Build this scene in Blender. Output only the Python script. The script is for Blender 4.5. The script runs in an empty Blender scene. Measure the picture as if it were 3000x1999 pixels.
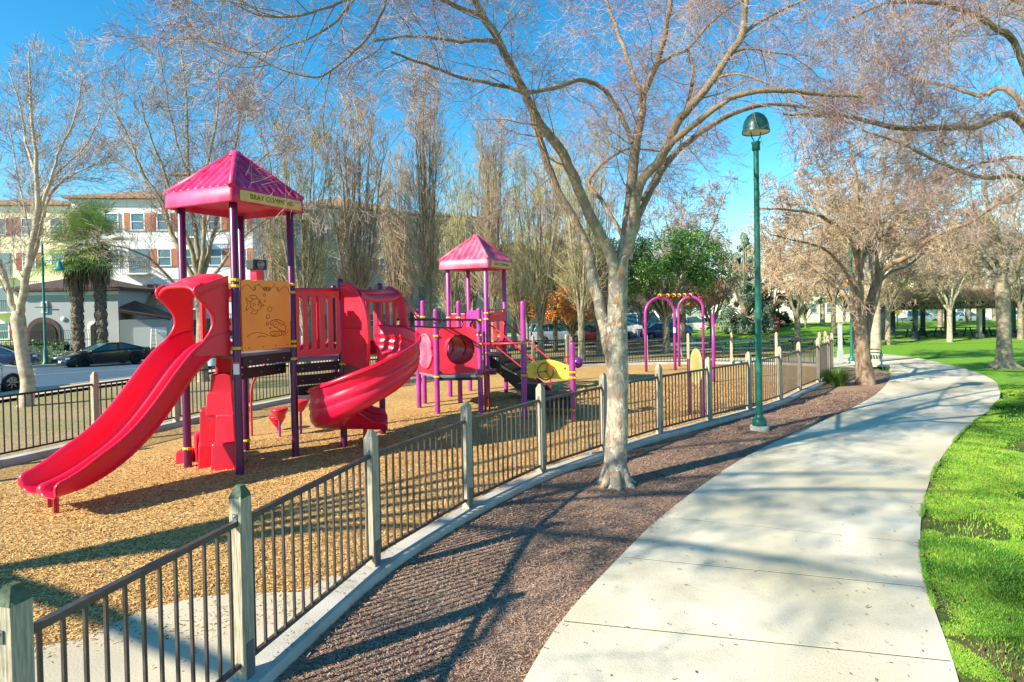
import bpy, bmesh, math, random
import numpy as np
from mathutils import Vector, Matrix, Euler

R_ = math.radians
scene = bpy.context.scene
COL = scene.collection

# ------------------------------------------------------------------ camera, sky, sun, exposure
FPX = 1390.0
CAMZ = 2.7
PITCH = 0.0153
ROLL = 0.019
OAX, OAY = 1176.5, 717.0
cam_data = bpy.data.cameras.new('camera')
cam = bpy.data.objects.new('camera', cam_data)
COL.objects.link(cam)
cam_data.sensor_width = 36.0
cam_data.lens = FPX / 2353.0 * 36.0
cam_data.shift_y = -67.0 / 2353.0
cam_data.clip_start = 0.05
cam_data.clip_end = 3000.0
CAMROT = Matrix.Rotation(math.pi / 2 - PITCH, 3, 'X') @ Matrix.Rotation(-ROLL, 3, 'Z')
cam.matrix_world = Matrix.Translation((0, 0, CAMZ)) @ CAMROT.to_4x4()
scene.camera = cam

SUN_AZ = 33.0      # shadows run 33 degrees from +X towards +Y
SUN_EL = 31.0
world = bpy.data.worlds.new('World')
scene.world = world
world.use_nodes = True
wn, wl = world.node_tree.nodes, world.node_tree.links
wn.clear()
w_out = wn.new('ShaderNodeOutputWorld')
w_bg = wn.new('ShaderNodeBackground')
w_sky = wn.new('ShaderNodeTexSky')
w_sky.sky_type = 'NISHITA'
w_sky.sun_disc = False
w_sky.sun_elevation = R_(SUN_EL)
# direction towards the sun: (-cos33, -sin33)
w_sky.sun_rotation = math.atan2(-math.cos(R_(SUN_AZ)), -math.sin(R_(SUN_AZ)))
w_sky.altitude = 0
w_sky.air_density = 1.0
w_sky.dust_density = 0.0
w_sky.ozone_density = 4.0
w_hsv = wn.new('ShaderNodeHueSaturation')
w_hsv.inputs['Saturation'].default_value = 1.32
w_hsv.inputs['Hue'].default_value = 0.485
w_bg.inputs['Strength'].default_value = 0.115
wl.new(w_sky.outputs[0], w_hsv.inputs['Color'])
wl.new(w_hsv.outputs[0], w_bg.inputs['Color'])
wl.new(w_bg.outputs[0], w_out.inputs['Surface'])

sun_data = bpy.data.lights.new('sun', 'SUN')
sun_data.energy = 5.0
sun_data.angle = R_(0.5)
sun_data.color = (1.0, 0.90, 0.73)
sun = bpy.data.objects.new('sun', sun_data)
COL.objects.link(sun)
SUND = Vector((math.cos(R_(SUN_AZ)) * math.cos(R_(SUN_EL)), math.sin(R_(SUN_AZ)) * math.cos(R_(SUN_EL)), -math.sin(R_(SUN_EL))))
sun.rotation_euler = SUND.to_track_quat('-Z', 'Y').to_euler()

scene.view_settings.view_transform = 'Standard'
scene.view_settings.look = 'None'
scene.view_settings.exposure = 1.08
scene.view_settings.gamma = 1.0
scene.view_settings.use_curve_mapping = False
scene.cycles.use_denoising = True
scene.cycles.max_bounces = 6
scene.cycles.diffuse_bounces = 3
scene.cycles.transparent_max_bounces = 4

# ------------------------------------------------------------------ places read off the photograph
def gz(y):
    """gentle fall of the park away from the camera"""
    if y <= 18: return 0.0
    if y >= 46: return -0.85
    t = (y - 18) / 28.0
    return -0.85 * t * t * (3 - 2 * t)

def ray(x, y):
    d = CAMROT @ Vector(((x - OAX) / FPX, (OAY - y) / FPX, -1.0))
    return d

def G(x, y, h=0.0):
    """ground point (plus height h) seen at x, y of the 2353 px wide photograph"""
    d = ray(x, y)
    Y = 10.0
    for _ in range(30):
        t = (gz(Y) + h - CAMZ) / d.z
        Y = 0.5 * Y + 0.5 * d.y * t
    t = (gz(Y) + h - CAMZ) / d.z
    return Vector((d.x * t, d.y * t, gz(Y) + h))

def AT(x, y, Y):
    """point at distance Y in front of the camera"""
    d = ray(x, y)
    t = Y / d.y
    return Vector((d.x * t, Y, CAMZ + d.z * t))

# ------------------------------------------------------------------ materials
def _nt(m):
    m.use_nodes = True
    nt = m.node_tree
    return nt, nt.nodes['Principled BSDF']

MATS = {}
def mat(name, col, rough=0.6, metal=0.0, var=0.0, col2=None, scale=8.0, bump=0.0, bscale=60.0, spec=0.5, coat=0.0,
        detail=4.0, stretch=None, trans=0.0, ramp=(0.35, 0.65), emit=None, estr=1.0):
    m = bpy.data.materials.new(name)
    nt, b = _nt(m)
    N, L = nt.nodes, nt.links
    b.inputs['Base Color'].default_value = (*col, 1)
    b.inputs['Roughness'].default_value = rough
    b.inputs['Metallic'].default_value = metal
    b.inputs['Specular IOR Level'].default_value = spec
    b.inputs['Coat Weight'].default_value = coat
    if trans: b.inputs['Transmission Weight'].default_value = trans
    if emit:
        b.inputs['Emission Color'].default_value = (*emit, 1)
        b.inputs['Emission Strength'].default_value = estr
    tc = None
    def coords():
        nonlocal tc
        if tc is None:
            g = N.new('ShaderNodeNewGeometry')
            if stretch:
                mp = N.new('ShaderNodeMapping')
                mp.inputs['Scale'].default_value = stretch
                L.new(g.outputs['Position'], mp.inputs['Vector'])
                tc = mp.outputs[0]
            else:
                tc = g.outputs['Position']
        return tc
    if col2 is not None or var:
        if col2 is None:
            col2 = tuple(min(1, c * (1 - var)) for c in col)
        nz = N.new('ShaderNodeTexNoise')
        nz.inputs['Scale'].default_value = scale
        nz.inputs['Detail'].default_value = detail
        L.new(coords(), nz.inputs['Vector'])
        cr = N.new('ShaderNodeValToRGB')
        cr.color_ramp.elements[0].position = ramp[0]
        cr.color_ramp.elements[1].position = ramp[1]
        cr.color_ramp.elements[0].color = (*col2, 1)
        cr.color_ramp.elements[1].color = (*col, 1)
        L.new(nz.outputs['Fac'], cr.inputs['Fac'])
        L.new(cr.outputs[0], b.inputs['Base Color'])
    if bump:
        nb = N.new('ShaderNodeTexNoise')
        nb.inputs['Scale'].default_value = bscale
        nb.inputs['Detail'].default_value = 5
        L.new(coords(), nb.inputs['Vector'])
        bp = N.new('ShaderNodeBump')
        bp.inputs['Strength'].default_value = bump
        bp.inputs['Distance'].default_value = 0.02
        L.new(nb.outputs['Fac'], bp.inputs['Height'])
        L.new(bp.outputs[0], b.inputs['Normal'])
    MATS[name] = m
    return m

def mat_multi(name, cols, scale, scale2=None, rough=0.9, bump=0.5, stretch=None, kind='VORONOI', broad=None, dist=0.02):
    """cells of several colours plus a broad variation: chips, mulch, gravel, lawn"""
    m = bpy.data.materials.new(name)
    nt, b = _nt(m)
    N, L = nt.nodes, nt.links
    b.inputs['Roughness'].default_value = rough
    b.inputs['Specular IOR Level'].default_value = 0.15
    g = N.new('ShaderNodeNewGeometry')
    v = g.outputs['Position']
    nw = N.new('ShaderNodeTexNoise'); nw.inputs['Scale'].default_value = scale * 0.35
    L.new(v, nw.inputs['Vector'])
    mx = N.new('ShaderNodeVectorMath'); mx.operation = 'MULTIPLY_ADD'
    L.new(nw.outputs['Color'], mx.inputs[0])
    mx.inputs[1].default_value = (3.0 / scale,) * 3
    L.new(v, mx.inputs[2])
    vv = mx.outputs[0]
    if stretch:
        mp = N.new('ShaderNodeMapping'); mp.inputs['Scale'].default_value = stretch
        L.new(vv, mp.inputs['Vector']); vv = mp.outputs[0]
    if kind == 'VORONOI':
        vo = N.new('ShaderNodeTexVoronoi'); vo.inputs['Scale'].default_value = scale
        L.new(vv, vo.inputs['Vector'])
        sep = N.new('ShaderNodeSeparateColor')
        L.new(vo.outputs['Color'], sep.inputs[0])
        fac = sep.outputs[0]; hgt = vo.outputs['Distance']
    else:
        vo = N.new('ShaderNodeTexNoise'); vo.inputs['Scale'].default_value = scale; vo.inputs['Detail'].default_value = 8
        vo.inputs['Roughness'].default_value = 0.7
        L.new(vv, vo.inputs['Vector'])
        mr = N.new('ShaderNodeMapRange'); mr.inputs[1].default_value = 0.3; mr.inputs[2].default_value = 0.7
        L.new(vo.outputs['Fac'], mr.inputs[0]); fac = mr.outputs[0]; hgt = vo.outputs['Fac']
    cr = N.new('ShaderNodeValToRGB')
    el = cr.color_ramp.elements
    el[0].color = (*cols[0], 1); el[1].color = (*cols[-1], 1)
    for i, c in enumerate(cols[1:-1]):
        e = el.new((i + 1) / (len(cols) - 1)); e.color = (*c, 1)
    L.new(fac, cr.inputs['Fac'])
    outc = cr.outputs[0]
    if broad:
        bs, bc, amt = broad
        nb = N.new('ShaderNodeTexNoise'); nb.inputs['Scale'].default_value = bs; nb.inputs['Detail'].default_value = 5
        L.new(v, nb.inputs['Vector'])
        mr = N.new('ShaderNodeMapRange'); mr.inputs[1].default_value = 0.42; mr.inputs[2].default_value = 0.66
        mr.inputs[4].default_value = amt
        L.new(nb.outputs['Fac'], mr.inputs[0])
        mm = N.new('ShaderNodeMix'); mm.data_type = 'RGBA'
        L.new(mr.outputs[0], mm.inputs[0]); L.new(outc, mm.inputs[6]); mm.inputs[7].default_value = (*bc, 1)
        outc = mm.outputs[2]
    L.new(outc, b.inputs['Base Color'])
    bp = N.new('ShaderNodeBump'); bp.inputs['Strength'].default_value = bump; bp.inputs['Distance'].default_value = dist
    L.new(hgt, bp.inputs['Height']); L.new(bp.outputs[0], b.inputs['Normal'])
    MATS[name] = m
    return m

M = MATS
mat('red_plastic', (0.80, 0.004, 0.026), 0.36, col2=(0.66, 0.03, 0.07), scale=1.6, spec=0.5, bump=0.05, bscale=25, ramp=(0.3, 0.7))
mat('slide_plastic', (0.80, 0.004, 0.030), 0.30, col2=(0.68, 0.008, 0.055), scale=1.3, spec=0.5, bump=0.03, bscale=20)
mat('roof_plastic', (0.70, 0.055, 0.20), 0.45, col2=(0.56, 0.010, 0.085), scale=2.6, bump=0.08, bscale=30)
mat('faded_roof_plastic', (0.80, 0.16, 0.24), 0.45, col2=(0.66, 0.05, 0.13), scale=2.6, bump=0.08, bscale=30)
mat('purple_steel', (0.115, 0.010, 0.075), 0.32, var=0.25, scale=3, bump=0.03)
mat('magenta_steel', (0.42, 0.045, 0.29), 0.33, col2=(0.29, 0.03, 0.21), scale=2.5, bump=0.03)
mat('red_steel', (0.60, 0.035, 0.05), 0.35, var=0.2, scale=5)
mat('yellow_clamp', (0.80, 0.50, 0.015), 0.4, var=0.2, scale=12)
mat('orange_panel', (1.0, 0.33, 0.04), 0.45, col2=(0.95, 0.28, 0.035), scale=2.5, bump=0.02)
mat('engraving', (0.22, 0.045, 0.005), 0.7)
mat('sign_ochre', (0.80, 0.52, 0.13), 0.5, var=0.15, scale=9)
mat('sign_ink', (0.16, 0.07, 0.01), 0.7)
mat('yellow_panel', (0.80, 0.66, 0.06), 0.45, var=0.12, scale=4)
mat('tan_panel', (0.36, 0.32, 0.12), 0.5, var=0.1, scale=4)
mat('maroon_panel', (0.20, 0.015, 0.06), 0.5, var=0.2, scale=3)
mat('black_coated', (0.012, 0.012, 0.014), 0.5, bump=0.2, bscale=90)
mat('deck_grey', (0.16, 0.17, 0.19), 0.5, bump=0.2, bscale=80)
mat('bolt_steel', (0.45, 0.45, 0.45), 0.35, metal=0.9)
mat('sticker_white', (0.75, 0.75, 0.75), 0.5)
mat('sticker_red', (0.6, 0.05, 0.04), 0.5)
mat('fence_metal', (0.085, 0.075, 0.066), 0.38, metal=0.2, var=0.3, scale=14, bump=0.05)
mat('fence_black', (0.028, 0.028, 0.03), 0.4, metal=0.2, var=0.3, scale=10)
mat('bracket_steel', (0.20, 0.24, 0.27), 0.45, metal=0.7, var=0.2)
mat('wood_post', (0.46, 0.41, 0.30), 0.85, col2=(0.25, 0.22, 0.155), scale=9.0, stretch=(9, 9, 0.6), bump=0.7, bscale=9, ramp=(0.3, 0.62))
mat('wood_post_pale', (0.55, 0.47, 0.32), 0.85, col2=(0.36, 0.29, 0.19), scale=8.0, stretch=(8, 8, 0.6), bump=0.5, bscale=9)
mat('moss_top', (0.10, 0.14, 0.09), 0.95, var=0.4, scale=30, bump=0.6)
mat('concrete_path', (0.74, 0.685, 0.535), 0.88, col2=(0.47, 0.43, 0.31), scale=1.1, detail=9, bump=0.35, bscale=110, ramp=(0.30, 0.62))
mat('concrete_kerb', (0.50, 0.48, 0.42), 0.9, col2=(0.38, 0.36, 0.30), scale=3.0, bump=0.3, bscale=60)
mat('concrete_plain', (0.56, 0.49, 0.35), 0.9, col2=(0.42, 0.37, 0.27), scale=0.6, bump=0.2, bscale=50)
mat('joint_dirt', (0.06, 0.05, 0.028), 1.0, var=0.4, scale=20)
mat('asphalt', (0.045, 0.105, 0.165), 0.8, col2=(0.035, 0.08, 0.125), scale=0.8, bump=0.3, bscale=70)
mat('road_paint', (0.6, 0.58, 0.45), 0.7, var=0.3, scale=6)
mat_multi('chips_ground', [(0.17, 0.08, 0.03), (0.46, 0.26, 0.08), (0.68, 0.44, 0.16), (0.80, 0.58, 0.27)], 42, rough=0.95, bump=0.9,
          stretch=(1, 1.6, 1), broad=(0.55, (0.42, 0.23, 0.08), 0.5), dist=0.012)
mat_multi('mulch_ground', [(0.055, 0.032, 0.024), (0.20, 0.115, 0.08), (0.38, 0.25, 0.175), (0.58, 0.43, 0.32)], 55, rough=0.95, bump=1.0,
          stretch=(1, 2.2, 1), broad=(0.7, (0.42, 0.29, 0.20), 0.65), dist=0.012)
mat_multi('dry_strip', [(0.20, 0.14, 0.07), (0.34, 0.26, 0.14), (0.42, 0.34, 0.20)], 30, rough=0.95, bump=0.7,
          broad=(0.35, (0.14, 0.20, 0.045), 0.55), dist=0.012)
mat_multi('lawn_ground', [(0.06, 0.15, 0.015), (0.13, 0.29, 0.025), (0.20, 0.38, 0.035), (0.30, 0.45, 0.06)], 9, rough=0.95, bump=0.9, kind='NOISE',
          broad=(0.45, (0.16, 0.36, 0.02), 0.6), dist=0.05)
mat_multi('lawn_soil', [(0.03, 0.05, 0.012), (0.055, 0.12, 0.012), (0.08, 0.20, 0.014)], 16, rough=0.95, bump=0.9, kind='NOISE',
          broad=(1.6, (0.17, 0.10, 0.065), 0.9), dist=0.04)
mat('grass_blade', (0.20, 0.39, 0.04), 0.55, col2=(0.085, 0.24, 0.025), scale=1.1, spec=0.25, ramp=(0.38, 0.6))
mat('grass_dark', (0.05, 0.17, 0.012), 0.6, col2=(0.03, 0.10, 0.01), scale=2.0, spec=0.25)
mat('grass_light', (0.33, 0.47, 0.055), 0.55, col2=(0.19, 0.38, 0.03), scale=2.0, spec=0.25)
mat('chip_light', (0.76, 0.50, 0.19), 0.9, col2=(0.56, 0.31, 0.09), scale=40)
mat('chip_dark', (0.30, 0.13, 0.035), 0.9, col2=(0.13, 0.05, 0.02), scale=40)
mat('mulch_light', (0.54, 0.37, 0.26), 0.95, col2=(0.36, 0.20, 0.13), scale=50)
mat('mulch_dark', (0.17, 0.075, 0.05), 0.95, col2=(0.06, 0.028, 0.02), scale=50)
mat('dead_leaf', (0.24, 0.13, 0.05), 0.8, col2=(0.10, 0.055, 0.03), scale=30)
mat('bark_hero', (0.52, 0.44, 0.31), 0.92, col2=(0.235, 0.165, 0.115), scale=7.0, detail=8, stretch=(1.6, 1.6, 0.7), bump=1.0, bscale=26, ramp=(0.34, 0.58))
mat('bark_pale', (0.50, 0.43, 0.31), 0.9, col2=(0.27, 0.21, 0.14), scale=6.0, detail=6, bump=0.6, bscale=22, ramp=(0.3, 0.6))
mat('bark_grey', (0.34, 0.30, 0.20), 0.92, col2=(0.19, 0.155, 0.10), scale=6.0, detail=6, bump=0.6, bscale=22)
mat('bark_brown', (0.36, 0.26, 0.165), 0.92, col2=(0.17, 0.11, 0.07), scale=5.0, detail=7, stretch=(2, 2, 0.5), bump=0.9, bscale=20)
mat('twig_mauve', (0.25, 0.13, 0.16), 0.85, col2=(0.45, 0.34, 0.25), scale=1.5)
mat('twig_tan', (0.50, 0.38, 0.24), 0.85, col2=(0.30, 0.20, 0.14), scale=1.2)
mat('twig_olive', (0.44, 0.40, 0.19), 0.85, col2=(0.28, 0.24, 0.12), scale=1.2)
mat('twig_grey', (0.44, 0.36, 0.30), 0.85, col2=(0.22, 0.165, 0.14), scale=1.2)
mat('leaf_green', (0.12, 0.25, 0.03), 0.45, col2=(0.03, 0.085, 0.015), scale=1.6, spec=0.5)
mat('leaf_hedge', (0.05, 0.13, 0.02), 0.5, col2=(0.018, 0.05, 0.012), scale=2.0)
mat('leaf_orange', (0.66, 0.30, 0.07), 0.6, col2=(0.50, 0.17, 0.03), scale=1.2)
mat('leaf_russet', (0.42, 0.12, 0.045), 0.6, col2=(0.28, 0.08, 0.03), scale=1.2)
mat('leaf_cedar', (0.30, 0.38, 0.26), 0.6, col2=(0.14, 0.21, 0.13), scale=1.2)
mat('leaf_dark', (0.03, 0.075, 0.03), 0.5, col2=(0.015, 0.035, 0.018), scale=1.5)
mat('leaf_yellow', (0.42, 0.40, 0.03), 0.6, col2=(0.24, 0.26, 0.03), scale=1.5)
mat('leaf_palm', (0.40, 0.46, 0.12), 0.4, col2=(0.13, 0.26, 0.07), scale=1.5)
mat('palm_dead', (0.23, 0.17, 0.10), 0.9, col2=(0.10, 0.075, 0.05), scale=4)
mat('palm_trunk', (0.22, 0.17, 0.12), 0.95, col2=(0.07, 0.055, 0.045), scale=9, bump=1.0, bscale=14)
mat('tuft_green', (0.10, 0.20, 0.02), 0.5, col2=(0.05, 0.11, 0.015), scale=3)
mat('lamp_green', (0.010, 0.155, 0.115), 0.4, col2=(0.008, 0.105, 0.08), scale=3, bump=0.05)
mat('teal_paint', (0.03, 0.27, 0.24), 0.4, var=0.15)
mat('lamp_hood', (0.02, 0.10, 0.085), 0.4, var=0.3, scale=12)
mat('lamp_glass', (0.75, 0.68, 0.45), 0.3)
mat('stucco_cream', (0.80, 0.74, 0.58), 0.9, var=0.06, scale=0.5, bump=0.1)
mat('stucco_yellow', (0.82, 0.72, 0.47), 0.9, var=0.08, scale=0.5, bump=0.1)
mat('stucco_white', (0.80, 0.79, 0.76), 0.9, var=0.05, scale=0.5, bump=0.1)
mat('stucco_grey', (0.40, 0.42, 0.43), 0.9, var=0.08, scale=0.5, bump=0.1)
mat('stucco_beige', (0.56, 0.46, 0.31), 0.9, var=0.1, scale=0.4)
mat('roof_tile', (0.40, 0.24, 0.13), 0.85, col2=(0.20, 0.12, 0.08), scale=5, bump=0.8, bscale=10)
mat('roof_tile_dark', (0.10, 0.055, 0.05), 0.8, col2=(0.045, 0.03, 0.03), scale=4, bump=0.8, bscale=10)
mat('shutter_red', (0.30, 0.055, 0.035), 0.6, var=0.2)
mat('shutter_orange', (0.50, 0.17, 0.07), 0.6, var=0.2)
mat('window_glass', (0.10, 0.17, 0.20), 0.08, spec=0.8)
mat('trim_white', (0.75, 0.74, 0.70), 0.6)
mat('iron_black', (0.02, 0.02, 0.022), 0.5, metal=0.3)
mat('arch_dark', (0.02, 0.017, 0.018), 0.8)
mat('arch_brown', (0.10, 0.05, 0.035), 0.7, var=0.3)
mat('awning_tan', (0.42, 0.30, 0.17), 0.8)
mat('tyre', (0.014, 0.014, 0.015), 0.75)
mat('rim_grey', (0.25, 0.25, 0.26), 0.3, metal=0.8)
mat('rim_dark', (0.03, 0.03, 0.033), 0.3, metal=0.7)
mat('car_black', (0.004, 0.005, 0.010), 0.15, coat=0.5, spec=0.4)
mat('car_white', (0.72, 0.72, 0.72), 0.25, coat=0.6)
mat('car_silver', (0.40, 0.47, 0.55), 0.25, metal=0.4, coat=0.6)
mat('car_blue', (0.02, 0.055, 0.16), 0.2, coat=0.8)
mat('car_red', (0.45, 0.02, 0.02), 0.25, coat=0.6)
mat('car_glass', (0.03, 0.10, 0.11), 0.05, spec=0.9)
mat('lens_clear', (0.7, 0.72, 0.75), 0.1)
mat('lens_red', (0.5, 0.01, 0.01), 0.2)
mat('plate_white', (0.7, 0.7, 0.7), 0.5)
mat('table_green', (0.025, 0.12, 0.105), 0.5, var=0.2)
mat('table_dark', (0.02, 0.035, 0.045), 0.5, var=0.2)
mat('table_pale', (0.20, 0.36, 0.32), 0.5, var=0.2)
mat('pergola_dark', (0.035, 0.045, 0.05), 0.6, var=0.3)
mat('sign_yellow', (0.65, 0.75, 0.02), 0.5)
mat('sign_red', (0.60, 0.02, 0.02), 0.5)
mat('sign_white', (0.75, 0.75, 0.75), 0.5)
mat('speaker_black', (0.02, 0.024, 0.028), 0.5)
mat('ball_purple', (0.13, 0.02, 0.20), 0.3)

def mottled():
    m = M['bark_hero']; nt = m.node_tree; N, L = nt.nodes, nt.links
    b = N['Principled BSDF']; src = b.inputs['Base Color'].links[0].from_socket
    g = N.new('ShaderNodeNewGeometry')
    for sc, lo, hi, col, amt in ((3.2, 0.50, 0.56, (0.23, 0.20, 0.165), 0.8), (5.5, 0.60, 0.64, (0.40, 0.17, 0.06), 0.8), (9.0, 0.60, 0.64, (0.70, 0.66, 0.55), 0.7)):
        n = N.new('ShaderNodeTexNoise'); n.inputs['Scale'].default_value = sc; n.inputs['Detail'].default_value = 3; n.inputs['Distortion'].default_value = 0.8
        L.new(g.outputs['Position'], n.inputs['Vector'])
        mr = N.new('ShaderNodeMapRange'); mr.inputs[1].default_value = lo; mr.inputs[2].default_value = hi; mr.inputs[4].default_value = amt
        L.new(n.outputs['Fac'], mr.inputs[0])
        mx = N.new('ShaderNodeMix'); mx.data_type = 'RGBA'; L.new(mr.outputs[0], mx.inputs[0]); L.new(src, mx.inputs[6]); mx.inputs[7].default_value = (*col, 1)
        src = mx.outputs[2]
    # limbs above the fork carry darker brown bark
    sp = N.new('ShaderNodeSeparateXYZ'); L.new(g.outputs['Position'], sp.inputs[0])
    mr = N.new('ShaderNodeMapRange'); mr.inputs[1].default_value = 2.9; mr.inputs[2].default_value = 4.6; mr.inputs[4].default_value = 0.82
    L.new(sp.outputs[2], mr.inputs[0])
    mx = N.new('ShaderNodeMix'); mx.data_type = 'RGBA'; L.new(mr.outputs[0], mx.inputs[0]); L.new(src, mx.inputs[6]); mx.inputs[7].default_value = (0.22, 0.15, 0.10, 1)
    L.new(mx.outputs[2], b.inputs['Base Color'])
mottled()
def stained():
    m = M['concrete_path']; nt = m.node_tree; N, L = nt.nodes, nt.links
    b = N['Principled BSDF']; src = b.inputs['Base Color'].links[0].from_socket
    g = N.new('ShaderNodeNewGeometry')
    for sc, lo, hi, col, amt, dt in ((0.55, 0.48, 0.66, (0.36, 0.31, 0.16), 0.6, 6), (60, 0.60, 0.75, (0.25, 0.21, 0.15), 0.5, 2), (2.6, 0.58, 0.75, (0.36, 0.34, 0.24), 0.5, 8)):
        n = N.new('ShaderNodeTexNoise'); n.inputs['Scale'].default_value = sc; n.inputs['Detail'].default_value = dt
        L.new(g.outputs['Position'], n.inputs['Vector'])
        mr = N.new('ShaderNodeMapRange'); mr.inputs[1].default_value = lo; mr.inputs[2].default_value = hi; mr.inputs[4].default_value = amt
        L.new(n.outputs['Fac'], mr.inputs[0])
        mx = N.new('ShaderNodeMix'); mx.data_type = 'RGBA'; L.new(mr.outputs[0], mx.inputs[0]); L.new(src, mx.inputs[6]); mx.inputs[7].default_value = (*col, 1)
        src = mx.outputs[2]
    L.new(src, b.inputs['Base Color'])
stained()

# ------------------------------------------------------------------ mesh helpers
def frame_of(d):
    d = Vector(d).normalized()
    a = Vector((0, 0, 1)) if abs(d.z) < 0.9 else Vector((1, 0, 0))
    s = d.cross(a).normalized()
    return s, s.cross(d).normalized() * 1.0, d

class MB:
    def __init__(s):
        s.v = []; s.f = []; s.smooth = []
    def add(s, vs, fs, smooth=False):
        o = len(s.v)
        s.v.extend([tuple(v) for v in vs])
        for f in fs:
            s.f.append([i + o for i in f]); s.smooth.append(smooth)
        return s
    def box(s, c, size, rz=0.0, ax=None):
        """box of full size about c, turned about z, or with axes ax = three vectors"""
        hx, hy, hz = size[0] / 2, size[1] / 2, size[2] / 2
        if ax is None:
            cs, sn = math.cos(rz), math.sin(rz)
            ax = (Vector((cs, sn, 0)), Vector((-sn, cs, 0)), Vector((0, 0, 1)))
        c = Vector(c)
        vs = [c + ax[0] * (i * hx) + ax[1] * (j * hy) + ax[2] * (k * hz) for k in (-1, 1) for j in (-1, 1) for i in (-1, 1)]
        return s.add(vs, [(0, 2, 3, 1), (4, 5, 7, 6), (0, 1, 5, 4), (2, 6, 7, 3), (0, 4, 6, 2), (1, 3, 7, 5)])
    def beam(s, a, b, w, h, up=(0, 0, 1)):
        a, b = Vector(a), Vector(b)
        d = (b - a); L = d.length; d.normalize()
        side = d.cross(Vector(up)).normalized(); u = side.cross(d)
        return s.box((a + b) / 2, (L, w, h), ax=(d, side, u))
    def tube(s, pts, rad, n=10, cap=True, smooth=True):
        pts = [Vector(p) for p in pts]
        if not hasattr(rad, '__len__'): rad = [rad] * len(pts)
        vs = []; fs = []
        prev = None
        for i, p in enumerate(pts):
            d = (pts[min(i + 1, len(pts) - 1)] - pts[max(i - 1, 0)])
            if d.length < 1e-9: d = Vector((0, 0, 1))
            d.normalize()
            if prev is None:
                side, up, _ = frame_of(d)
            else:
                side = (prev - d * prev.dot(d)); side.normalize(); up = side.cross(d)
            prev = side
            for k in range(n):
                a = 2 * math.pi * k / n
                vs.append(p + (side * math.cos(a) + up * math.sin(a)) * rad[i])
        for i in range(len(pts) - 1):
            for k in range(n):
                a, b = i * n + k, i * n + (k + 1) % n
                fs.append((a, a + n, b + n, b))
        s.add(vs, fs, smooth)
        if cap:
            s.add(vs[:n], [tuple(range(n))]); s.add(vs[-n:], [tuple(reversed(range(n)))])
        return s
    def lathe(s, c, prof, n=20, smooth=True, axis=None):
        """prof: (radius, height) pairs"""
        c = Vector(c); vs = []; fs = []
        if axis is None: sx, sy, sz = Vector((1, 0, 0)), Vector((0, 1, 0)), Vector((0, 0, 1))
        else:
            sx, sy, sz = frame_of(axis)
        for r, z in prof:
            for k in range(n):
                a = 2 * math.pi * k / n
                vs.append(c + sx * (r * math.cos(a)) + sy * (r * math.sin(a)) + sz * z)
        for i in range(len(prof) - 1):
            for k in range(n):
                a, b = i * n + k, i * n + (k + 1) % n
                fs.append((a, b, b + n, a + n))
        return s.add(vs, fs, smooth)
    def prism(s, poly, o, ex, ey, th, smooth=False):
        """poly of (a, b) in the plane o + a ex + b ey, thickness th centred, along ex x ey"""
        ex, ey = Vector(ex), Vector(ey); nrm = ex.cross(ey).normalized(); o = Vector(o)
        n = len(poly)
        A = [o + ex * a + ey * b + nrm * (th / 2) for a, b in poly]
        B = [o + ex * a + ey * b - nrm * (th / 2) for a, b in poly]
        s.add(A + B, [tuple(range(n)), tuple(reversed(range(n, 2 * n)))] + [(i, i + n, (i + 1) % n + n, (i + 1) % n) for i in range(n)], smooth)
        return s
    def sweep(s, frames, section, closed=True, smooth=True, cap=True):
        """frames: list of (origin, right, up, scale_x, scale_y); section: (x, y) points"""
        n = len(section); vs = []; fs = []
        for (o, r, u, sx, sy) in frames:
            for (a, b) in section:
                vs.append(Vector(o) + Vector(r) * (a * sx) + Vector(u) * (b * sy))
        for i in range(len(frames) - 1):
            for k in range(n if closed else n - 1):
                a, b = i * n + k, i * n + (k + 1) % n
                fs.append((a, b, b + n, a + n))
        s.add(vs, fs, smooth)
        if cap and closed:
            h = n // 2
            for base, rev in ((0, True), ((len(frames) - 1) * n, False)):
                ring = vs[base:base + n]
                q = [(i, i + 1, n - 2 - i, n - 1 - i) for i in range(h - 1)]
                if rev: q = [tuple(reversed(f)) for f in q]
                s.add(ring, q)
        return s
    def build(s, name, m, parent=None, recenter=True, bevel=0.0, autosm=False, sub=0):
        me = bpy.data.meshes.new(name)
        off = Vector((0, 0, 0))
        if parent is not None and recenter:
            p = parent
            off = Vector(p.location)
            while p.parent is not None:
                p = p.parent; off = off + Vector(p.location)
        vs = [(v[0] - off.x, v[1] - off.y, v[2] - off.z) for v in s.v]
        me.from_pydata(vs, [], s.f)
        me.polygons.foreach_set('use_smooth', s.smooth)
        me.materials.append(M[m] if isinstance(m, str) else m)
        bm = bmesh.new(); bm.from_mesh(me)
        bmesh.ops.remove_doubles(bm, verts=bm.verts, dist=1e-5)
        bmesh.ops.recalc_face_normals(bm, faces=bm.faces)
        bm.to_mesh(me); bm.free()
        me.update()
        o = bpy.data.objects.new(name, me)
        COL.objects.link(o)
        if parent is not None: o.parent = parent
        if bevel:
            b = o.modifiers.new('bevel', 'BEVEL'); b.width = bevel; b.segments = 2; b.limit_method = 'ANGLE'; b.angle_limit = R_(40)
        if sub:
            b = o.modifiers.new('subdivision', 'SUBSURF'); b.levels = sub; b.render_levels = sub
        return o

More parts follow.
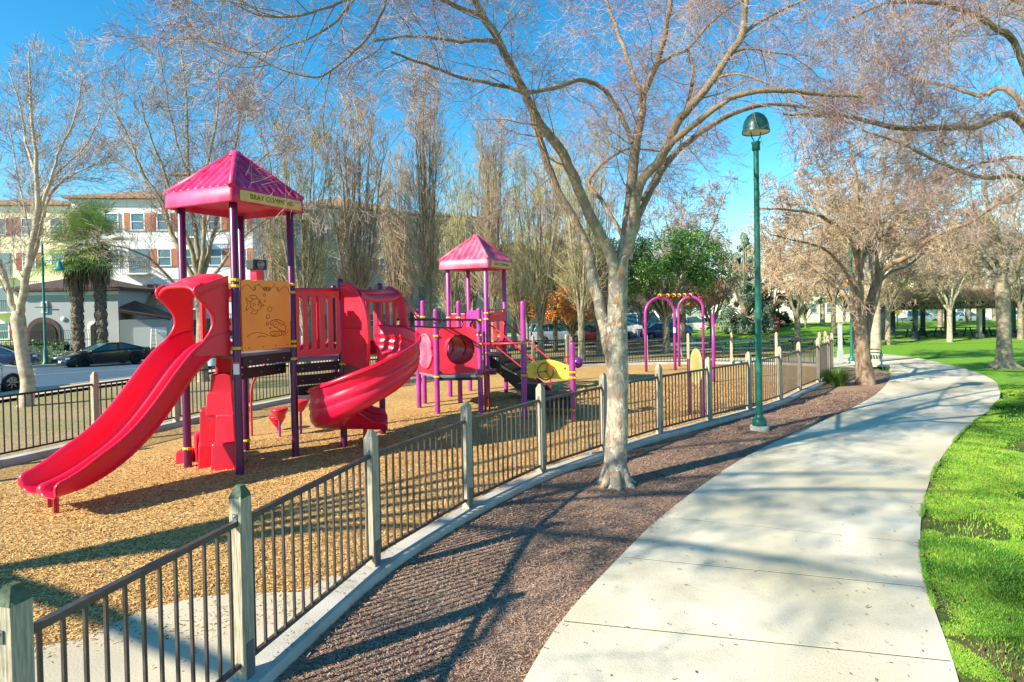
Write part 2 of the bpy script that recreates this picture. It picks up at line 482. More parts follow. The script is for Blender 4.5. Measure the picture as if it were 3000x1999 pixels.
def npmesh(name, verts, faces, m, parent=None, smooth=False):
    """fast mesh from numpy arrays; faces (N,3) or (N,4)"""
    me = bpy.data.meshes.new(name)
    verts = np.asarray(verts, dtype=np.float32); faces = np.asarray(faces, dtype=np.int32)
    if parent is not None:
        verts = verts - np.array(parent.location, dtype=np.float32)
    k = faces.shape[1]
    me.vertices.add(len(verts)); me.vertices.foreach_set('co', verts.ravel())
    me.loops.add(faces.size); me.loops.foreach_set('vertex_index', faces.ravel())
    me.polygons.add(len(faces))
    me.polygons.foreach_set('loop_start', np.arange(0, faces.size, k, dtype=np.int32))
    me.polygons.foreach_set('loop_total', np.full(len(faces), k, dtype=np.int32))
    me.polygons.foreach_set('use_smooth', np.full(len(faces), smooth, dtype=bool))
    me.update(calc_edges=True)
    me.materials.append(M[m] if isinstance(m, str) else m)
    o = bpy.data.objects.new(name, me)
    COL.objects.link(o)
    if parent is not None: o.parent = parent
    return o

def tag(o, label, cat, group=None, kind=None):
    if label: o['label'] = label
    if cat: o['category'] = cat
    if group: o['group'] = group
    if kind: o['kind'] = kind
    return o

def thing(name, loc, label, cat, group=None):
    o = bpy.data.objects.new(name, None)
    o.empty_display_size = 0.2
    COL.objects.link(o)
    o.location = loc
    return tag(o, label, cat, group)

def struct(o):
    o['kind'] = 'structure'
    return o

def copy_tree(o, parent=None):
    kids = [c for c in bpy.data.objects if c.parent == o]
    c = o.copy(); COL.objects.link(c); c.parent = parent
    for ch in kids: copy_tree(ch, c)
    return c

def catmull(pts, n=4):
    pts = [Vector(p) for p in pts]
    if len(pts) < 3: return pts
    P = [pts[0] * 2 - pts[1]] + pts + [pts[-1] * 2 - pts[-2]]
    out = []
    for i in range(1, len(P) - 2):
        a, b, c, d = P[i - 1], P[i], P[i + 1], P[i + 2]
        for k in range(n):
            t = k / n
            out.append(0.5 * ((2 * b) + (c - a) * t + (2 * a - 5 * b + 4 * c - d) * t * t + (3 * b - a - 3 * c + d) * t ** 3))
    out.append(pts[-1])
    return out

def offset_line(pts, d):
    """polyline in plan moved d to its left"""
    out = []
    for i, p in enumerate(pts):
        a = pts[max(i - 1, 0)]; b = pts[min(i + 1, len(pts) - 1)]
        t = Vector((b[0] - a[0], b[1] - a[1])); t.normalize()
        out.append(Vector((p[0] - t.y * d, p[1] + t.x * d, p[2] if len(p) > 2 else 0)))
    return out

def resample(pts, n):
    pts = [Vector(p) for p in pts]
    L = [0]
    for a, b in zip(pts, pts[1:]): L.append(L[-1] + (b - a).length)
    out = []
    j = 0
    for i in range(n):
        s = L[-1] * i / (n - 1)
        while j < len(L) - 2 and L[j + 1] < s: j += 1
        t = (s - L[j]) / max(1e-9, L[j + 1] - L[j])
        out.append(pts[j].lerp(pts[j + 1], min(max(t, 0), 1)))
    return out

def strip(name, left, right, off, m, cols=6, kind='structure', n=None, extra=None):
    """ground sheet between two plan polylines, laid on the terrain"""
    n = n or max(len(left), len(right))
    A, B = resample(left, n), resample(right, n)
    mb = MB(); vs = []; fs = []
    for a, b in zip(A, B):
        for k in range(cols + 1):
            p = a.lerp(b, k / cols)
            vs.append((p.x, p.y, gz(p.y) + off + (extra(p.x, p.y) if extra else 0)))
    for i in range(n - 1):
        for k in range(cols):
            q = i * (cols + 1) + k
            fs.append((q, q + 1, q + cols + 2, q + cols + 1))
    mb.add(vs, fs, True)
    o = mb.build(name, m)
    # normals upward
    me = o.data
    if len(me.polygons) and me.polygons[0].normal.z < 0: me.flip_normals()
    if kind: o['kind'] = kind
    return o

def interp(poly, y, key=1, val=0):
    """x of a polyline at given y (poly monotone in y)"""
    P = sorted(poly, key=lambda p: p[key])
    return float(np.interp(y, [p[key] for p in P], [p[val] for p in P]))

# ------------------------------------------------------------------ ground, path, road
rng = np.random.default_rng(7)
random.seed(11)

def big_ground():
    ys = list(range(-60, 20, 10)) + list(range(20, 60, 2)) + [60, 70, 90, 120, 160, 250, 400, 700, 1200]
    xs = [-1200, -500, -200, -100, -50, 0, 50, 100, 200, 500, 1200]
    mb = MB(); vs = [(x, y, gz(y) - 0.05) for y in ys for x in xs]; n = len(xs)
    fs = [(j * n + i, j * n + i + 1, (j + 1) * n + i + 1, (j + 1) * n + i) for j in range(len(ys) - 1) for i in range(n - 1)]
    mb.add(vs, fs, True)
    return struct(mb.build('ground', 'lawn_ground'))
big_ground()

NEAR = [(-2.75, -2.0), (-2.6, 0.9), (-2.32, 2.76), (-1.94, 4.24), (-1.435, 6.03), (-0.61, 7.70), (0.41, 9.24), (1.56, 10.5), (2.83, 11.75),
        (4.19, 12.95), (5.5, 14.1), (6.8, 15.4), (8.0, 16.9), (9.3, 18.4), (10.4, 19.95), (11.35, 21.5), (12.0, 23.2)]
NEAR = [Vector((a, b, 0)) for a, b in NEAR]
FAR = [(-12.5, -2.0), (-11.3, 3.5), (-9.7, 8.6), (-8.73, 11.3), (-8.1, 12.9), (-6.83, 16.2), (-5.1, 19.3), (-3.1, 22.0), (-0.8, 24.3), (2.1, 26.2),
       (4.2, 27.0), (5.8, 27.2), (7.6, 27.1), (9.4, 26.7), (11.3, 25.6), (12.3, 24.2)]
FAR = [Vector((a, b, 0)) for a, b in FAR]
nearS = catmull(NEAR, 6); farS = catmull(FAR, 5)
strip('wood_chip_ground', farS, nearS, 0.01, 'chips_ground', cols=10, n=60)

PAIRS = [((1060, 1830), (2330, 1960)), ((1170, 1640), (2245, 1740)), ((1290, 1440), (2190, 1535)), ((1425, 1290), (2131, 1362)), ((1520, 1196), (2115, 1258)),
         ((1620, 1119), (2122, 1166)), ((1720, 1053), (2148, 1085)), ((1830, 999), (2192, 1020)), ((1920, 960), (2240, 972)),
         ((1990, 925), (2280, 941)), ((2030, 895), (2298, 912)), ((2047, 868), (2288, 882)), ((2044, 850), (2240, 858)),
         ((2010, 836), (2165, 838)), ((1975, 826), (2085, 822)), ((1925, 818), (1990, 812))]
PL = [G(*a) for a, b in PAIRS]; PR = [G(*b) for a, b in PAIRS]
PLs = catmull(PL, 6); PRs = catmull(PR, 6)
# path slabs with sunk joints between them
def build_path():
    mb = MB(); K = 6
    for s in range(len(PL) - 1):
        A = PLs[s * K:(s + 1) * K + 1]; B = PRs[s * K:(s + 1) * K + 1]
        g = 0.011
        rows = []
        for i in range(K + 1):
            a, b = A[i].copy(), B[i].copy()
            if i == 0:
                a = a + (A[1] - A[0]).normalized() * g; b = b + (B[1] - B[0]).normalized() * g
            if i == K:
                a = a - (A[K] - A[K - 1]).normalized() * g; b = b - (B[K] - B[K - 1]).normalized() * g
            rows.append((a, b))
        vs = []; fs = []; C = 6
        for (a, b) in rows:
            for k in range(C + 1):
                p = a.lerp(b, k / C); vs.append((p.x, p.y, gz(p.y) + 0.05))
        for i in range(K):
            for k in range(C):
                q = i * (C + 1) + k; fs.append((q, q + C + 1, q + C + 2, q + 1))
        # rim down to the ground
        ring = [k for k in range(C + 1)] + [(i) * (C + 1) + C for i in range(1, K + 1)] + [K * (C + 1) + k for k in range(C - 1, -1, -1)] + [i * (C + 1) for i in range(K - 1, 0, -1)]
        o = len(vs)
        for r in ring: vs.append((vs[r][0], vs[r][1], vs[r][2] - 0.12))
        nr = len(ring)
        for i in range(nr): fs.append((ring[i], o + i, o + (i + 1) % nr, ring[(i + 1) % nr]))
        mb.add(vs, fs)
    o = mb.build('path', 'concrete_path')
    struct(o)
    strip('path_bed', [p + Vector((0.015, 0, 0)) for p in PLs], [p - Vector((0.015, 0, 0)) for p in PRs], 0.0455, 'joint_dirt', cols=4, n=60)
build_path()

# mulch bed between the near kerb and the path
outer = offset_line(nearS, -0.16)
PLe = [Vector((-0.35, -2.0, 0)), Vector((-0.3, 1.0, 0))] + PLs
i_end = max(i for i, p in enumerate(PLs) if p.y < 17.2) + 2
outer_c = [p for p in outer if p.y < 17.3]
strip('mulch_bed', outer_c, PLe[:i_end + 2], 0.015, 'mulch_ground', cols=10, n=60)
strip('mulch_bed', [p for p in outer if p.y > 16.8], [Vector((p.x + 2.3 - 0.12 * (p.y - 16.8), p.y, 0)) for p in outer if p.y > 16.8], 0.019, 'mulch_ground', cols=4)

# concrete pad inside the fence, nearest the camera
pad = [G(-40, 1530), G(48, 1500), G(180, 1476), G(320, 1412), G(440, 1380), G(560, 1368), G(690, 1366), G(760, 1330)]
padR = [Vector((interp(NEAR, p.y) - 0.08, p.y, 0)) for p in pad]
def build_pad():
    mb = MB()
    top = [(p.x, p.y) for p in pad]
    y0 = -1.0
    poly = [(-4.6, y0)] + [(-4.4, pad[0].y)] + top
    poly += [(interp(NEAR, y) - 0.09, y) for y in np.linspace(pad[-1].y, y0, 14)]
    mb.add([(a, b, 0.022) for a, b in poly], [tuple(range(len(poly)))])
    o = mb.build('concrete_pad', 'concrete_plain')
    if o.data.polygons[0].normal.z < 0: o.data.flip_normals()
    struct(o)
build_pad()

def kerb(name, line, inner, outer_w, top, base=-0.1, m='concrete_kerb', joint=1.83):
    """raised kerb laid along a line, in cast lengths with fine joints between"""
    mb = MB()
    L = 0
    P = [Vector(p) for p in line]
    A = offset_line(P, inner); B = offset_line(P, -outer_w)
    seg = []
    acc = 0
    cuts = [0]
    for i in range(1, len(P)):
        acc += (P[i] - P[i - 1]).length
        if acc > joint or i == len(P) - 1:
            cuts.append(i); acc = 0
    for c0, c1 in zip(cuts, cuts[1:]):
        vs = []; fs = []
        n = c1 - c0 + 1
        for i in range(c0, c1 + 1):
            sh = Vector((0, 0, 0))
            if i == c0: sh = (P[min(i + 1, len(P) - 1)] - P[i]).normalized() * 0.004
            if i == c1: sh = (P[i - 1] - P[i]).normalized() * 0.004
            g = gz(P[i].y)
            a, b = A[i] + sh, B[i] + sh
            t = (b - a).normalized() * 0.015
            vs += [(a.x, a.y, g + base), (a.x, a.y, g + top - 0.012), (a.x + t.x, a.y + t.y, g + top), (b.x - t.x, b.y - t.y, g + top), (b.x, b.y, g + top - 0.012), (b.x, b.y, g + base)]
        for i in range(n - 1):
            for k in range(5):
                q = i * 6 + k; fs.append((q, q + 1, q + 7, q + 6))
        fs.append(tuple(range(6))); fs.append(tuple((n - 1) * 6 + k for k in reversed(range(6))))
        mb.add(vs, fs)
    o = mb.build(name, m)
    return struct(o)
kerb('kerb', resample(nearS, 90), 0.09, 0.16, 0.10)
kerb('kerb', resample(farS, 120), 0.16, 0.12, 0.12)

# road side
RN = [Vector(p) for p in [(-20.4, -5, 0), (-19.2, 8, 0), (-17.7, 15, 0), (-16.1, 21.5, 0), (-14.8, 27, 0), (-12, 34, 0), (-5, 43, 0), (5, 50, 0), (32, 58, 0), (90, 66, 0)]]
RF = [Vector(p) for p in [(-38, -5, 0), (-37, 8, 0), (-35.5, 22, 0), (-34, 30, 0), (-29.6, 34.8, 0), (-24.6, 39.4, 0), (-18, 46, 0), (-8, 57, 0), (5, 64, 0), (32, 72, 0), (90, 80, 0)]]
RNs = catmull(RN, 5); RFs = catmull(RF, 5)
strip('road', RFs, RNs, -0.02, 'asphalt', cols=8, n=70)
strip('sidewalk', offset_line(RNs, -0.16), offset_line(RNs, -1.7), 0.10, 'concrete_plain', cols=2, n=70)
strip('sidewalk', offset_line(RFs, 0.16), offset_line(RFs, 2.4), 0.10, 'concrete_plain', cols=2, n=70)
kerb('road_kerb', resample(RNs, 120), 0.0, 0.16, 0.12, joint=3)
kerb('road_kerb', resample(RFs, 120), 0.16, 0.0, 0.12, joint=3)
mid1 = [a.lerp(b, 0.42) for a, b in zip(resample(RNs, 60), resample(RFs, 60))]
strip('road_marking', offset_line(mid1, 0.06), offset_line(mid1, -0.06), -0.014, 'road_paint', cols=1, n=60)
strip('verge', [p for p in offset_line(RNs, -1.7) if p.y < 40 and p.y > -4], [p for p in offset_line(farS, 0.16) if p.x < 2.5], 0.012, 'dry_strip', cols=8, n=50)
strip('verge', [p for p in offset_line(RNs, -1.7) if 33 < p.y < 53], [Vector(p) for p in [(-9, 24, 0), (-3, 26.6, 0), (3.5, 30, 0), (10, 32, 0), (20, 38, 0)]], 0.008, 'dry_strip', cols=8, n=40)
# concrete picnic court beyond the swings
strip('plaza', [Vector(p) for p in [(4.6, 29.5, 0), (8, 31.0, 0), (13, 31, 0), (18, 29.5, 0)]], [Vector(p) for p in [(4.4, 27.1, 0), (8.0, 27.3, 0), (11.4, 26.1, 0), (13.2, 23.0, 0)]], 0.02, 'concrete_plain', cols=4, n=12)
strip('plaza', [Vector(p) for p in [(12.4, 23.5, 0), (13.0, 25.8, 0), (13.0, 29.5, 0)]], [Vector(p) for p in [(14.6, 23.3, 0), (15.6, 25.4, 0), (15.4, 30, 0)]], 0.024, 'concrete_path', cols=3, n=10)

# the low grass bank beyond the lawn
def bank(x, y):
    e = math.exp(-((y - 62) / 9.0) ** 2)
    s = 1 / (1 + math.exp(-(x - 21) / 2.2))
    k = min(1, max(0, (y - 44) / 5)) * min(1, max(0, (x - 12) / 4))
    return 0.75 * e * s - 0.078 * (1 - k)
strip('grass_bank', [Vector(p) for p in [(12, 44, 0), (12, 84, 0)]], [Vector(p) for p in [(95, 44, 0), (95, 84, 0)]], 0.03, 'lawn_ground', cols=26, n=22, extra=bank)
strip('pergola_pad', [Vector(p) for p in [(23, 46.5, 0), (23, 52, 0)]], [Vector(p) for p in [(46, 46.5, 0), (46, 52, 0)]], 0.045, 'concrete_plain', cols=2, n=4)

# lawn beside the path: dark soil showing between blades, then the blades
edgeR = [Vector((3.0, -2, 0)), Vector((2.95, 1.0, 0))] + [p for p in PRs if p.y < 20.5]
edgeS = [p for p in edgeR if p.y < 12.5]
strip('lawn_edge', edgeS, [Vector((p.x + 1.0 + 5.0 * min(1, max(0, (12.5 - p.y) / 5)), p.y, 0)) for p in edgeS], 0.034, 'lawn_soil', cols=10, n=50)

def fbm(x, y, s, seed=0):
    r = np.random.default_rng(seed); v = np.zeros_like(x)
    for k in range(9):
        a = r.uniform(0, 6.28); f = s * r.uniform(0.5, 2.2); p = r.uniform(0, 6.28)
        v += np.sin((x * math.cos(a) + y * math.sin(a)) * f + p)
    return v / 9

def blades(name, x, y, hgt, wid, m, lean=0.5, zo=0.0, bend=True, parent=None):
    N = len(x)
    z = np.array([gz(v) for v in y]) + zo
    a = rng.uniform(0, 2 * np.pi, N); l = rng.uniform(0.1, lean, N) * hgt
    dx, dy = np.cos(a) * l, np.sin(a) * l
    wx, wy = -np.sin(a + rng.uniform(-.6, .6, N)) * wid / 2, np.cos(a) * wid / 2
    b0 = np.stack([x - wx, y - wy, z], 1); b1 = np.stack([x + wx, y + wy, z], 1)
    m0 = np.stack([x - wx * .8 + dx * .35, y - wy * .8 + dy * .35, z + hgt * .6], 1); m1 = np.stack([x + wx * .8 + dx * .35, y + wy * .8 + dy * .35, z + hgt * .6], 1)
    t = np.stack([x + dx, y + dy, z + hgt * .95], 1)
    V = np.stack([b0, b1, m0, m1, t], 1).reshape(-1, 3)
    o = np.arange(N) * 5
    F = np.concatenate([np.stack([o, o + 1, o + 3], 1), np.stack([o, o + 3, o + 2], 1), np.stack([o + 2, o + 3, o + 4], 1)])
    return npmesh(name, V, F, m, parent)

def grass_near():
    N = 420000
    y = 3.2 + (17.5 - 3.2) * rng.uniform(0, 1, N) ** 1.9
    Ys = np.array([p.y for p in edgeR]); Xs = np.array([p.x for p in edgeR])
    o = np.argsort(Ys); ex = np.interp(y, Ys[o], Xs[o])
    w = np.maximum(0.3, y * 0.90 - ex)
    x = ex + 0.0 + w * rng.uniform(0, 1, N) ** 1.15
    clump = fbm(x, y, 3.4, 3) + 0.45 * fbm(x, y, 9, 4)
    edge = np.clip((x - ex) / 0.5, 0, 1)
    bare = (fbm(x, y, 1.7, 21) > 0.13) & (fbm(x, y, 4.0, 22) > -0.18) & (x - ex < 0.55 + 0.10 * y)
    keep = (clump + 0.45 * edge + 0.10) > rng.uniform(-0.25, 0.32, N)
    keep &= ~bare | (rng.uniform(0, 1, N) < 0.04)
    x, y, clump, edge = x[keep], y[keep], clump[keep], edge[keep]
    h = (0.028 + 0.065 * np.clip(clump + 0.35, 0, 1) * rng.uniform(.4, 1.2, len(x))) * (0.55 + 0.45 * edge)
    w = 0.0035 + 0.0010 * y * rng.uniform(.6, 1.1, len(x))
    tone = fbm(x, y, 1.3, 9) + 0.5 * fbm(x, y, 5.0, 10)
    r = rng.uniform(0, 1, len(x))
    lt = r < np.clip(0.22 + 1.6 * tone, 0.05, 0.7); dk = (~lt) & (rng.uniform(0, 1, len(x)) < np.clip(0.30 - 1.6 * tone, 0.08, 0.75))
    md = ~(lt | dk)
    for msk, mt, lab in ((md, 'grass_blade', 'mid green'), (lt, 'grass_light', 'bright yellow green'), (dk, 'grass_dark', 'dark green')):
        tag(blades('grass', x[msk], y[msk], h[msk], w[msk], mt, 1.1, zo=0.025), lab + ' lawn grass growing right of the curved path', 'grass', kind='stuff')
grass_near()

def flakes(name, x, y, L, W, m, zo=0.03, tilt=0.35, label=None, cat=None):
    N = len(x)
    z = np.array([gz(v) for v in y]) + zo + rng.uniform(0, 0.012, N)
    a = rng.uniform(0, np.pi * 2, N); t = rng.normal(0, tilt, N); r = rng.normal(0, tilt, N)
    ux, uy, uz = np.cos(a) * np.cos(t), np.sin(a) * np.cos(t), np.sin(t)
    vx, vy, vz = -np.sin(a) * np.cos(r), np.cos(a) * np.cos(r), np.sin(r)
    U = np.stack([ux, uy, uz], 1) * (L / 2)[:, None]; Vv = np.stack([vx, vy, vz], 1) * (W / 2)[:, None]
    c = np.stack([x, y, z + np.abs(uz) * L / 2], 1)
    P = np.stack([c - U - Vv * .6, c + U * .8 - Vv, c + U + Vv * .5, c - U * .7 + Vv], 1).reshape(-1, 3)
    o = np.arange(N) * 4
    ob = npmesh(name, P, np.stack([o, o + 1, o + 2, o + 3], 1), m)
    return tag(ob, label, cat, kind='stuff')

def scatter_chips():
    nx = np.array([p.x for p in nearS]); ny = np.array([p.y for p in nearS])
    N = 110000
    y = 2.4 + 17 * rng.uniform(0, 1, N) ** 1.8
    e = np.interp(y, ny, nx) - 0.12
    lo = np.maximum(-0.88 * y, e - 8.5)
    x = lo + (e - lo) * rng.uniform(0, 1, N)
    pl = np.array([(p.x, p.y) for p in pad])
    padlim = np.interp(x, pl[:, 0], pl[:, 1])
    on = y < padlim
    keep = ~on | (rng.uniform(0, 1, N) < np.where(y > padlim - 0.8, 0.35, 0.05) * np.clip(1.5 * fbm(x, y, 3, 5) + .55, 0, 1))
    x, y, on = x[keep], y[keep], on[keep]
    L = rng.uniform(0.010, 0.036, len(x)) * (1 + y / 16); W = rng.uniform(0.004, 0.011, len(x)) * (1 + y / 14)
    d = rng.uniform(0, 1, len(x)) < 0.40 + 0.25 * fbm(x, y, 1.0, 6)
    flakes('wood_chips', x[~d], y[~d], L[~d], W[~d], 'chip_light', 0.014, 0.25, 'pale golden wood chips strewn over the playground floor', 'wood chips')
    flakes('wood_chips', x[d], y[d], L[d], W[d], 'chip_dark', 0.014, 0.25, 'dark brown wood chips mixed into the playground floor', 'wood chips')
    # mulch
    plx = np.array([p.x for p in PLe[:i_end + 2]]); ply = np.array([p.y for p in PLe[:i_end + 2]])
    N = 60000
    y = 3.0 + 14 * rng.uniform(0, 1, N) ** 1.7
    a = np.interp(y, ny, nx) + 0.17; b = np.interp(y, ply, plx) + 0.01
    x = a + (b - a) * rng.uniform(0, 1, N)
    L = rng.uniform(0.008, 0.036, N) * (1 + y / 16); W = rng.uniform(0.002, 0.006, N) * (1 + y / 10)
    d = rng.uniform(0, 1, N) < 0.42 + 0.4 * fbm(x, y, 1.6, 8)
    flakes('mulch', x[~d], y[~d], L[~d], W[~d], 'mulch_light', 0.016, 0.22, 'reddish shredded bark mulch between fence and path', 'mulch')
    flakes('mulch', x[d], y[d], L[d], W[d], 'mulch_dark', 0.016, 0.22, 'dark shredded bark mulch between fence and path', 'mulch')
    # fallen bits on the path
    N = 330
    cc = rng.uniform(0, 1, (22, 2)); ci = rng.integers(0, 22, N)
    t = np.clip(np.where(rng.uniform(0, 1, N) < .6, cc[ci, 0] + rng.normal(0, .07, N), rng.uniform(0, 1, N) ** 1.6), 0.005, .995); u = np.clip(cc[ci, 1] + rng.normal(0, .05, N), 0, 1) ** 1.3
    idx = (6 + u * 42).astype(int)
    x = np.array([PLs[i].x * (1 - q) + PRs[i].x * q for i, q in zip(idx, t)]); y = np.array([PLs[i].y * (1 - q) + PRs[i].y * q + random.uniform(-.1, .1) for i, q in zip(idx, t)])
    flakes('leaf_litter', x, y, rng.uniform(.006, .05, N) * rng.uniform(.5, 1, N), rng.uniform(.003, .014, N), 'dead_leaf', 0.054, 0.25, 'small dry leaves and twigs scattered on the concrete path', 'leaf litter')
scatter_chips()
def spill():
    nx = np.array([p.x for p in nearS]); ny = np.array([p.y for p in nearS])
    N = 1100; y = 3 + 14 * rng.uniform(0, 1, N) ** 1.6; k = rng.uniform(0, 1, N) ** 1.7
    x = np.interp(y, ny, nx) - .08 + k * .22
    keep = fbm(x, y, 2.2, 31) > -0.05; x, y = x[keep], y[keep]; n = len(x)
    flakes('wood_chips', x, y, rng.uniform(.008, .03, n), rng.uniform(.004, .01, n), 'chip_dark', 0.104, 0.2, 'stray wood chips lying on top of the near kerb', 'wood chips')
    plx = np.array([p.x for p in PLe[:i_end + 2]]); ply = np.array([p.y for p in PLe[:i_end + 2]])
    N = 3200; y = 3 + 14 * rng.uniform(0, 1, N) ** 1.5; k = rng.exponential(.05, N)
    x = np.interp(y, ply, plx) + k - .02
    keep = fbm(x, y, 1.8, 33) > 0.0; x, y = x[keep], y[keep]; n = len(x)
    flakes('mulch', x, y, rng.uniform(.006, .035, n), rng.uniform(.002, .007, n), 'mulch_dark', 0.054, 0.25, 'stray bits of bark mulch strewn over the left rim of the path', 'mulch')
    Ys = np.array([p.y for p in edgeR]); Xs = np.array([p.x for p in edgeR]); o = np.argsort(Ys)
    N = 900; y = 3.4 + 12 * rng.uniform(0, 1, N) ** 1.4; x = np.interp(y, Ys[o], Xs[o]) + rng.uniform(0, 1, N) ** 1.3 * 4.5
    flakes('leaf_litter', x, y, rng.uniform(.015, .05, N), rng.uniform(.01, .03, N), 'dead_leaf', 0.07, 0.5, 'brown fallen leaves lying in the lawn grass', 'leaf litter')
    N = 26000; y = 3.2 + 14 * rng.uniform(0, 1, N) ** 1.8; ex = np.interp(y, Ys[o], Xs[o]); x = ex - rng.exponential(.010, N) + .02
    keep = fbm(x, y, 3.1, 41) > -0.02; x, y = x[keep], y[keep]; n = len(x)
    tag(blades('grass', x, y, rng.uniform(.02, .045, n), .003 + .0008 * y, 'grass_blade', 1.3, zo=.035), 'ragged fringe of grass leaning over the right rim of the path', 'grass', kind='stuff')
spill()

# ------------------------------------------------------------------ fences
def post_mesh(mb, p, ang, h, w=0.105, taper=True):
    c, s = math.cos(ang), math.sin(ang)
    ax = Vector((c, s, 0)); ay = Vector((-s, c, 0)); z = Vector((0, 0, 1)); p = Vector(p)
    hw = w / 2
    ring = lambda k, zz: [p + ax * (i * k) + ay * (j * k) + z * zz for i, j in ((-1, -1), (1, -1), (1, 1), (-1, 1))]
    e = 0.008
    vs = ring(hw, 0) + ring(hw, h - 0.075)
    top = [p + ax * (-hw) + z * (h - 0.02) + ay * 0, p + ax * hw + z * (h - 0.02) + ay * 0]
    # ridge top: two sloped faces rising to a flat crown
    cr = ring(hw * 0.42, h)
    vs += cr
    fs = [(0, 1, 5, 4), (1, 2, 6, 5), (2, 3, 7, 6), (3, 0, 4, 7), (4, 5, 9, 8), (5, 6, 10, 9), (6, 7, 11, 10), (7, 4, 8, 11), (8, 9, 10, 11)]
    mb.add(vs, fs)

def fence(pts, name, label, cat, pm, mm, zbase, h_rail=1.10, h_post=1.35, gap=0.112, pick=0.018, rail=0.042, brackets=False, group=None, lastpanel=True, moss=()):
    root = thing(name, (pts[0].x, pts[0].y, gz(pts[0].y)), label, cat, group)
    n = len(pts)
    for i, p in enumerate(pts):
        q0 = pts[max(i - 1, 0)]; q1 = pts[min(i + 1, n - 1)]
        ang = math.atan2(q1.y - q0.y, q1.x - q0.x)
        z0 = gz(p.y) + zbase
        mb = MB(); post_mesh(mb, (p.x, p.y, z0 - 0.02), ang + random.uniform(-.03, .03), h_post + 0.02)
        po = mb.build('post', pm, root, bevel=0.004)
        if i in moss:
            mt = MB(); c, s = math.cos(ang), math.sin(ang)
            ax = Vector((c, s, 0)); ay = Vector((-s, c, 0)); pp = Vector((p.x, p.y, z0))
            k = 0.0545; k2 = 0.023
            r1 = [pp + ax * (a * k) + ay * (b * k) + Vector((0, 0, h_post - 0.078)) for a, b in ((-1, -1), (1, -1), (1, 1), (-1, 1))]
            r2 = [pp + ax * (a * k2) + ay * (b * k2) + Vector((0, 0, h_post + 0.003)) for a, b in ((-1, -1), (1, -1), (1, 1), (-1, 1))]
            mt.add(r1 + r2, [(0, 1, 5, 4), (1, 2, 6, 5), (2, 3, 7, 6), (3, 0, 4, 7), (4, 5, 6, 7)])
            mt.build('mossy_cap', 'moss_top', po)
        if brackets:
            c, s = math.cos(ang), math.sin(ang)
            ax = Vector((c, s, 0)); ay = Vector((-s, c, 0)); pp = Vector((p.x, p.y, z0))
            mbk = MB(); mbk.box(pp + ay * -0.0565 + Vector((0, 0, 0.12)), (0.07, 0.008, 0.26), ax=(ax, ay, Vector((0, 0, 1))))
            bk = mbk.build('bracket', 'bracket_steel', po)
            for zz in (0.06, 0.16):
                mbb = MB(); mbb.lathe(pp - ay * 0.06 + ax * 0.018 + Vector((0, 0, zz)), [(0.012, -0.012), (0.012, 0.0), (0.0, 0.004)], 8, axis=-ay); mbb.build('bolt', 'bracket_steel', po)
            mbk = MB(); mbk.box(pp - ax * 0.0565 + Vector((0, 0, h_rail + 0.035)), (0.008, 0.035, 0.06), ax=(ax, ay, Vector((0, 0, 1)))); mbk.build('bracket', 'bracket_steel', po)
            mbb = MB(); mbb.lathe(pp - ax * 0.06 + Vector((0, 0, h_rail + 0.05)), [(0.010, -0.01), (0.010, 0.004), (0.0, 0.008)], 8, axis=-ax); mbb.build('bolt', 'bolt_steel', po)
    for i in range(n - 1):
        a, b = pts[i], pts[i + 1]
        d = (b - a); L = d.length; d.normalize()
        za, zb = gz(a.y) + zbase, gz(b.y) + zbase
        A = Vector((a.x, a.y, za)) + d * 0.055; B = Vector((b.x, b.y, zb)) - d * 0.055
        mb = MB()
        mb.beam(A + Vector((0, 0, h_rail)), B + Vector((0, 0, h_rail)), rail, rail * 0.9)
        mb.beam(A + Vector((0, 0, 0.10)), B + Vector((0, 0, 0.10)), rail * 0.75, rail * 0.75)
        k = int((L - 0.12) / gap)
        for j in range(k):
            p = A.lerp(B, (j + 0.5) / k)
            mb.box(p + Vector((0, 0, (h_rail + 0.10) / 2)), (pick, pick, h_rail - 0.10 - rail * 0.8), rz=math.atan2(d.y, d.x))
        mb.build('picket_panel', mm, root)
    return root

fence(NEAR[2:], 'picket_fence', 'dark metal picket fence on weathered wood posts curving along the mulch bed nearest the path', 'fence', 'wood_post', 'fence_metal', 0.10, brackets=True, moss=(0, 1))
fl = [p for p in farS]
Lf = sum((b - a).length for a, b in zip(fl, fl[1:]))
posts = resample(fl, int(Lf / 1.80) + 1)
leftp = [p for p in posts if p.y > 7.5 and p.x < 4.4]
leftp = [p for p in leftp if not (p.y > 26.9 and p.x > 4.0)]
rightp = [p for p in posts if p.x > leftp[-1].x - 0.01 and p.y > 20]
leftp = leftp[:-1] + [leftp[-1] - (leftp[-1] - leftp[-2]).normalized() * 0.13]
fence(leftp, 'picket_fence', 'black metal picket fence running along the street side of the playground behind the slides', 'fence', 'wood_post', 'fence_black', 0.12)
fence(rightp, 'picket_fence', 'metal picket fence with pale posts between the swing arches and the picnic tables', 'fence', 'wood_post_pale', 'fence_black', 0.04, gap=0.13)

# ------------------------------------------------------------------ play equipment
U = Vector((0.413, 0.911, 0)); V = Vector((-0.911, 0.413, 0)); Wd = -V; ZZ = Vector((0, 0, 1))
S_ = 1.22
def up(p, z): return Vector((p[0], p[1], z))

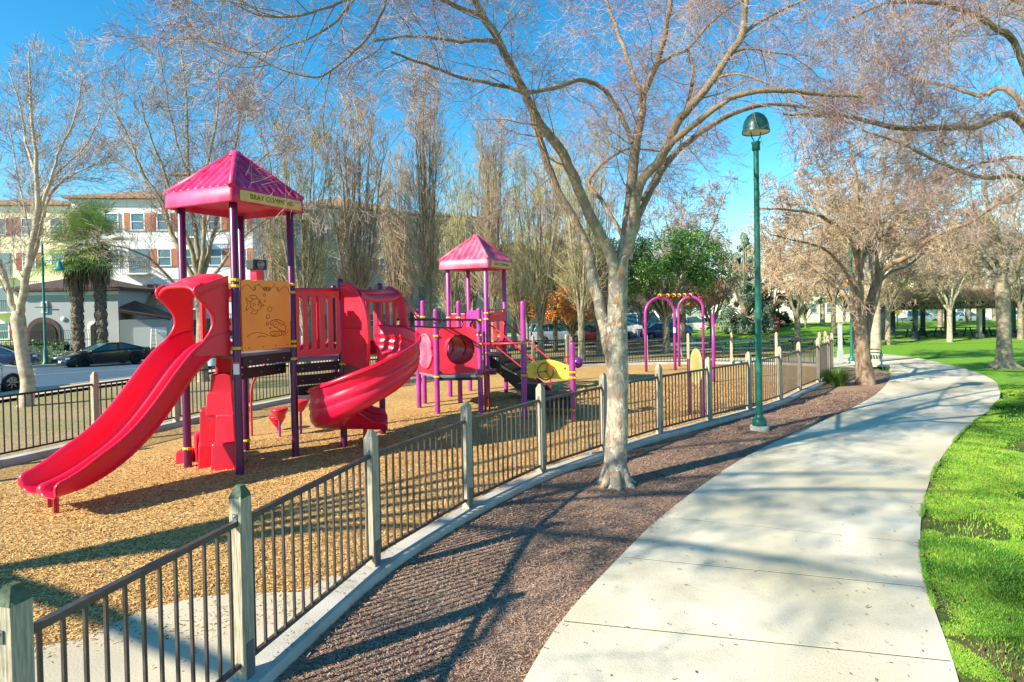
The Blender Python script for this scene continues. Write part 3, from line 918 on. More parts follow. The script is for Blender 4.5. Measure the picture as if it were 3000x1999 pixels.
def pole(root, p, z1, m, r=0.0635, clamps=(), z0=-0.15, dome=False, name='post', cm='yellow_clamp'):
    mb = MB(); p = Vector((p[0], p[1], 0))
    prof = [(r, z0), (r, z1)]
    if dome: prof += [(r * math.cos(a), z1 + r * math.sin(a)) for a in (0.3, 0.7, 1.1, 1.45)] + [(0.001, z1 + r)]
    else: prof += [(r * 0.9, z1 + 0.01), (0.001, z1 + 0.01)]
    mb.lathe(p, prof, 20)
    o = mb.build(name, m, root)
    for cz in clamps:
        c = MB()
        c.lathe(p + ZZ * cz, [(r + 0.001, -0.024), (r + 0.014, -0.022), (r + 0.014, 0.022), (r + 0.001, 0.024)], 20)
        c.box(p + ZZ * cz + Vector((0.6, -0.78, 0)) * (r + 0.012), (0.05, 0.035, 0.04), rz=-0.9)
        c.build('clamp', cm, o)
    return o

def roof(root, c, zb, zt, za, m, h=0.785, nr=9, sign=None):
    mb = MB(); c = Vector((c.x, c.y, 0))
    axes = [(-U, -V), (-V, U), (U, V), (V, -U)]      # (outward, tangent)
    hs = h - 0.012
    for nrm, tan in axes:
        nx, ny = nr * 9, 26
        vs = []; fs = []
        slope = math.hypot(hs, za - zt)
        nup = (nrm * (za - zt) + ZZ * hs).normalized()
        for i in range(nx + 1):
            x = -hs + 2 * hs * i / nx
            vmax = max(0.0, 1 - abs(x) / hs)
            ph = (i % 9) / 9.0
            rib = math.sin(math.pi * min(1, ph / 0.62)) ** 0.6 if 0 < ph < 0.62 else 0.0
            for j in range(ny + 1):
                v = vmax * j / ny
                edge = min(1, (vmax - v) / 0.07)
                step = 0.75 + 0.25 * (1 - ((v * 3.3) % 1.0))
                if v < 0.001: fade = 1
                hgt = 0.040 * rib * max(0, edge) * step * (1 if vmax > 0.05 else 0)
                p = c + nrm * (hs * (1 - v)) + tan * x + ZZ * (zt + (za - zt) * v) + nup * hgt
                vs.append(p)
        for i in range(nx):
            for j in range(ny):
                q = i * (ny + 1) + j
                fs.append((q, q + ny + 1, q + ny + 2, q + 1))
        # ends of the ribs closed down to the fascia
        o = len(vs)
        for i in range(nx + 1):
            x = -hs + 2 * hs * i / nx
            vs.append(c + nrm * hs + tan * x + ZZ * (zt - 0.02))
        for i in range(nx):
            fs.append((i * (ny + 1), o + i, o + i + 1, (i + 1) * (ny + 1)))
        mb.add(vs, fs, True)
    # hips
    apex = c + ZZ * (za + 0.015)
    for a, b in ((-1, -1), (1, -1), (1, 1), (-1, 1)):
        k = c + U * (a * hs) + V * (b * hs) + ZZ * zt
        mb.tube([k + ZZ * 0.0, k.lerp(apex, 0.5), apex], [0.05, 0.05, 0.045], 10)
    mb.lathe(apex - ZZ * 0.05, [(0.13, -0.03), (0.10, 0.03), (0.06, 0.07), (0.001, 0.078)], 16)
    o = mb.build('roof', m, root)
    # fascia: rounded box ring slightly flared at the bottom
    fb = MB()
    def ringpts(hh, z, r=0.06, nseg=4):
        pts = []
        for ci, (a, b) in enumerate(((-1, -1), (1, -1), (1, 1), (-1, 1))):
            base = {0: 180, 1: 270, 2: 0, 3: 90}[ci]
            for k in range(nseg + 1):
                t = R_(base + 90 * k / nseg)
                pts.append(c + U * (a * (hh - r) + r * math.cos(t)) + V * (b * (hh - r) + r * math.sin(t)) + ZZ * z)
        return pts
    rings = [ringpts(h - 0.02, zt + 0.02), ringpts(h, zt), ringpts(h + 0.012, zb + 0.02), ringpts(h + 0.004, zb), ringpts(h - 0.05, zb), ringpts(h - 0.06, zb + 0.10)]
    n = len(rings[0]); vs = [p for r in rings for p in r]; fs = []
    for i in range(len(rings) - 1):
        for k in range(n):
            a, b = i * n + k, i * n + (k + 1) % n
            fs.append((a, b, b + n, a + n))
    fs.append(tuple((len(rings) - 1) * n + k for k in range(n)))
    fb.add(vs, fs, True)
    f = fb.build('fascia', m, o)
    f.location = (0, 0, 0)
    return o

def text_mesh(body, size, o, ex, ey, m, parent, name='lettering', depth=0.002, spacing=1.05):
    cu = bpy.data.curves.new(name, 'FONT')
    cu.body = body; cu.size = size; cu.extrude = depth; cu.align_x = 'CENTER'; cu.align_y = 'CENTER'; cu.space_character = spacing
    t = bpy.data.objects.new(name + '_curve', cu); COL.objects.link(t)
    bpy.context.view_layer.update()
    me = bpy.data.meshes.new_from_object(t.evaluated_get(bpy.context.evaluated_depsgraph_get()))
    bpy.data.objects.remove(t); bpy.data.curves.remove(cu)
    nz = Vector(ex).cross(Vector(ey)).normalized()
    off = Vector((0, 0, 0)); p = parent
    while p is not None: off += Vector(p.location); p = p.parent
    for v in me.vertices:
        q = Vector(o) + Vector(ex) * v.co.x + Vector(ey) * v.co.y + nz * v.co.z - off
        v.co = q
    me.materials.clear(); me.materials.append(M[m])
    ob = bpy.data.objects.new(name, me); COL.objects.link(ob); ob.parent = parent
    return ob

def name_sign(root, c, zb, zt, h=0.785, text='BRAY COMMONS'):
    # on the face towards the path (outward -V), shifted towards its right
    n = -V; t = U
    cen = Vector((c.x, c.y, 0)) + n * (h + 0.020) + t * 0.02 + ZZ * ((zb + zt) / 2 - 0.005)
    hw, hh = 0.66, 0.085
    poly = []
    for a, b, s in ((1, -1, 270), (1, 1, 0), (-1, 1, 90), (-1, -1, 180)):
        for k in range(4):
            th = R_(s + 30 * k); poly.append((a * (hw - 0.025) + 0.025 * math.cos(th), b * (hh - 0.025) + 0.025 * math.sin(th)))
    mb = MB(); mb.prism(poly, cen, t, ZZ, 0.012)
    o = mb.build('sign', 'sign_ochre', root)
    text_mesh(text, 0.115, cen + n * 0.008, t, ZZ, 'sign_ink', o)
    return o

def slot_panel(root, a, b, z0, z1, m, slots=5, name='barrier', th=0.05, edge=0.09, inset=0.07, bar=0.075):
    """moulded barrier with rounded upright slots between two posts"""
    a, b = Vector((a[0], a[1], 0)), Vector((b[0], b[1], 0)); d = b - a; L = d.length; d.normalize()
    a = a + d * inset; L -= 2 * inset
    mb = MB()
    H = z1 - z0
    wslot = (L - 2 * edge - (slots - 1) * bar) / slots
    # strips between slots
    def rect(x0, x1, y0, y1): mb.prism([(x0, y0), (x1, y0), (x1, y1), (x0, y1)], a + ZZ * z0, d, ZZ, th)
    rz = 0.10; r = wslot / 2
    xs = edge
    cols = [(0, edge)]
    for i in range(slots):
        if i: cols.append((xs - bar, xs))
        xs += wslot + bar
    cols.append((L - edge, L))
    # one plate with holes made from columns of quads: build outline per slot
    nseg = 6
    vs = []; fs = []
    nrm = d.cross(ZZ)
    def P(x, y, s): return a + d * x + ZZ * (z0 + y) + nrm * (s * th / 2)
    plate = []
    for (x0, x1) in cols:
        plate.append([(x0, rz + r), (x1, rz + r), (x1, H - rz - r), (x0, H - rz - r)])
    xs = edge
    for i in range(slots):
        x0, x1 = xs, xs + wslot; xm = (x0 + x1) / 2
        for k in range(nseg):
            t0, t1 = math.pi * k / nseg, math.pi * (k + 1) / nseg
            plate.append([(xm - r * math.cos(t0), H - rz - r + r * math.sin(t0)), (xm - r * math.cos(t1), H - rz - r + r * math.sin(t1)), (xm - r * math.cos(t1), H), (xm - r * math.cos(t0), H)])
            plate.append([(xm - r * math.cos(t0), rz + r - r * math.sin(t0)), (xm - r * math.cos(t1), rz + r - r * math.sin(t1)), (xm - r * math.cos(t1), 0), (xm - r * math.cos(t0), 0)])
        xs += wslot + bar
    for (x0, x1) in cols:
        plate.append([(x0, H - rz - r), (x1, H - rz - r), (x1, H), (x0, H)])
        plate.append([(x0, 0), (x1, 0), (x1, rz + r), (x0, rz + r)])
    for q in plate:
        mb.prism(q, a + ZZ * z0, d, ZZ, th)
    mb.tube([P(0.02, H, 0), P(L - 0.02, H, 0)], 0.036, 10)
    return mb.build(name, m, root)

def offset_section(line, t):
    P = [Vector((x, y)) for x, y in line]; out = []
    for i, p in enumerate(P):
        d = (P[min(i + 1, len(P) - 1)] - P[max(i - 1, 0)]).normalized()
        out.append(p + Vector((d.y, -d.x)) * t)
    return [(p.x, p.y) for p in P] + [(p.x, p.y) for p in reversed(out)]

def deck(root, pts, z, th=0.07, m='deck_grey', name='deck'):
    mb = MB(); n = len(pts)
    A = [up(p, z) for p in pts]; B = [up(p, z - th) for p in pts]
    mb.add(A + B, [tuple(range(n)), tuple(reversed(range(n, 2 * n)))] + [(i, i + n, (i + 1) % n + n, (i + 1) % n) for i in range(n)])
    return mb.build(name, m, root, bevel=0.006)

# ---- the large structure with the double slide and the spiral slide
F1 = Vector((-4.45, 9.75, 0)); R1 = F1 + U * S_; L1 = F1 + V * S_; B1 = R1 + V * S_; C1 = (F1 + B1) / 2
play = thing('play_structure', (C1.x, C1.y, 0), 'large red and purple play tower with double slide, orange fish panel and spiral slide', 'play structure', 'play structures on wood chips')
fp = pole(play, F1, 4.40, 'purple_steel', clamps=(3.15, 3.05, 2.05))
pole(play, R1, 4.40, 'purple_steel', clamps=(3.10, 2.96, 2.08, 2.0, 1.77))
pole(play, L1, 4.40, 'purple_steel', clamps=(0.33,))
pole(play, B1, 4.40, 'purple_steel', clamps=(3.0, 2.5, 1.5, 0.2))
st = MB()
st.prism([(-0.045, -0.10), (0.045, -0.10), (0.045, 0.10), (-0.045, 0.10)], F1 + Vector((0.22, -0.97, 0)).normalized() * 0.068 + ZZ * 1.73, Vector((0.97, 0.22, 0)), ZZ, 0.004)
so = st.build('warning_sticker', 'sticker_white', fp)
st = MB()
st.prism([(-0.045, 0.07), (0.045, 0.07), (0.045, 0.10), (-0.045, 0.10)], F1 + Vector((0.22, -0.97, 0)).normalized() * 0.071 + ZZ * 1.73, Vector((0.97, 0.22, 0)), ZZ, 0.004)
st.build('sticker_band', 'sticker_red', fp)

rf = roof(play, C1, 4.38, 4.62, 5.39, 'roof_plastic')
name_sign(play, C1, 4.38, 4.62)
P5 = Vector((-3.25, 11.50, 0)); P6 = P5 + U * S_; P7 = P6 + V * S_
pole(play, P5, 3.16, 'purple_steel', clamps=(1.6, 1.33), dome=True)
pole(play, P6, 3.10, 'purple_steel', clamps=(2.9,), dome=True)
pole(play, P7, 3.10, 'purple_steel', clamps=(2.9, 1.9), dome=True)
deck(play, [F1, R1, B1, L1], 1.95)
deck(play, [R1 + U * 0.02, P5, P6, P7, B1 + U * 0.02], 1.76)
# dark skirts and step boards hanging under the decks
mbk = MB()
def board(mb, a, b, z0, z1, off=0.0, th=0.04, m0=0.06, m1=0.06):
    a, b = Vector((a[0], a[1], 0)), Vector((b[0], b[1], 0)); d = (b - a).normalized(); nrm = Vector((d.y, -d.x, 0))
    p, q = a + d * m0 + nrm * off, b - d * m1 + nrm * off
    mb.box((p + q) / 2 + ZZ * ((z0 + z1) / 2), ((q - p).length, th, z1 - z0), rz=math.atan2(d.y, d.x))
    return p, q, nrm
boards = [(F1, R1, 1.74, 1.90, 0.0, 0.09, 0.09), (F1 + V * 0.25, R1 + V * 0.25, 1.50, 1.68, 0.0, 0.12, -0.05), (R1, P5, 1.50, 1.66, 0.0, 0.02, 0.02), (R1, P5, 1.28, 1.45, 0.0, 0.02, 0.02),
          (R1 + U * 0.1, P5 + U * 0.1, 1.08, 1.25, 0.0, 0.0, 0.0)]
for (a, b, z0, z1, off, m0, m1) in boards:
    mb = MB(); p, q, nrm = board(mb, a, b, z0, z1, off, 0.05, m0, m1)
    o = mb.build('step_board', 'black_coated', play, bevel=0.008)
    bb = MB()
    for t in (0.15, 0.5, 0.85):
        bb.lathe(p.lerp(q, t) + nrm * 0.025 + ZZ * ((z0 + z1) / 2 - 0.01), [(0.014, 0.0), (0.012, 0.006), (0.001, 0.009)], 8, axis=nrm)
    bb.build('bolt', 'bolt_steel', o)

# orange panel with the engraved sea picture
def panel_poly():
    W = S_ - 0.17; pts = [(0.02, 0.0), (W - 0.02, 0.0), (W, 0.02)]
    H = 1.16
    for i in range(0, 25):
        t = i / 24; x = W * (1 - t)
        y = H + 0.018 * abs(math.sin(t * math.pi * 4)) - 0.02 * abs(2 * t - 1) ** 6
        pts.append((x, y))
    pts.append((0, 0.02))
    return pts, W, H
pp, PW, PH = panel_poly()
po_ = F1 + U * 0.085 - V * 0.0 + ZZ * 1.985
mb = MB(); mb.prism(pp, po_ + Wd * 0.02, U, ZZ, 0.03)
orange = mb.build('activity_panel', 'orange_panel', play)
en = MB()
def engrave(pts, closed=False, r=0.0045, smooth=3):
    q = [((x - 1450) / 660 * PW, (1305 - y) / 1010 * PH) for x, y in pts]
    P3 = [po_ + Wd * 0.036 + U * a + ZZ * b for a, b in q]
    if closed: P3 = P3 + [P3[0]]
    if smooth and len(P3) > 2: P3 = catmull(P3, smooth)
    en.tube(P3, r, 4, cap=False)
def circ(cx, cy, rx, ry=None, n=14):
    ry = ry or rx
    engrave([(cx + rx * math.cos(2 * math.pi * k / n), cy + ry * math.sin(2 * math.pi * k / n)) for k in range(n)], True, smooth=0)
circ(1635, 640, 74, 84, 20)
engrave([(1563, 605), (1530, 580), (1505, 538), (1512, 590), (1530, 630), (1512, 680), (1507, 727), (1540, 690), (1566, 672)])
engrave([(1598, 560), (1575, 540), (1556, 514), (1600, 508), (1638, 515), (1652, 558)])
engrave([(1598, 718), (1580, 745), (1564, 766), (1610, 776), (1640, 772), (1652, 726)])
engrave([(1706, 615), (1685, 628), (1656, 640), (1680, 655), (1708, 672)]); circ(1676, 602, 12, 14, 8)
for dx in (0, 22): engrave([(1590 + dx, 615), (1600 + dx, 640), (1592 + dx, 665)])
for c_ in ((1750, 503, 15, 20), (1754, 592, 10, 12), (1732, 655, 9, 12), (1818, 712, 31, 38), (1789, 824, 24, 30), (1778, 925, 16, 22), (1820, 998, 9, 12)): circ(*c_)
engrave([(1816, 915), (1850, 882), (1915, 871), (1985, 898), (2028, 960), (2038, 1020), (2026, 1062)], r=0.006)
engrave([(1816, 915), (1838, 948), (1862, 950), (1885, 985), (1912, 985), (1932, 1018), (1960, 1022), (1985, 1048), (2026, 1062)], r=0.006)
engrave([(1814, 1066), (1840, 1046), (1862, 1056), (1885, 1040), (1915, 1052), (1945, 1042), (1975, 1062), (2010, 1052)], r=0.006)
engrave([(1814, 1066), (1845, 1104), (1915, 1122), (1985, 1104), (2026, 1062)], r=0.006)
for k in range(4): engrave([(1850 + 38 * k, 930 + 18 * k), (1880 + 36 * k, 900 + 16 * k), (1930 + 28 * k, 895 + 24 * k)])
for k in range(4): engrave([(1865 + 35 * k, 1065), (1872 + 34 * k, 1085), (1885 + 30 * k, 1108)])
engrave([(1508, 1102), (1560, 1062), (1640, 1048), (1720, 1066), (1800, 1104), (1870, 1126)])
engrave([(1630, 1122), (1675, 1104), (1715, 1106), (1755, 1122)])
engrave([(1995, 1125), (2050, 1090), (2074, 1040)])
for k, sgn in ((0, 1), (1, 1)):
    ox = 1468 + 150 * k
    engrave([(ox, 430), (ox - 2, 395), (ox + 30, 362), (ox + 70, 362), (ox + 105, 395), (ox + 140, 438), (ox + 165, 420), (ox + 160, 390), (ox + 140, 384)])
for k in range(2):
    ox = 2092 - 150 * k
    engrave([(ox, 450), (ox + 2, 415), (ox - 30, 378), (ox - 70, 374), (ox - 105, 405), (ox - 140, 446), (ox - 165, 425), (ox - 158, 395), (ox - 138, 390)])
circ(1756, 410, 20, 24, 10); circ(1816, 410, 20, 24, 10); circ(1756, 410, 9, 11, 6); circ(1816, 410, 9, 11, 6)
for x_ in (1530, 1712, 1890, 2060): circ(x_, 1262, 6, 7, 6)
for x_ in (1680, 1888): circ(x_, 345, 5, 6, 6)
en.build('engraving', 'engraving', orange)
# viewer box above the panel
mb = MB(); vb = F1 + U * 0.56 + V * 0.12
mb.box(vb + ZZ * 3.24, (0.17, 0.15, 0.24), rz=math.atan2(U.y, U.x)); mb.box(vb + ZZ * 3.135, (0.46, 0.10, 0.035), rz=math.atan2(U.y, U.x))
mb.build('viewer_stand', 'red_plastic', play, bevel=0.01)
mb = MB(); mb.box(vb + ZZ * 3.425, (0.30, 0.16, 0.17), rz=math.atan2(U.y, U.x))
vo = mb.build('viewer_box', 'speaker_black', play, bevel=0.012)
mb = MB(); mb.lathe(vb + Wd * 0.08 + ZZ * 3.425, [(0.075, 0.0), (0.075, 0.02), (0.055, 0.022), (0.05, 0.008), (0.001, 0.008)], 20, axis=Wd); mb.build('lens', 'rim_grey', vo)

# inner barrier seen through the slide hood, and the bridge barriers
slot_panel(play, L1, B1, 1.97, 3.02, 'red_plastic', 4, name='barrier')
slot_panel(play, R1 - U * 0.02 + Wd * 0.03, P5 - U * 0.10 + Wd * 0.10, 1.80, 3.0, 'red_plastic', 5, inset=0.05, edge=0.06, bar=0.085)
slot_panel(play, B1, P7, 1.80, 3.0, 'red_plastic', 6)
slot_panel(play, P6, P7, 1.80, 3.0, 'red_plastic', 5)
mb = MB(); board(mb, P5, P6, 1.26, 1.70, 0.0, 0.03, 0.10, 0.7); mb.build('skirt_panel', 'maroon_panel', play)

# double slide
def double_slide():
    O = (F1 + L1) / 2
    D = Vector((-0.50, -0.866, 0)).normalized()
    Rt = Vector((-D.y, D.x, 0)) * -1.0      # right of heading
    prof = [(-0.05, 1.985), (0.15, 1.95), (0.36, 1.82), (0.60, 1.57), (0.90, 1.20), (1.20, 0.87), (1.50, 0.625), (1.80, 0.455), (2.06, 0.36), (2.26, 0.325), (2.40, 0.315), (2.46, 0.30)]
    P = catmull([Vector((a, 0, b)) for a, b in prof], 4)
    half = [(0.00, 0.215), (0.04, 0.20), (0.065, 0.12), (0.10, 0.03), (0.18, 0.0), (0.30, 0.0), (0.40, 0.03), (0.44, 0.12), (0.462, 0.30), (0.485, 0.36), (0.515, 0.365), (0.535, 0.335)]
    line = [(-a, b) for a, b in reversed(half)] + half[1:]
    sec = offset_section(line, 0.028)
    frames = []
    for i, p in enumerate(P):
        t = (P[min(i + 1, len(P) - 1)] - P[max(i - 1, 0)]).normalized()
        o = O + D * p.x + ZZ * p.z
        upv = (ZZ * t.x - D * t.z).normalized()
        s = p.x / 2.46
        hs = 0.98 if s < 0.70 else 0.98 - 0.42 * (max(0.0, s - 0.72) / 0.28) ** 1.3
        if i >= len(P) - 4: hs *= (0.93, 0.82, 0.62, 0.34)[i - (len(P) - 4)]
        sx = 1.0 - 0.02 * s
        frames.append((o, Rt, upv, sx, hs))
    mb = MB(); mb.sweep(frames, sec, True, True)
    sl = mb.build('double_slide', 'slide_plastic', play)
    # end legs
    for side, s_ in ((0.34, 2.18), (-0.02, 2.26)):
        mb = MB(); q = O + D * s_ + Rt * side
        mb.box(q + ZZ * 0.12, (0.06, 0.02, 0.36), rz=math.atan2(Rt.y, Rt.x))
        mb.box(q + ZZ * 0.12 + D * 0.02, (0.02, 0.05, 0.36), rz=math.atan2(Rt.y, Rt.x))
        mb.build('slide_leg', 'red_steel', sl)
    # hood: two cheeks with a waisted front edge and a sloping arched top
    hd = MB()
    z0 = 1.90
    front = [(0.62, 1.98), (0.50, 2.12), (0.34, 2.30), (0.27, 2.47), (0.31, 2.64), (0.44, 2.80), (0.56, 2.93), (0.55, 3.02), (0.44, 3.08)]
    fr = [(p.x, p.y) for p in catmull([Vector((a, b, 0)) for a, b in front], 3)]
    cheek = [(0.0, 1.93)] + fr + [(0.0, 3.22)]
    for sd in (-1, 1):
        hd.prism(cheek, O + Rt * (sd * 0.505), D, ZZ, 0.035)
        ed = [O + Rt * (sd * 0.505) + D * a + ZZ * b for a, b in fr]
        hd.tube(ed, 0.026, 8)
    # top sheet
    vs = []; fs = []
    N = 16; K = 8
    for j in range(K + 1):
        s = j / K
        x = 0.0 + 0.53 * s; zc = 3.27 - 0.20 * s ** 1.6
        for i in range(N + 1):
            a = -1 + 2 * i / N
            yy = 0.53 * a
            drop = 0.17 * abs(a) ** 4
            vs.append(O + D * x + Rt * yy + ZZ * (zc - drop))
    for j in range(K):
        for i in range(N):
            q = j * (N + 1) + i; fs.append((q, q + 1, q + N + 2, q + N + 1))
    o = len(vs)
    vs2 = [v - ZZ * 0.035 for v in vs]
    fs2 = [tuple(reversed([k + o for k in f])) for f in fs]
    hd.add(vs + vs2, fs + fs2, True)
    lip = [vs[K * (N + 1) + i] - ZZ * 0.02 for i in range(N + 1)]
    hd.tube(lip, 0.03, 8)
    hd.build('slide_hood', 'red_plastic', sl)
double_slide()

# stepped rock climber under the tower
rk = MB()
def rock(x, y, sx, sy, z0, z1, rz, tp=0.86):
    c, s = math.cos(rz), math.sin(rz)
    vs = []
    for z, k in ((z0, 1.0), (z0 + (z1 - z0) * 0.93, tp + 0.03), (z1, tp - 0.05)):
        for i, j in ((-1, -1), (1, -1), (1, 1), (-1, 1)):
            a, b = i * sx / 2 * k, j * sy / 2 * k
            vs.append((x + a * c - b * s, y + a * s + b * c, z))
    rk.add(vs, [(0, 1, 5, 4), (1, 2, 6, 5), (2, 3, 7, 6), (3, 0, 4, 7), (4, 5, 9, 8), (5, 6, 10, 9), (6, 7, 11, 10), (7, 4, 8, 11), (8, 9, 10, 11), (3, 2, 1, 0)])
rock(-4.88, 10.20, 0.42, 0.40, -0.05, 0.46, 0.25); rock(-5.24, 10.38, 0.40, 0.42, -0.05, 0.40, 0.5)
rock(-5.80, 10.62, 0.26, 0.30, -0.05, 0.22, 0.2); rock(-5.55, 10.75, 0.3, 0.3, -0.05, 0.5, 0.6)
rock(-4.92, 10.40, 0.34, 0.36, 0.44, 0.90, 0.05); rock(-5.28, 10.50, 0.34, 0.40, 0.38, 0.98, 0.4)
rock(-5.08, 10.52, 0.46, 0.36, 0.86, 1.26, 0.2); rock(-5.12, 10.62, 0.36, 0.34, 1.22, 1.56, 0.35); rock(-5.12, 10.74, 0.26, 0.30, 1.52, 1.86, 0.2)
rk.build('rock_climber', 'red_plastic', play, bevel=0.02)
# bent climbing pole
mb = MB(); a = G(579, 1003)
mb.tube(catmull([a - ZZ * 0.1, a + ZZ * 0.7, a + ZZ * 1.05 + Vector((0.03, 0, 0)), a + ZZ * 1.30 + Vector((0.14, 0.0, 0)), a + ZZ * 1.55 + Vector((0.34, 0.02, 0))], 5), 0.024, 10)
mb.build('climbing_pole', 'red_steel', play)

# spiral slide
def spiral():
    E = (P5 + P6) / 2
    Rr = 0.66
    heads = []; T = []
    w = Wd
    for s in (0.05, 0.2, 0.4): T.append((E + w * s, w, 1.745 - 0.02 * s, 1.0))
    start = E + w * 0.58; Cc = start - U * Rr
    h0 = math.atan2(w.y, w.x)
    zt = lambda d: float(np.interp(d, [0, 45, 90, 135, 180, 225, 270, 310, 335], [1.71, 1.56, 1.29, 0.98, 0.70, 0.50, 0.40, 0.33, 0.30]))
    for d in range(0, 336, 12):
        h = h0 - R_(d); hv = Vector((math.cos(h), math.sin(h), 0)); rt = Vector((hv.y, -hv.x, 0))
        T.append((Cc - rt * Rr, hv, zt(d), float(np.interp(d, [0, 60, 120, 240, 300, 336], [1.0, 1.05, 1.22, 1.25, 1.0, 0.65]))))
    last = T[-1]
    for s, k in ((0.10, 0.62), (0.22, 0.56), (0.32, 0.5), (0.38, 0.3)): T.append((last[0] + last[1] * s, last[1], 0.30 - 0.02 * s - (0.02 if s > 0.35 else 0), k))
    line = [(-0.44, 0.49), (-0.425, 0.54), (-0.395, 0.55), (-0.37, 0.50), (-0.365, 0.40), (-0.345, 0.375), (-0.345, 0.335), (-0.36, 0.31), (-0.355, 0.25), (-0.33, 0.225), (-0.33, 0.19), (-0.335, 0.16), (-0.31, 0.08), (-0.24, 0.02), (-0.1, 0.0),
            (0.1, 0.0), (0.22, 0.03), (0.29, 0.11), (0.325, 0.25), (0.35, 0.32), (0.385, 0.335), (0.41, 0.31)]
    sec = offset_section(line, 0.03)
    fr = []
    for i, (p, hv, z, k) in enumerate(T):
        rt = Vector((hv.y, -hv.x, 0))
        bank_ = 0.10 if 3 < i < len(T) - 6 else 0.03
        r2 = (rt - ZZ * bank_).normalized(); u2 = (ZZ + rt * bank_).normalized()
        fr.append((p + ZZ * z, r2, u2, 1.0, k))
    mb = MB(); mb.sweep(fr, sec, True, True)
    sp = mb.build('spiral_slide', 'slide_plastic', play)
    mb = MB(); q = T[-3][0]; mb.box(q + ZZ * 0.13 - Vector((0.25, 0.15, 0)), (0.07, 0.04, 0.36)); mb.build('slide_leg', 'red_steel', sp)
    # hood with two cheeks, cross bar and top
    hd = MB()
    ch = [(0.10, 1.64), (0.64, 1.50), (0.68, 1.9), (0.67, 2.35), (0.62, 2.64), (0.52, 2.86), (0.38, 3.02), (0.24, 3.10), (0.12, 3.09), (0.10, 3.05)]
    chf = [(0.55, 1.70), (0.66, 1.62), (0.74, 1.9), (0.70, 2.2), (0.66, 2.55), (0.56, 2.82), (0.42, 2.98), (0.26, 3.05), (0.20, 2.98), (0.36, 2.86), (0.48, 2.65), (0.55, 2.3)]
    lowp = [(0.06, 1.68), (0.56, 1.68), (0.56, 2.28), (0.06, 2.28)]
    a0 = P5 - U * 0.09; b0 = P6 - U * 0.06
    hd.prism(ch, a0, Wd, ZZ, 0.06)
    hd.prism(chf, b0, Wd, ZZ, 0.06)
    slot_panel(sp, b0 + Wd * 0.0, b0 + Wd * 0.62, 1.68, 2.92, 'red_plastic', 3, inset=0.03, edge=0.05, bar=0.07)
    ed = catmull([a0 + Wd * a + ZZ * b for a, b in ch[1:9]], 3); hd.tube(ed, 0.045, 10)
    ed = catmull([b0 + Wd * a + ZZ * b for a, b in chf[1:9]], 3); hd.tube(ed, 0.045, 10)
    # arched top: sheet from cheek to cheek
    rows = []
    N = 12
    for (a, b) in ((0.24, 2.90), (0.28, 2.955), (0.40, 2.94), (0.52, 2.88), (0.58, 2.80), (0.55, 2.75)):
        rows.append([a0.lerp(b0, i / N) + Wd * a + ZZ * (b + 0.10 * (abs(2 * i / N - 1) ** 5)) for i in range(N + 1)])
    vs = [p for r in rows for p in r]; fs = []
    for j in range(len(rows) - 1):
        for i in range(N):
            q = j * (N + 1) + i; fs.append((q, q + 1, q + N + 2, q + N + 1))
    hd.add(vs, fs, True)
    hd.tube([a0 + Wd * 0.42 + ZZ * 2.93, b0 + Wd * 0.42 + ZZ * 2.93], 0.07, 12)
    hd.build('slide_hood', 'red_plastic', sp)
    # seam line between hood halves
    sm = MB(); sm.box(a0 + Wd * 0.40 + ZZ * 2.28 - U * 0.034, (0.58, 0.006, 0.008), rz=math.atan2(Wd.y, Wd.x)); sm.build('seam', 'maroon_panel', sp)
spiral()
# rails running on to the second structure
rails1 = MB()
p4 = Vector((-0.81, 14.8, 0)); p3 = Vector((-1.87, 14.8, 0)); p1 = Vector((-2.46, 15.7, 0)); p2 = Vector((-2.41, 16.35, 0))
rails1.tube([up(P6 + Wd * 0.35, 2.40), up(p4, 2.29)], 0.026, 10)
rails1.tube(catmull([up(P6 + Wd * 0.35, 2.27), up((-1.35, 14.25), 2.13), up((-1.20, 14.45), 2.16), up((-1.18, 14.5), 2.24), up((-1.2, 14.45), 2.30)], 4), 0.019, 8)
rails1.tube([up(P6 + U * 0.5 , 3.02), up(p1, 2.50)], 0.03, 8); rails1.tube([up(P6 + U * 0.62, 2.92), up(p1, 2.36)], 0.02, 8)
rails1.build('overhead_rail', 'purple_steel', play)

# stepping pods
def pod(x, y, htop, label, rad=0.17):
    b = G(x, y)
    t = thing('stepping_pod', b, label, 'stepping pod', 'stepping pods behind the purple post')
    mb = MB(); mb.lathe(b, [(0.026, -0.1), (0.026, htop - 0.18)], 10); mb.build('stem', 'magenta_steel', t)
    mb = MB(); h = htop
    mb.lathe(b, [(0.03, h - 0.25), (0.07, h - 0.22), (rad * .75, h - 0.12), (rad, h - 0.05), (rad * 1.04, h - 0.02), (rad, h), (rad * .9, h + 0.005), (0.001, h + 0.005)], 24); mb.build('seat', 'red_plastic', t)
pod(643, 1005, 0.60, 'red stepping pod on a purple stem, nearer of the two overlapping pods')
pod(638, 990, 0.33, 'low red stepping pod half hidden behind the nearer pod')
pod(692, 998, 0.72, 'tall red stepping pod between the purple tower post and the spiral slide')

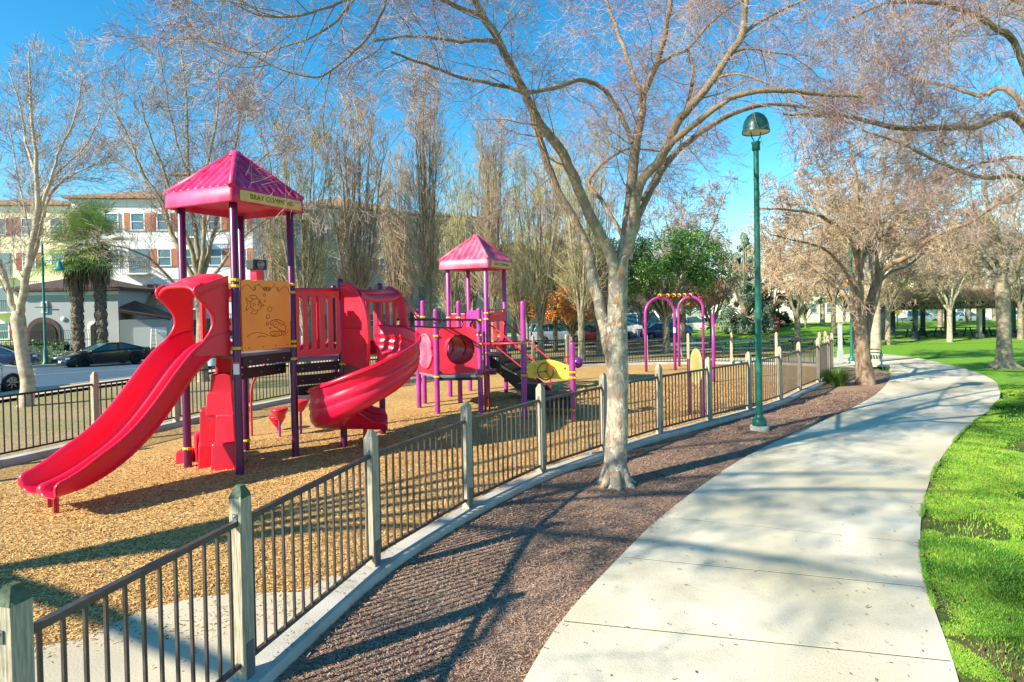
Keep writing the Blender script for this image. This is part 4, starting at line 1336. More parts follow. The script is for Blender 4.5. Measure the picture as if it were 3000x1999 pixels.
# ---- the second structure
C2 = Vector((-0.722, 17.0, 0)); A2 = C2 + V * S_; D2 = C2 + U * S_; B2 = D2 + V * S_; M2 = (C2 + B2) / 2
play2 = thing('play_structure', (M2.x, M2.y, 0), 'smaller magenta play tower farther away with crawl tunnel, black stairs and yellow steering panel', 'play structure', 'play structures on wood chips')
for p, cl in ((C2, (2.42, 2.25, 1.3)), (A2, (2.3, 0.9)), (D2, (2.46, 1.3)), (B2, (1.6,))): pole(play2, p, 3.72, 'magenta_steel', clamps=cl)
roof(play2, M2, 3.68, 3.93, 4.68, 'faded_roof_plastic', h=0.795)
name_sign(play2, M2, 3.68, 3.93, h=0.795)
for p, z, cl in ((p1, 2.52, (2.40,)), (p2, 2.75, (2.36,)), (p3, 2.53, (1.92, 0.92)), (p4, 2.53, (2.29, 1.92, 1.70, 0.92)), (Vector((0.25, 13.95, 0)), 2.68, (1.76, 1.02)), (Vector((1.33, 13.5, 0)), 1.74, (1.12, 1.0, 0.28)),
                 (Vector((-1.45, 16.4, 0)), 2.72, (2.32, 0.85))):
    pole(play2, p, z, 'magenta_steel', clamps=cl, dome=True)
p5 = Vector((0.25, 13.95, 0)); p6 = Vector((1.33, 13.5, 0)); p7 = Vector((-1.45, 16.4, 0))
deck(play2, [C2, D2, B2, A2], 1.22)
deck(play2, [p3 + Vector((0, -0.03, 0)), p4 + Vector((0, -0.03, 0)), C2 + Wd * 0.0 - U * 0.02, A2 - U * 0.02, p2, p1], 0.96)
mb = MB(); board(mb, p3, p4, 0.82, 0.93, 0.0, 0.04); mb.build('step_board', 'black_coated', play2)
mb = MB(); mb.box(up((-0.95, 16.2), 0.86), (1.0, 0.6, 0.10)); mb.build('skirt_panel', 'maroon_panel', play2)
# tunnel
def holed_panel(mb, a, b, z0, z1, cx, cz, r, th=0.05):
    a = Vector((a[0], a[1], 0)); b = Vector((b[0], b[1], 0)); d = (b - a); L = d.length; d.normalize()
    n = 32; outer = []; inner = []
    for k in range(n):
        t = 2 * math.pi * k / n; c, s = math.cos(t), math.sin(t)
        m = max(abs(c) / (L / 2), abs(s) / ((z1 - z0) / 2)); ox, oz = c / m, s / m
        outer.append((L / 2 + ox, (z0 + z1) / 2 + oz)); inner.append((cx + r * c, cz + r * s))
    for k in range(n):
        j = (k + 1) % n
        mb.prism([outer[k], outer[j], inner[j], inner[k]], a, d, ZZ, th)
mb = MB(); holed_panel(mb, p3 + Vector((0.07, 0, 0)), p4 - Vector((0.07, 0, 0)), 1.0, 2.12, 0.52, 1.58, 0.36); mb.build('tunnel_panel', 'red_plastic', play2)
mb = MB(); cx = p3.x + 0.07 + 0.52
a_ = Vector((cx, 14.83, 1.58)); b_ = Vector((cx - 0.72, 15.9, 1.58))
mb.tube([a_, b_], 0.385, 28, cap=False); mb.tube([a_, b_], 0.36, 28, cap=False)
for q in (a_, a_.lerp(b_, 0.5), b_): mb.tube([q - Vector((0, 0.02, 0)), q + Vector((0, 0.02, 0))], 0.41, 28, cap=False)
mb.build('crawl_tunnel', 'red_plastic', play2)
mb = MB(); mb.prism([(0.07, 0.95), (0.98, 0.95), (0.98, 2.1), (0.07, 2.1)], p1, (p3 - p1).normalized(), ZZ, 0.04); mb.build('side_panel', 'red_plastic', play2, bevel=0.01)
mb = MB(); q = (p1 + p3) / 2; dd = (p3 - p1).normalized(); nn = Vector((-dd.y, dd.x, 0)) * -1
mb.tube([q + nn * 0.05 + dd * (0.38 * math.cos(t)) + ZZ * (1.52 + 0.42 * math.sin(t)) for t in np.linspace(0.2, 6.1, 26)], 0.03, 8); mb.prism([(0.36 * math.cos(t), 0.40 * math.sin(t)) for t in np.linspace(0, 6.28, 25)[:-1]], q + nn * 0.04 + ZZ * 1.52, dd, ZZ, 0.02); mb.build('panel_ring', 'faded_roof_plastic', play2)
# panels on the upper deck
mb = MB(); mb.prism([(0.08, 1.75), (0.55, 1.75), (0.55, 2.42), (0.08, 2.42)], A2, -V, ZZ, 0.04); mb.build('barrier', 'red_plastic', play2, bevel=0.02)
mb = MB(); holed_panel(mb, A2 - V * 0.58, C2 + V * 0.08, 1.30, 2.50, 0.24, 2.08, 0.13); mb.build('barrier', 'magenta_steel', play2)
slot_panel(play2, A2, B2, 1.3, 2.35, 'red_plastic', 5); slot_panel(play2, B2, D2, 1.3, 2.35, 'red_plastic', 5)
mb = MB()
for zz, hh in ((2.50, 0.05), (2.40, 0.05), (2.26, 0.20)):
    c_ = (C2 + D2) / 2 + Wd * 0.02
    mb.box(c_ + ZZ * zz, (S_ - 0.14, 0.10, hh), rz=math.atan2(U.y, U.x))
mb.build('stair_lintel', 'red_plastic', play2, bevel=0.01)
# stairs going down towards the path
stair0 = (C2 + D2) / 2
for k in range(5):
    mb = MB(); c_ = stair0 + Wd * (0.14 + 0.27 * k)
    z = 1.20 - 0.22 * k
    mb.box(c_ + ZZ * (z - 0.02), (0.29, 0.86, 0.04), rz=math.atan2(Wd.y, Wd.x))
    mb.box(c_ + Wd * 0.13 + ZZ * (z - 0.12), (0.02, 0.86, 0.16), rz=math.atan2(Wd.y, Wd.x))
    mb.build('stair_tread', 'black_coated', play2)
for sd in (-1, 1):
    o_ = stair0 + U * (sd * 0.46)
    mb = MB(); mb.prism([(0.0, 1.22), (0.0, 0.92), (1.40, -0.02 if sd > 5 else -0.15), (1.50, 0.10), (1.42, 0.28)], o_, Wd, ZZ, 0.03); mb.build('stringer', 'black_coated' if sd < 0 else 'maroon_panel', play2)
    o_ = stair0 + U * (sd * 0.52)
    mb = MB()
    mb.tube(catmull([o_ + ZZ * 2.05, o_ + Wd * 0.2 + ZZ * 2.0, o_ + Wd * 1.35 + ZZ * 1.12, o_ + Wd * 1.45 + ZZ * 1.0, o_ + Wd * 1.46 + ZZ * 0.5, o_ + Wd * 1.46 - ZZ * 0.1], 5), 0.022, 8)
    mb.tube(catmull([o_ + ZZ * 1.55, o_ + Wd * 0.2 + ZZ * 1.5, o_ + Wd * 1.40 + ZZ * 0.62, o_ + Wd * 1.46 + ZZ * 0.55], 5), 0.018, 8)
    mb.tube([o_ + ZZ * 1.25, o_ + ZZ * 2.5], 0.02, 8)
    mb.build('handrail', 'red_steel', play2)
for q_, z_ in ((stair0 + Wd * 0.75 + U * 0.2, 0.75), (Vector((-0.62, 15.3, 0)), 0.95), (Vector((-0.70, 14.9, 0)), 2.0)):
    mb = MB(); mb.tube([up(q_, -0.1), up(q_, z_)], 0.027, 8); mb.build('support_pole', 'red_steel', play2)
mb = MB(); mb.tube([up(p4, 1.70), up(p5, 1.76)], 0.026, 8); mb.build('crossbar', 'red_steel', play2)
for z0, z1, sx in ((0.42, 0.50, 1.0), (0.18, 0.40, 0.8)):
    mb = MB(); mb.box(up((1.05, 14.6), (z0 + z1) / 2), (sx, 0.7, z1 - z0), rz=-0.25); mb.build('transfer_step', 'black_coated', play2, bevel=0.01)
mb = MB(); mb.box(up((0.42, 15.0), 0.55), (0.6, 0.35, 0.28), rz=-0.3); mb.build('transfer_step', 'black_coated', play2)
# steering panel
dd = (p6 - p5).normalized(); Lp = (p6 - p5).length
pl_ = [(0.09, 0.96), (Lp - 0.11, 0.96), (Lp - 0.09, 1.0), (Lp - 0.09, 1.26)]
for i in range(1, 12):
    t = i / 12; pl_.append((Lp - 0.09 - t * (Lp - 0.18), 1.27 + 0.12 * math.sin(math.pi * t) ** 1.2))
pl_ += [(0.09, 1.26)]
mb = MB(); mb.prism(pl_, p5, dd, ZZ, 0.03); sp_ = mb.build('steering_panel', 'yellow_panel', play2)
nn = Vector((dd.y, -dd.x, 0)); wc = p5 + dd * 0.56 + ZZ * 1.13 + nn * 0.10
mb = MB()
ring = [wc + (dd * math.cos(t) + ZZ * math.sin(t)) * 0.19 for t in np.linspace(0, 2 * math.pi, 25)]
mb.tube(ring, 0.016, 8, cap=False)
for t in (1.2, 3.3, 5.4): mb.tube([wc, wc + (dd * math.cos(t) + ZZ * math.sin(t)) * 0.19], 0.012, 6)
mb.tube([wc - nn * 0.1, wc + nn * 0.02], 0.03, 8); mb.build('steering_wheel', 'red_steel', play2)
mb = MB()
for zz in (1.06, 1.22): mb.lathe(p5 + dd * 0.27 + ZZ * zz + nn * 0.016, [(0.05, 0), (0.05, 0.006), (0.038, 0.006), (0.038, 0.002), (0.001, 0.002)], 16, axis=nn)
mb.lathe(p5 + dd * 0.98 + ZZ * 1.22 + nn * 0.016, [(0.03, 0), (0.03, 0.03), (0.001, 0.035)], 12, axis=nn)
mb.build('dial', 'sign_ochre', sp_)
mb = MB(); mb.lathe(up(p6, 1.30) + Vector((0.15, 0.35, 0)), [(0.001, -0.13)] + [(0.13 * math.cos(a), 0.13 * math.sin(a)) for a in np.linspace(-1.4, 1.4, 9)] + [(0.001, 0.13)], 18); mb.tube([up(p6, 1.30), up(p6, 1.30) + Vector((0.15, 0.35, 0))], 0.02, 8); mb.build('bead', 'ball_purple', play2)
mb = MB(); mb.tube(catmull([up(p6, 1.2), up(p6, 1.3) + Vector((-0.12, 0.1, 0)), up(p6, 1.42) + Vector((-0.14, 0.25, 0)), up(p6, 1.45) + Vector((0.05, 0.4, 0))], 4), 0.018, 8)
mb.build('hand_hoop', 'red_steel', play2)
# ---- free-standing pieces
def arch(root, a, b, z, m, r=0.055):
    a, b = Vector(a), Vector(b); mid = (a + b) / 2; rad = (b - a).length / 2; d = (b - a).normalized()
    pts = [up(a, -0.3), up(a, z - rad)] + [up(mid, z - rad) - d * (rad * math.cos(t)) + ZZ * (rad * math.sin(t)) for t in np.linspace(0.15, math.pi - 0.15, 15)] + [up(b, z - rad), up(b, -0.3)]
    mb = MB(); mb.tube(pts, r, 14); return mb.build('arch', m, root)
a1, a2 = G(1484.8, 855), G(1551.7, 852); b1, b2 = G(1561, 843), G(1617, 843)
sw = thing('arch_climber', up((a1 + b2) / 2, gz(23)), 'pair of magenta arches joined by a ringed overhead bar beyond the tree trunk', 'play arches')
arch(sw, a1, a2, 2.78, 'magenta_steel'); arch(sw, b1, b2, 2.80, 'magenta_steel')
m1, m2 = up((a1 + a2) / 2, 2.86), up((b1 + b2) / 2, 2.88)
mb = MB(); mb.tube([m1 - (m2 - m1) * 0.05, m2 + (m2 - m1) * 0.05], 0.045, 10); mb.build('crossbar', 'red_steel', sw)
for t in (0.0, 0.25, 0.45, 0.62, 0.8, 1.0):
    mb = MB(); q = m1.lerp(m2, t); e = (m2 - m1).normalized(); mb.tube([q - e * 0.03, q + e * 0.03], 0.075, 12); mb.build('clamp', 'yellow_clamp', sw)
mb = MB(); mb.lathe(up(a2, 1.5), [(0.057, -0.1), (0.057, 0.1)], 14); mb.build('sticker', 'sticker_white', sw)

q = G(1640, 879)
lp = thing('post', q, 'single slender magenta pole standing right of the arches', 'play pole')
mb = MB(); mb.tube([q - ZZ * 0.2, q + ZZ * 1.2 + Vector((0.01, 0, 0)), q + ZZ * 2.2], [0.06, 0.055, 0.05], 14); mb.build('pole', 'magenta_steel', lp)
mb = MB(); mb.lathe(q + ZZ * 2.2, [(0.05, 0), (0.045, 0.05), (0.001, 0.08)], 14); mb.build('cap', 'magenta_steel', lp)

ql, qr = G(1584.8, 954), G(1613 + 3, 958)
pn = thing('oval_board', up((ql + qr) / 2, 0), 'upright oval tan play panel held between two purple posts behind the fence', 'play panel')
for p_ in (ql, qr): pole(pn, p_, 1.30, 'purple_steel', r=0.045)
dd = (qr - ql).normalized(); mid = (ql + qr) / 2
oval = [(0.155 * math.cos(t), 0.42 * math.copysign(abs(math.sin(t)) ** 0.8, math.sin(t))) for t in np.linspace(0, 2 * math.pi, 30)[:-1]]
mb = MB(); mb.prism(oval, up(mid, 1.15) - Vector((0, 0.05, 0)), dd, ZZ, 0.03); mb.build('board', 'tan_panel', pn)

# ---- park lamps
def lamp(p, label, k=1.0, top=5.83, group='green park lamps', name='park_lamp', foot=True):
    p = Vector(p)
    t = thing(name, p, label, 'street lamp', group)
    if foot:
        mb = MB(); mb.lathe(p, [(0.185, -0.1), (0.19, 0.08), (0.17, 0.11), (0.001, 0.112)], 24); mb.build('footing', 'concrete_kerb', t)
    mb = MB(); mb.lathe(p, [(0.14, 0.112), (0.145, 0.22), (0.12, 0.25), (0.085, 0.27), (0.075, 0.34)], 24); mb.build('base', 'lamp_green', t)
    mb = MB(); mb.lathe(p, [(0.068, 0.27), (0.065, 0.6), (0.058, top * 0.6), (0.052, top - 0.15)], 24); mb.build('pole', 'lamp_green', t)
    mb = MB(); mb.lathe(p, [(0.052, top - 0.16), (0.078, top - 0.15), (0.078, top - 0.03), (0.09, top - 0.01), (0.09, top + 0.02), (0.001, top + 0.03)], 20); mb.build('collar', 'lamp_green', t)
    mb = MB()
    for s in (-1, 1): mb.tube(catmull([p + ZZ * top, p + Vector((s * 0.05, 0, top + 0.06)), p + Vector((s * 0.09, 0, top + 0.14)), p + Vector((s * 0.10, 0, top + 0.24))], 4), 0.012, 8)
    mb.build('yoke', 'lamp_green', t)
    mb = MB(); mb.lathe(p, [(0.265, top + 0.20), (0.27, top + 0.24), (0.255, top + 0.27), (0.25, top + 0.34), (0.22, top + 0.45), (0.16, top + 0.54), (0.07, top + 0.60), (0.001, top + 0.61)], 28); h = mb.build('hood', 'lamp_hood', t)
    mb = MB(); mb.lathe(p, [(0.001, top + 0.215), (0.20, top + 0.205), (0.255, top + 0.215)], 28); mb.build('glass', 'lamp_glass', h)
    return t
lamp(G(1745.5, 990), 'tall green park lamp with domed hood rising from the mulch bed beside the curved path')

# small grey marker on the near kerb
q = G(1356, 1043, 0.1)
mk = thing('marker_stake', q, 'short white utility marker standing on the kerb just left of the big tree trunk', 'marker')
mb = MB(); mb.box(q + ZZ * 0.09, (0.055, 0.03, 0.2)); mb.build('stake', 'sticker_white', mk, bevel=0.004)
mb = MB(); mb.box(q + ZZ * 0.13 - Vector((0, 0.017, 0)), (0.045, 0.004, 0.06)); mb.build('plate', 'stucco_grey', mk)

# ornamental grass tuft by the right tree
def tuft(x, y, rad, h, n, label, m='tuft_green'):
    b = G(x, y)
    r = rng.uniform(0, 1, n) ** 0.7 * rad * 0.35; a = rng.uniform(0, 6.28, n)
    px, py = b.x + r * np.cos(a), b.y + r * np.sin(a)
    K = 5; V_ = []; F_ = []
    hh = h * rng.uniform(.6, 1.1, n); out = rad * rng.uniform(.1, 1.0, n)
    aa = a + rng.uniform(-.5, .5, n)
    for k in range(K):
        t = k / (K - 1)
        ox = np.cos(aa) * out * t ** 1.6; oy = np.sin(aa) * out * t ** 1.6; z = b.z + hh * (1.35 * t - 0.45 * t * t * (0.6 + out / rad))
        w = 0.008 * (1 - t * 0.9)
        for s in (-1, 1): V_.append(np.stack([px + ox - np.sin(aa) * w * s, py + oy + np.cos(aa) * w * s, z], 1))
    Vv = np.stack(V_, 1).reshape(-1, 3); o = np.arange(n) * (2 * K)
    for k in range(K - 1): F_.append(np.stack([o + 2 * k, o + 2 * k + 1, o + 2 * k + 3, o + 2 * k + 2], 1))
    return tag(npmesh('grass_tuft', Vv, np.concatenate(F_), m), label, 'plant')
tuft(1925, 888, 0.55, 0.62, 900, 'green ornamental grass tuft at the foot of the right hand tree')
tuft(1902, 882, 0.40, 0.50, 500, 'smaller darker grass tuft close to the fence beside the green one')

# ------------------------------------------------------------------ trees
def tubes_np(groups):
    """groups: dict n_sides -> list of (pts array (k,3), radii array (k,)); returns verts, faces(quads)"""
    VV = []; FF = []; off = 0
    by = {}
    for ns, lst in groups.items():
        for p, r in lst: by.setdefault((ns, len(p)), []).append((p, r))
    for (ns, k), lst in by.items():
        P = np.array([a for a, b in lst], dtype=np.float64); R = np.array([b for a, b in lst], dtype=np.float64)
        N = len(P)
        T = np.zeros_like(P)
        T[:, 1:-1] = P[:, 2:] - P[:, :-2] if k > 2 else T[:, 1:-1]
        T[:, 0] = P[:, 1] - P[:, 0]; T[:, -1] = P[:, -1] - P[:, -2]
        T /= np.linalg.norm(T, axis=2, keepdims=True) + 1e-9
        ref = np.zeros((N, 1, 3)); ref[:, 0] = T.mean(axis=1)
        alt = np.where(np.abs(ref[..., 2:3]) < 0.85, np.array([0, 0, 1.0]), np.array([1.0, 0, 0]))
        S = np.cross(T, np.broadcast_to(alt, T.shape)); S /= np.linalg.norm(S, axis=2, keepdims=True) + 1e-9
        W = np.cross(S, T)
        ang = 2 * np.pi * np.arange(ns) / ns
        V_ = P[:, :, None, :] + (S[:, :, None, :] * np.cos(ang)[None, None, :, None] + W[:, :, None, :] * np.sin(ang)[None, None, :, None]) * R[:, :, None, None]
        VV.append(V_.reshape(-1, 3))
        base = off + (np.arange(N) * k * ns)[:, None, None]
        i = np.arange(k - 1)[None, :, None] * ns; a = np.arange(ns)[None, None, :]; b = (a + 1) % ns
        f = np.stack([base + i + a, base + i + ns + a, base + i + ns + b, base + i + b], axis=-1).reshape(-1, 4)
        FF.append(f); off += N * k * ns
    return np.concatenate(VV), np.concatenate(FF)

class Tree:
    def __init__(s, seed):
        s.r = random.Random(seed); s.limbs = {}; s.twigs = {}; s.tips = []
    def put(s, pts, rad, level, ns):
        d = s.limbs if level <= 1 else s.twigs
        d.setdefault(ns, []).append((np.array([tuple(p) for p in pts]), np.array(rad)))
    def limb(s, pts, r0, r1, n=5, ns=9, wob=0.0):
        P = catmull(pts, n)
        if wob:
            for p in P[1:-1]: p += Vector((s.r.uniform(-wob, wob), s.r.uniform(-wob, wob), s.r.uniform(-wob, wob) * 0.6))
        m = len(P) - 1
        rad = [(r0 + (r1 - r0) * (i / m) ** 0.85) * (1 + s.r.uniform(-.05, .05)) for i in range(m + 1)]
        s.put(P, rad, 0, ns)
        return P, rad
    def grow(s, p, d, L, r, level, cfg):
        """one branch and its children"""
        R = s.r
        k = cfg['steps'][min(level, len(cfg['steps']) - 1)]
        pts = [p.copy()]; dd = d.normalized(); st = L / k
        droop = cfg['trop'][min(level, len(cfg['trop']) - 1)]
        kink = cfg.get('kink', 0.22)
        for i in range(k):
            dd = (dd + Vector((R.gauss(0, kink), R.gauss(0, kink), R.gauss(0, kink))) * (1 if i else .4) + Vector((0, 0, droop))).normalized()
            pts.append(pts[-1] + dd * st)
        rad = [max(cfg['rmin'], r * (1 - 0.75 * i / k)) for i in range(k + 1)]
        ns = 6 if level <= 1 else (4 if level == 2 else 3)
        s.put(pts, rad, level, ns)
        maxl = cfg['levels']
        if level >= maxl:
            s.tips.append(pts[-1]); return
        nc = cfg['kids'][min(level, len(cfg['kids']) - 1)]
        nc = int(nc) + (1 if R.random() < nc % 1 else 0)
        s.sprout(pts, rad, L, level + 1, nc, cfg, 0.18)
    def sprout(s, pts, rad, L, level, nc, cfg, t0):
        R = s.r; m = len(pts) - 1; av = cfg.get('avoid')
        for c in range(nc):
            t = t0 + (1 - t0) * (c + R.random()) / nc
            x = t * m; i = min(int(x), m - 1); q = pts[i].lerp(pts[i + 1], x - i)
            if av is not None and q.y > 1:
                e = q - Vector((0, 0, CAMZ)); lam = av.y / e.y; h_ = Vector((0, 0, CAMZ)) + e * lam
                if e.y < av.y - CAMZ * 0 and (h_ - av).length < (0.62 if level > 2 else 0.75): continue
            ax = (pts[i + 1] - pts[i]).normalized()
            a = R_(cfg['ang'][min(level - 1, len(cfg['ang']) - 1)] * R.uniform(.65, 1.3))
            sd, up_, _ = frame_of(ax); ph = R.uniform(0, 6.28)
            nd = ax * math.cos(a) + (sd * math.cos(ph) + up_ * math.sin(ph)) * math.sin(a)
            nl = L * cfg['len'] * R.uniform(.6, 1.15) * (1.12 - 0.5 * t)
            rr = (rad[i] if hasattr(rad, '__len__') else rad) * cfg.get('rk', 0.55) * R.uniform(.7, 1.05)
            s.grow(q, nd, nl, max(cfg['rmin'], rr), level, cfg)
    def finish(s, name, base, bark, twig, label, cat, group=None, trunk='trunk', crown='crown'):
        root = thing(name, base, label, cat, group)
        if s.limbs:
            v, f = tubes_np(s.limbs); npmesh(trunk, v, f, bark, root, True)
        if s.twigs:
            v, f = tubes_np(s.twigs); npmesh(crown, v, f, twig, root, False)
        return root

def trunk_pts(T, pts, radii, n=4, ns=16):
    P = catmull(pts, n); m = len(P) - 1; k = len(radii) - 1
    rad = [float(np.interp(i / m * k, range(k + 1), radii)) * (1 + T.r.uniform(-.03, .03)) for i in range(m + 1)]
    T.put(P, rad, 0, ns)
    return P, rad

# twigs are kept pruned back round the head of the park lamp
LAMPHEAD = G(1745.5, 990) + Vector((0, 0, 6.15))
# ---- the big tree in front
def hero():
    T = Tree(5); Y = 8.85
    b = G(1415, 1116)
    P, rad = trunk_pts(T, [b - ZZ * 0.15, b + ZZ * 0.0, b + ZZ * 0.12, b + ZZ * 0.35, AT(1419, 950, Y), AT(1419, 850, Y), AT(1418, 760, Y), AT(1419, 690, Y), AT(1421, 635, Y), AT(1425, 600, Y)],
                       [0.29, 0.23, 0.185, 0.168, 0.160, 0.155, 0.150, 0.142, 0.140, 0.11], 4, 20)
    for k in range(7):     # root flare
        a = k * 0.9 + 0.2
        T.put([b + Vector((math.cos(a) * 0.33, math.sin(a) * 0.33, -0.03)), b + Vector((math.cos(a) * 0.19, math.sin(a) * 0.19, 0.07)), b + Vector((math.cos(a) * 0.10, math.sin(a) * 0.10, 0.34))], [0.03, 0.06, 0.055], 0, 8)
    specs = [
        ([(1412, 860, 0), (1396, 780, .06), (1376, 700, .1), (1362, 640, .15), (1350, 575, .3), (1325, 516, .4), (1281, 440, .5), (1257, 376, .5), (1237, 312, .4), (1222, 262, .35)], .115, .06, 0),
        ([(1419, 660, 0), (1403, 590, -.1), (1377, 536, -.25), (1345, 472, -.4), (1313, 396, -.6), (1285, 340, -.75), (1245, 292, -.9), (1217, 240, -1.0), (1189, 180, -1.1), (1149, 100, -1.3), (1109, 36, -1.4), (1075, -30, -1.6), (1010, -120, -1.9)], .105, .045, 1),
        ([(1217, 240, -1.0), (1210, 215, -.9), (1221, 212, -.6), (1285, 200, -.3), (1333, 184, 0), (1381, 200, .2), (1413, 240, .3), (1433, 280, .3), (1453, 328, .25)], .035, .045, 1),
        ([(1424, 640, 0), (1436, 560, .0), (1450, 460, .1), (1453, 390, .2), (1465, 312, .3), (1476, 248, .35), (1477, 205, .35)], .115, .075, 1),
        ([(1477, 210, .35), (1457, 180, .5), (1433, 108, .9), (1409, 48, 1.2), (1393, 0, 1.4), (1375, -90, 1.7)], .05, .03, 1),
        ([(1477, 215, .35), (1489, 192, .2), (1513, 136, 0), (1529, 72, -.2), (1541, 0, -.4), (1545, -90, -.6)], .065, .035, 1),
        ([(1508, 150, .05), (1545, 128, .3), (1581, 112, .5), (1637, 48, .8), (1701, 4, 1.1), (1760, -40, 1.4)], .04, .02, 1),
        ([(1426, 620, 0), (1447, 540, -.1), (1469, 430, -.2), (1521, 360, -.35), (1553, 288, -.5), (1597, 232, -.6), (1641, 180, -.7), (1673, 128, -.8), (1705, 80, -.9), (1713, 0, -1.0), (1716, -80, -1.1)], .095, .045, 1),
        ([(1705, 80, -.9), (1740, 52, -.9), (1800, 22, -.8), (1850, 0, -.7), (1920, -20, -.6)], .03, .015, 1),
        ([(1440, 600, 0), (1465, 500, .3), (1497, 432, .6), (1537, 368, 1.0), (1581, 328, 1.3), (1661, 272, 1.7), (1725, 248, 2.0), (1781, 240, 2.2), (1860, 250, 2.4), (1960, 285, 2.6)], .09, .03, 1),
        ([(1521, 365, -.3), (1541, 332, -.6), (1589, 292, -.9), (1661, 236, -1.2), (1725, 212, -1.3), (1801, 208, -1.3), (1881, 216, -1.2), (1980, 222, -1.1)], .06, .03, 1),
        ([(1455, 590, .1), (1417, 520, .8), (1381, 460, 1.1), (1353, 420, 1.2), (1381, 380, 1.4), (1421, 352, 1.5), (1445, 342, 1.5), (1490, 345, 1.6), (1530, 350, 1.7)], .05, .02, 1),
        ([(1200, 212, -1.0), (1165, 200, -1.0), (1121, 192, -1.2), (1041, 172, -1.4), (981, 150, -1.6), (900, 120, -1.9)], .035, .015, 1),
        ([(1148, 98, -1.3), (1100, 92, -1.5), (1061, 96, -1.6), (1000, 88, -1.8), (941, 84, -2.0), (860, 95, -2.1)], .035, .012, 1),
        ([(1075, -30, -1.6), (980, -70, -1.9), (900, -50, -2.2), (820, -10, -2.4), (740, 20, -2.6), (680, 36, -2.7), (600, 36, -2.8), (530, 5, -2.9)], .03, .010, 1),
        ([(900, -50, -2.2), (880, 20, -2.3), (850, 80, -2.4), (800, 130, -2.5), (730, 178, -2.6), (650, 160, -2.7), (560, 120, -2.8), (470, 90, -2.9)], .022, .008, 1),
        ([(820, -10, -2.4), (760, 60, -2.2), (690, 95, -2.1), (600, 118, -2.0), (500, 110, -1.9), (430, 60, -1.8)], .018, .008, 1),
        ([(1109, 36, -1.4), (1060, 20, -1.6), (1000, -10, -1.9), (920, -60, -2.3), (820, -120, -2.6)], .035, .015, 1),
        ([(1581, 112, .5), (1592, 160, .5), (1590, 200, .3), (1580, 230, 0)], .03, .03, 1),
        ([(1673, 128, -.8), (1712, 112, -.6), (1760, 118, -.4), (1830, 130, -.2)], .02, .012, 1),
        ([(1641, 180, -.7), (1690, 170, -.9), (1740, 182, -1.0), (1800, 215, -1.1), (1860, 300, -1.2)], .02, .012, 1),
        ([(1237, 312, .4), (1260, 380, .0), (1265, 420, -.2)], .012, .008, 1),
    ]
    cfg = dict(levels=4, steps=[5, 5, 4, 3, 3], trop=[0.02, 0.02, -0.01, -0.03, -0.03], kids=[0, 5.8, 5.4, 4.2], ang=[50, 52, 52, 46], len=0.72, rmin=0.0018, kink=0.17, rk=0.5, avoid=LAMPHEAD)
    for pts, r0, r1, sp in specs:
        P, rad = T.limb([AT(x, y, Y + dy) for x, y, dy in pts], r0 * .86, r1 * .8, 4, 12, wob=0.010)
        if not sp:
            T.sprout(P, [0.02] * len(P), 1.25, 1, 3, cfg, 0.75); continue
        L = sum((b - a).length for a, b in zip(P, P[1:]))
        n = max(4, int(L * 4.2))
        T.sprout(P, [max(0.014, min(0.026, q * .4)) for q in rad], 1.9, 1, n, cfg, 0.35 if L > 2 else 0.2)
    print('hero tips', len(T.tips))
    T.finish('bare_tree', b, 'bark_hero', 'twig_mauve', 'big bare tree with mottled pale bark forking wide, standing in the mulch bed', 'tree')
hero()

# ---- tree from outside the frame on the right, long limbs reaching in
def right_over():
    T = Tree(17); b = Vector((10.2, 10.6, 0))
    trunk_pts(T, [b - ZZ * .1, b + ZZ * .2, b + ZZ * 1.4, b + Vector((-.1, 0, 2.6)), b + Vector((-.15, 0, 3.4))], [.30, .22, .19, .18, .15], 4, 14)
    fork = b + Vector((-.12, 0, 3.2))
    specs = [
        ([(2440, 400, 10.6), (2353, 285, 10.4), (2240, 292, 10.2), (2140, 296, 10.0), (2040, 290, 9.8), (1960, 270, 9.7), (1880, 265, 9.6), (1800, 262, 9.6)], .075, .018),
        ([(2440, 330, 10.8), (2340, 230, 11.4), (2250, 220, 11.8), (2180, 200, 12), (2100, 180, 12.2), (2000, 130, 12.5)], .06, .016),
        ([(2450, 260, 10.2), (2400, 80, 9.4), (2330, 0, 9.0), (2250, -80, 8.6)], .06, .02),
        ([(2440, 300, 10.2), (2353, 150, 9.4), (2280, 60, 9.0), (2200, 20, 8.8), (2120, 5, 8.6), (2030, 10, 8.4), (1960, 40, 8.3)], .06, .014),
        ([(2450, 420, 11), (2380, 380, 12), (2280, 370, 12.8), (2200, 395, 13.2), (2110, 430, 13.4)], .055, .014),
        ([(2450, 420, 10), (2370, 420, 9.6), (2260, 410, 9.4), (2150, 370, 9.3), (2070, 330, 9.2), (1980, 300, 9.2)], .045, .012),
        ([(2450, 300, 11), (2380, 100, 12.5), (2300, -20, 13.5)], .05, .02),
    ]
    cfg = dict(levels=4, steps=[5, 5, 4, 3, 3], trop=[0.0, -0.02, -0.04, -0.06, -0.06], kids=[0, 5.6, 5.4, 4.4], ang=[50, 52, 52, 46], len=0.72, rmin=0.0022, kink=0.18, rk=0.5, avoid=LAMPHEAD)
    for pts, r0, r1 in specs:
        w = [fork] + [AT(*q) for q in pts[1:]]
        P, rad = T.limb(w, r0, r1, 4, 10, wob=0.015)
        L = sum((b_ - a_).length for a_, b_ in zip(P, P[1:]))
        T.sprout(P, [max(0.013, min(0.024, q * .4)) for q in rad], 2.1, 1, int(L * 4.2), cfg, 0.2)
    print('right tips', len(T.tips))
    T.finish('bare_tree', b, 'bark_brown', 'twig_mauve', 'bare tree whose long level limbs reach over the path from the right edge', 'tree')
right_over()

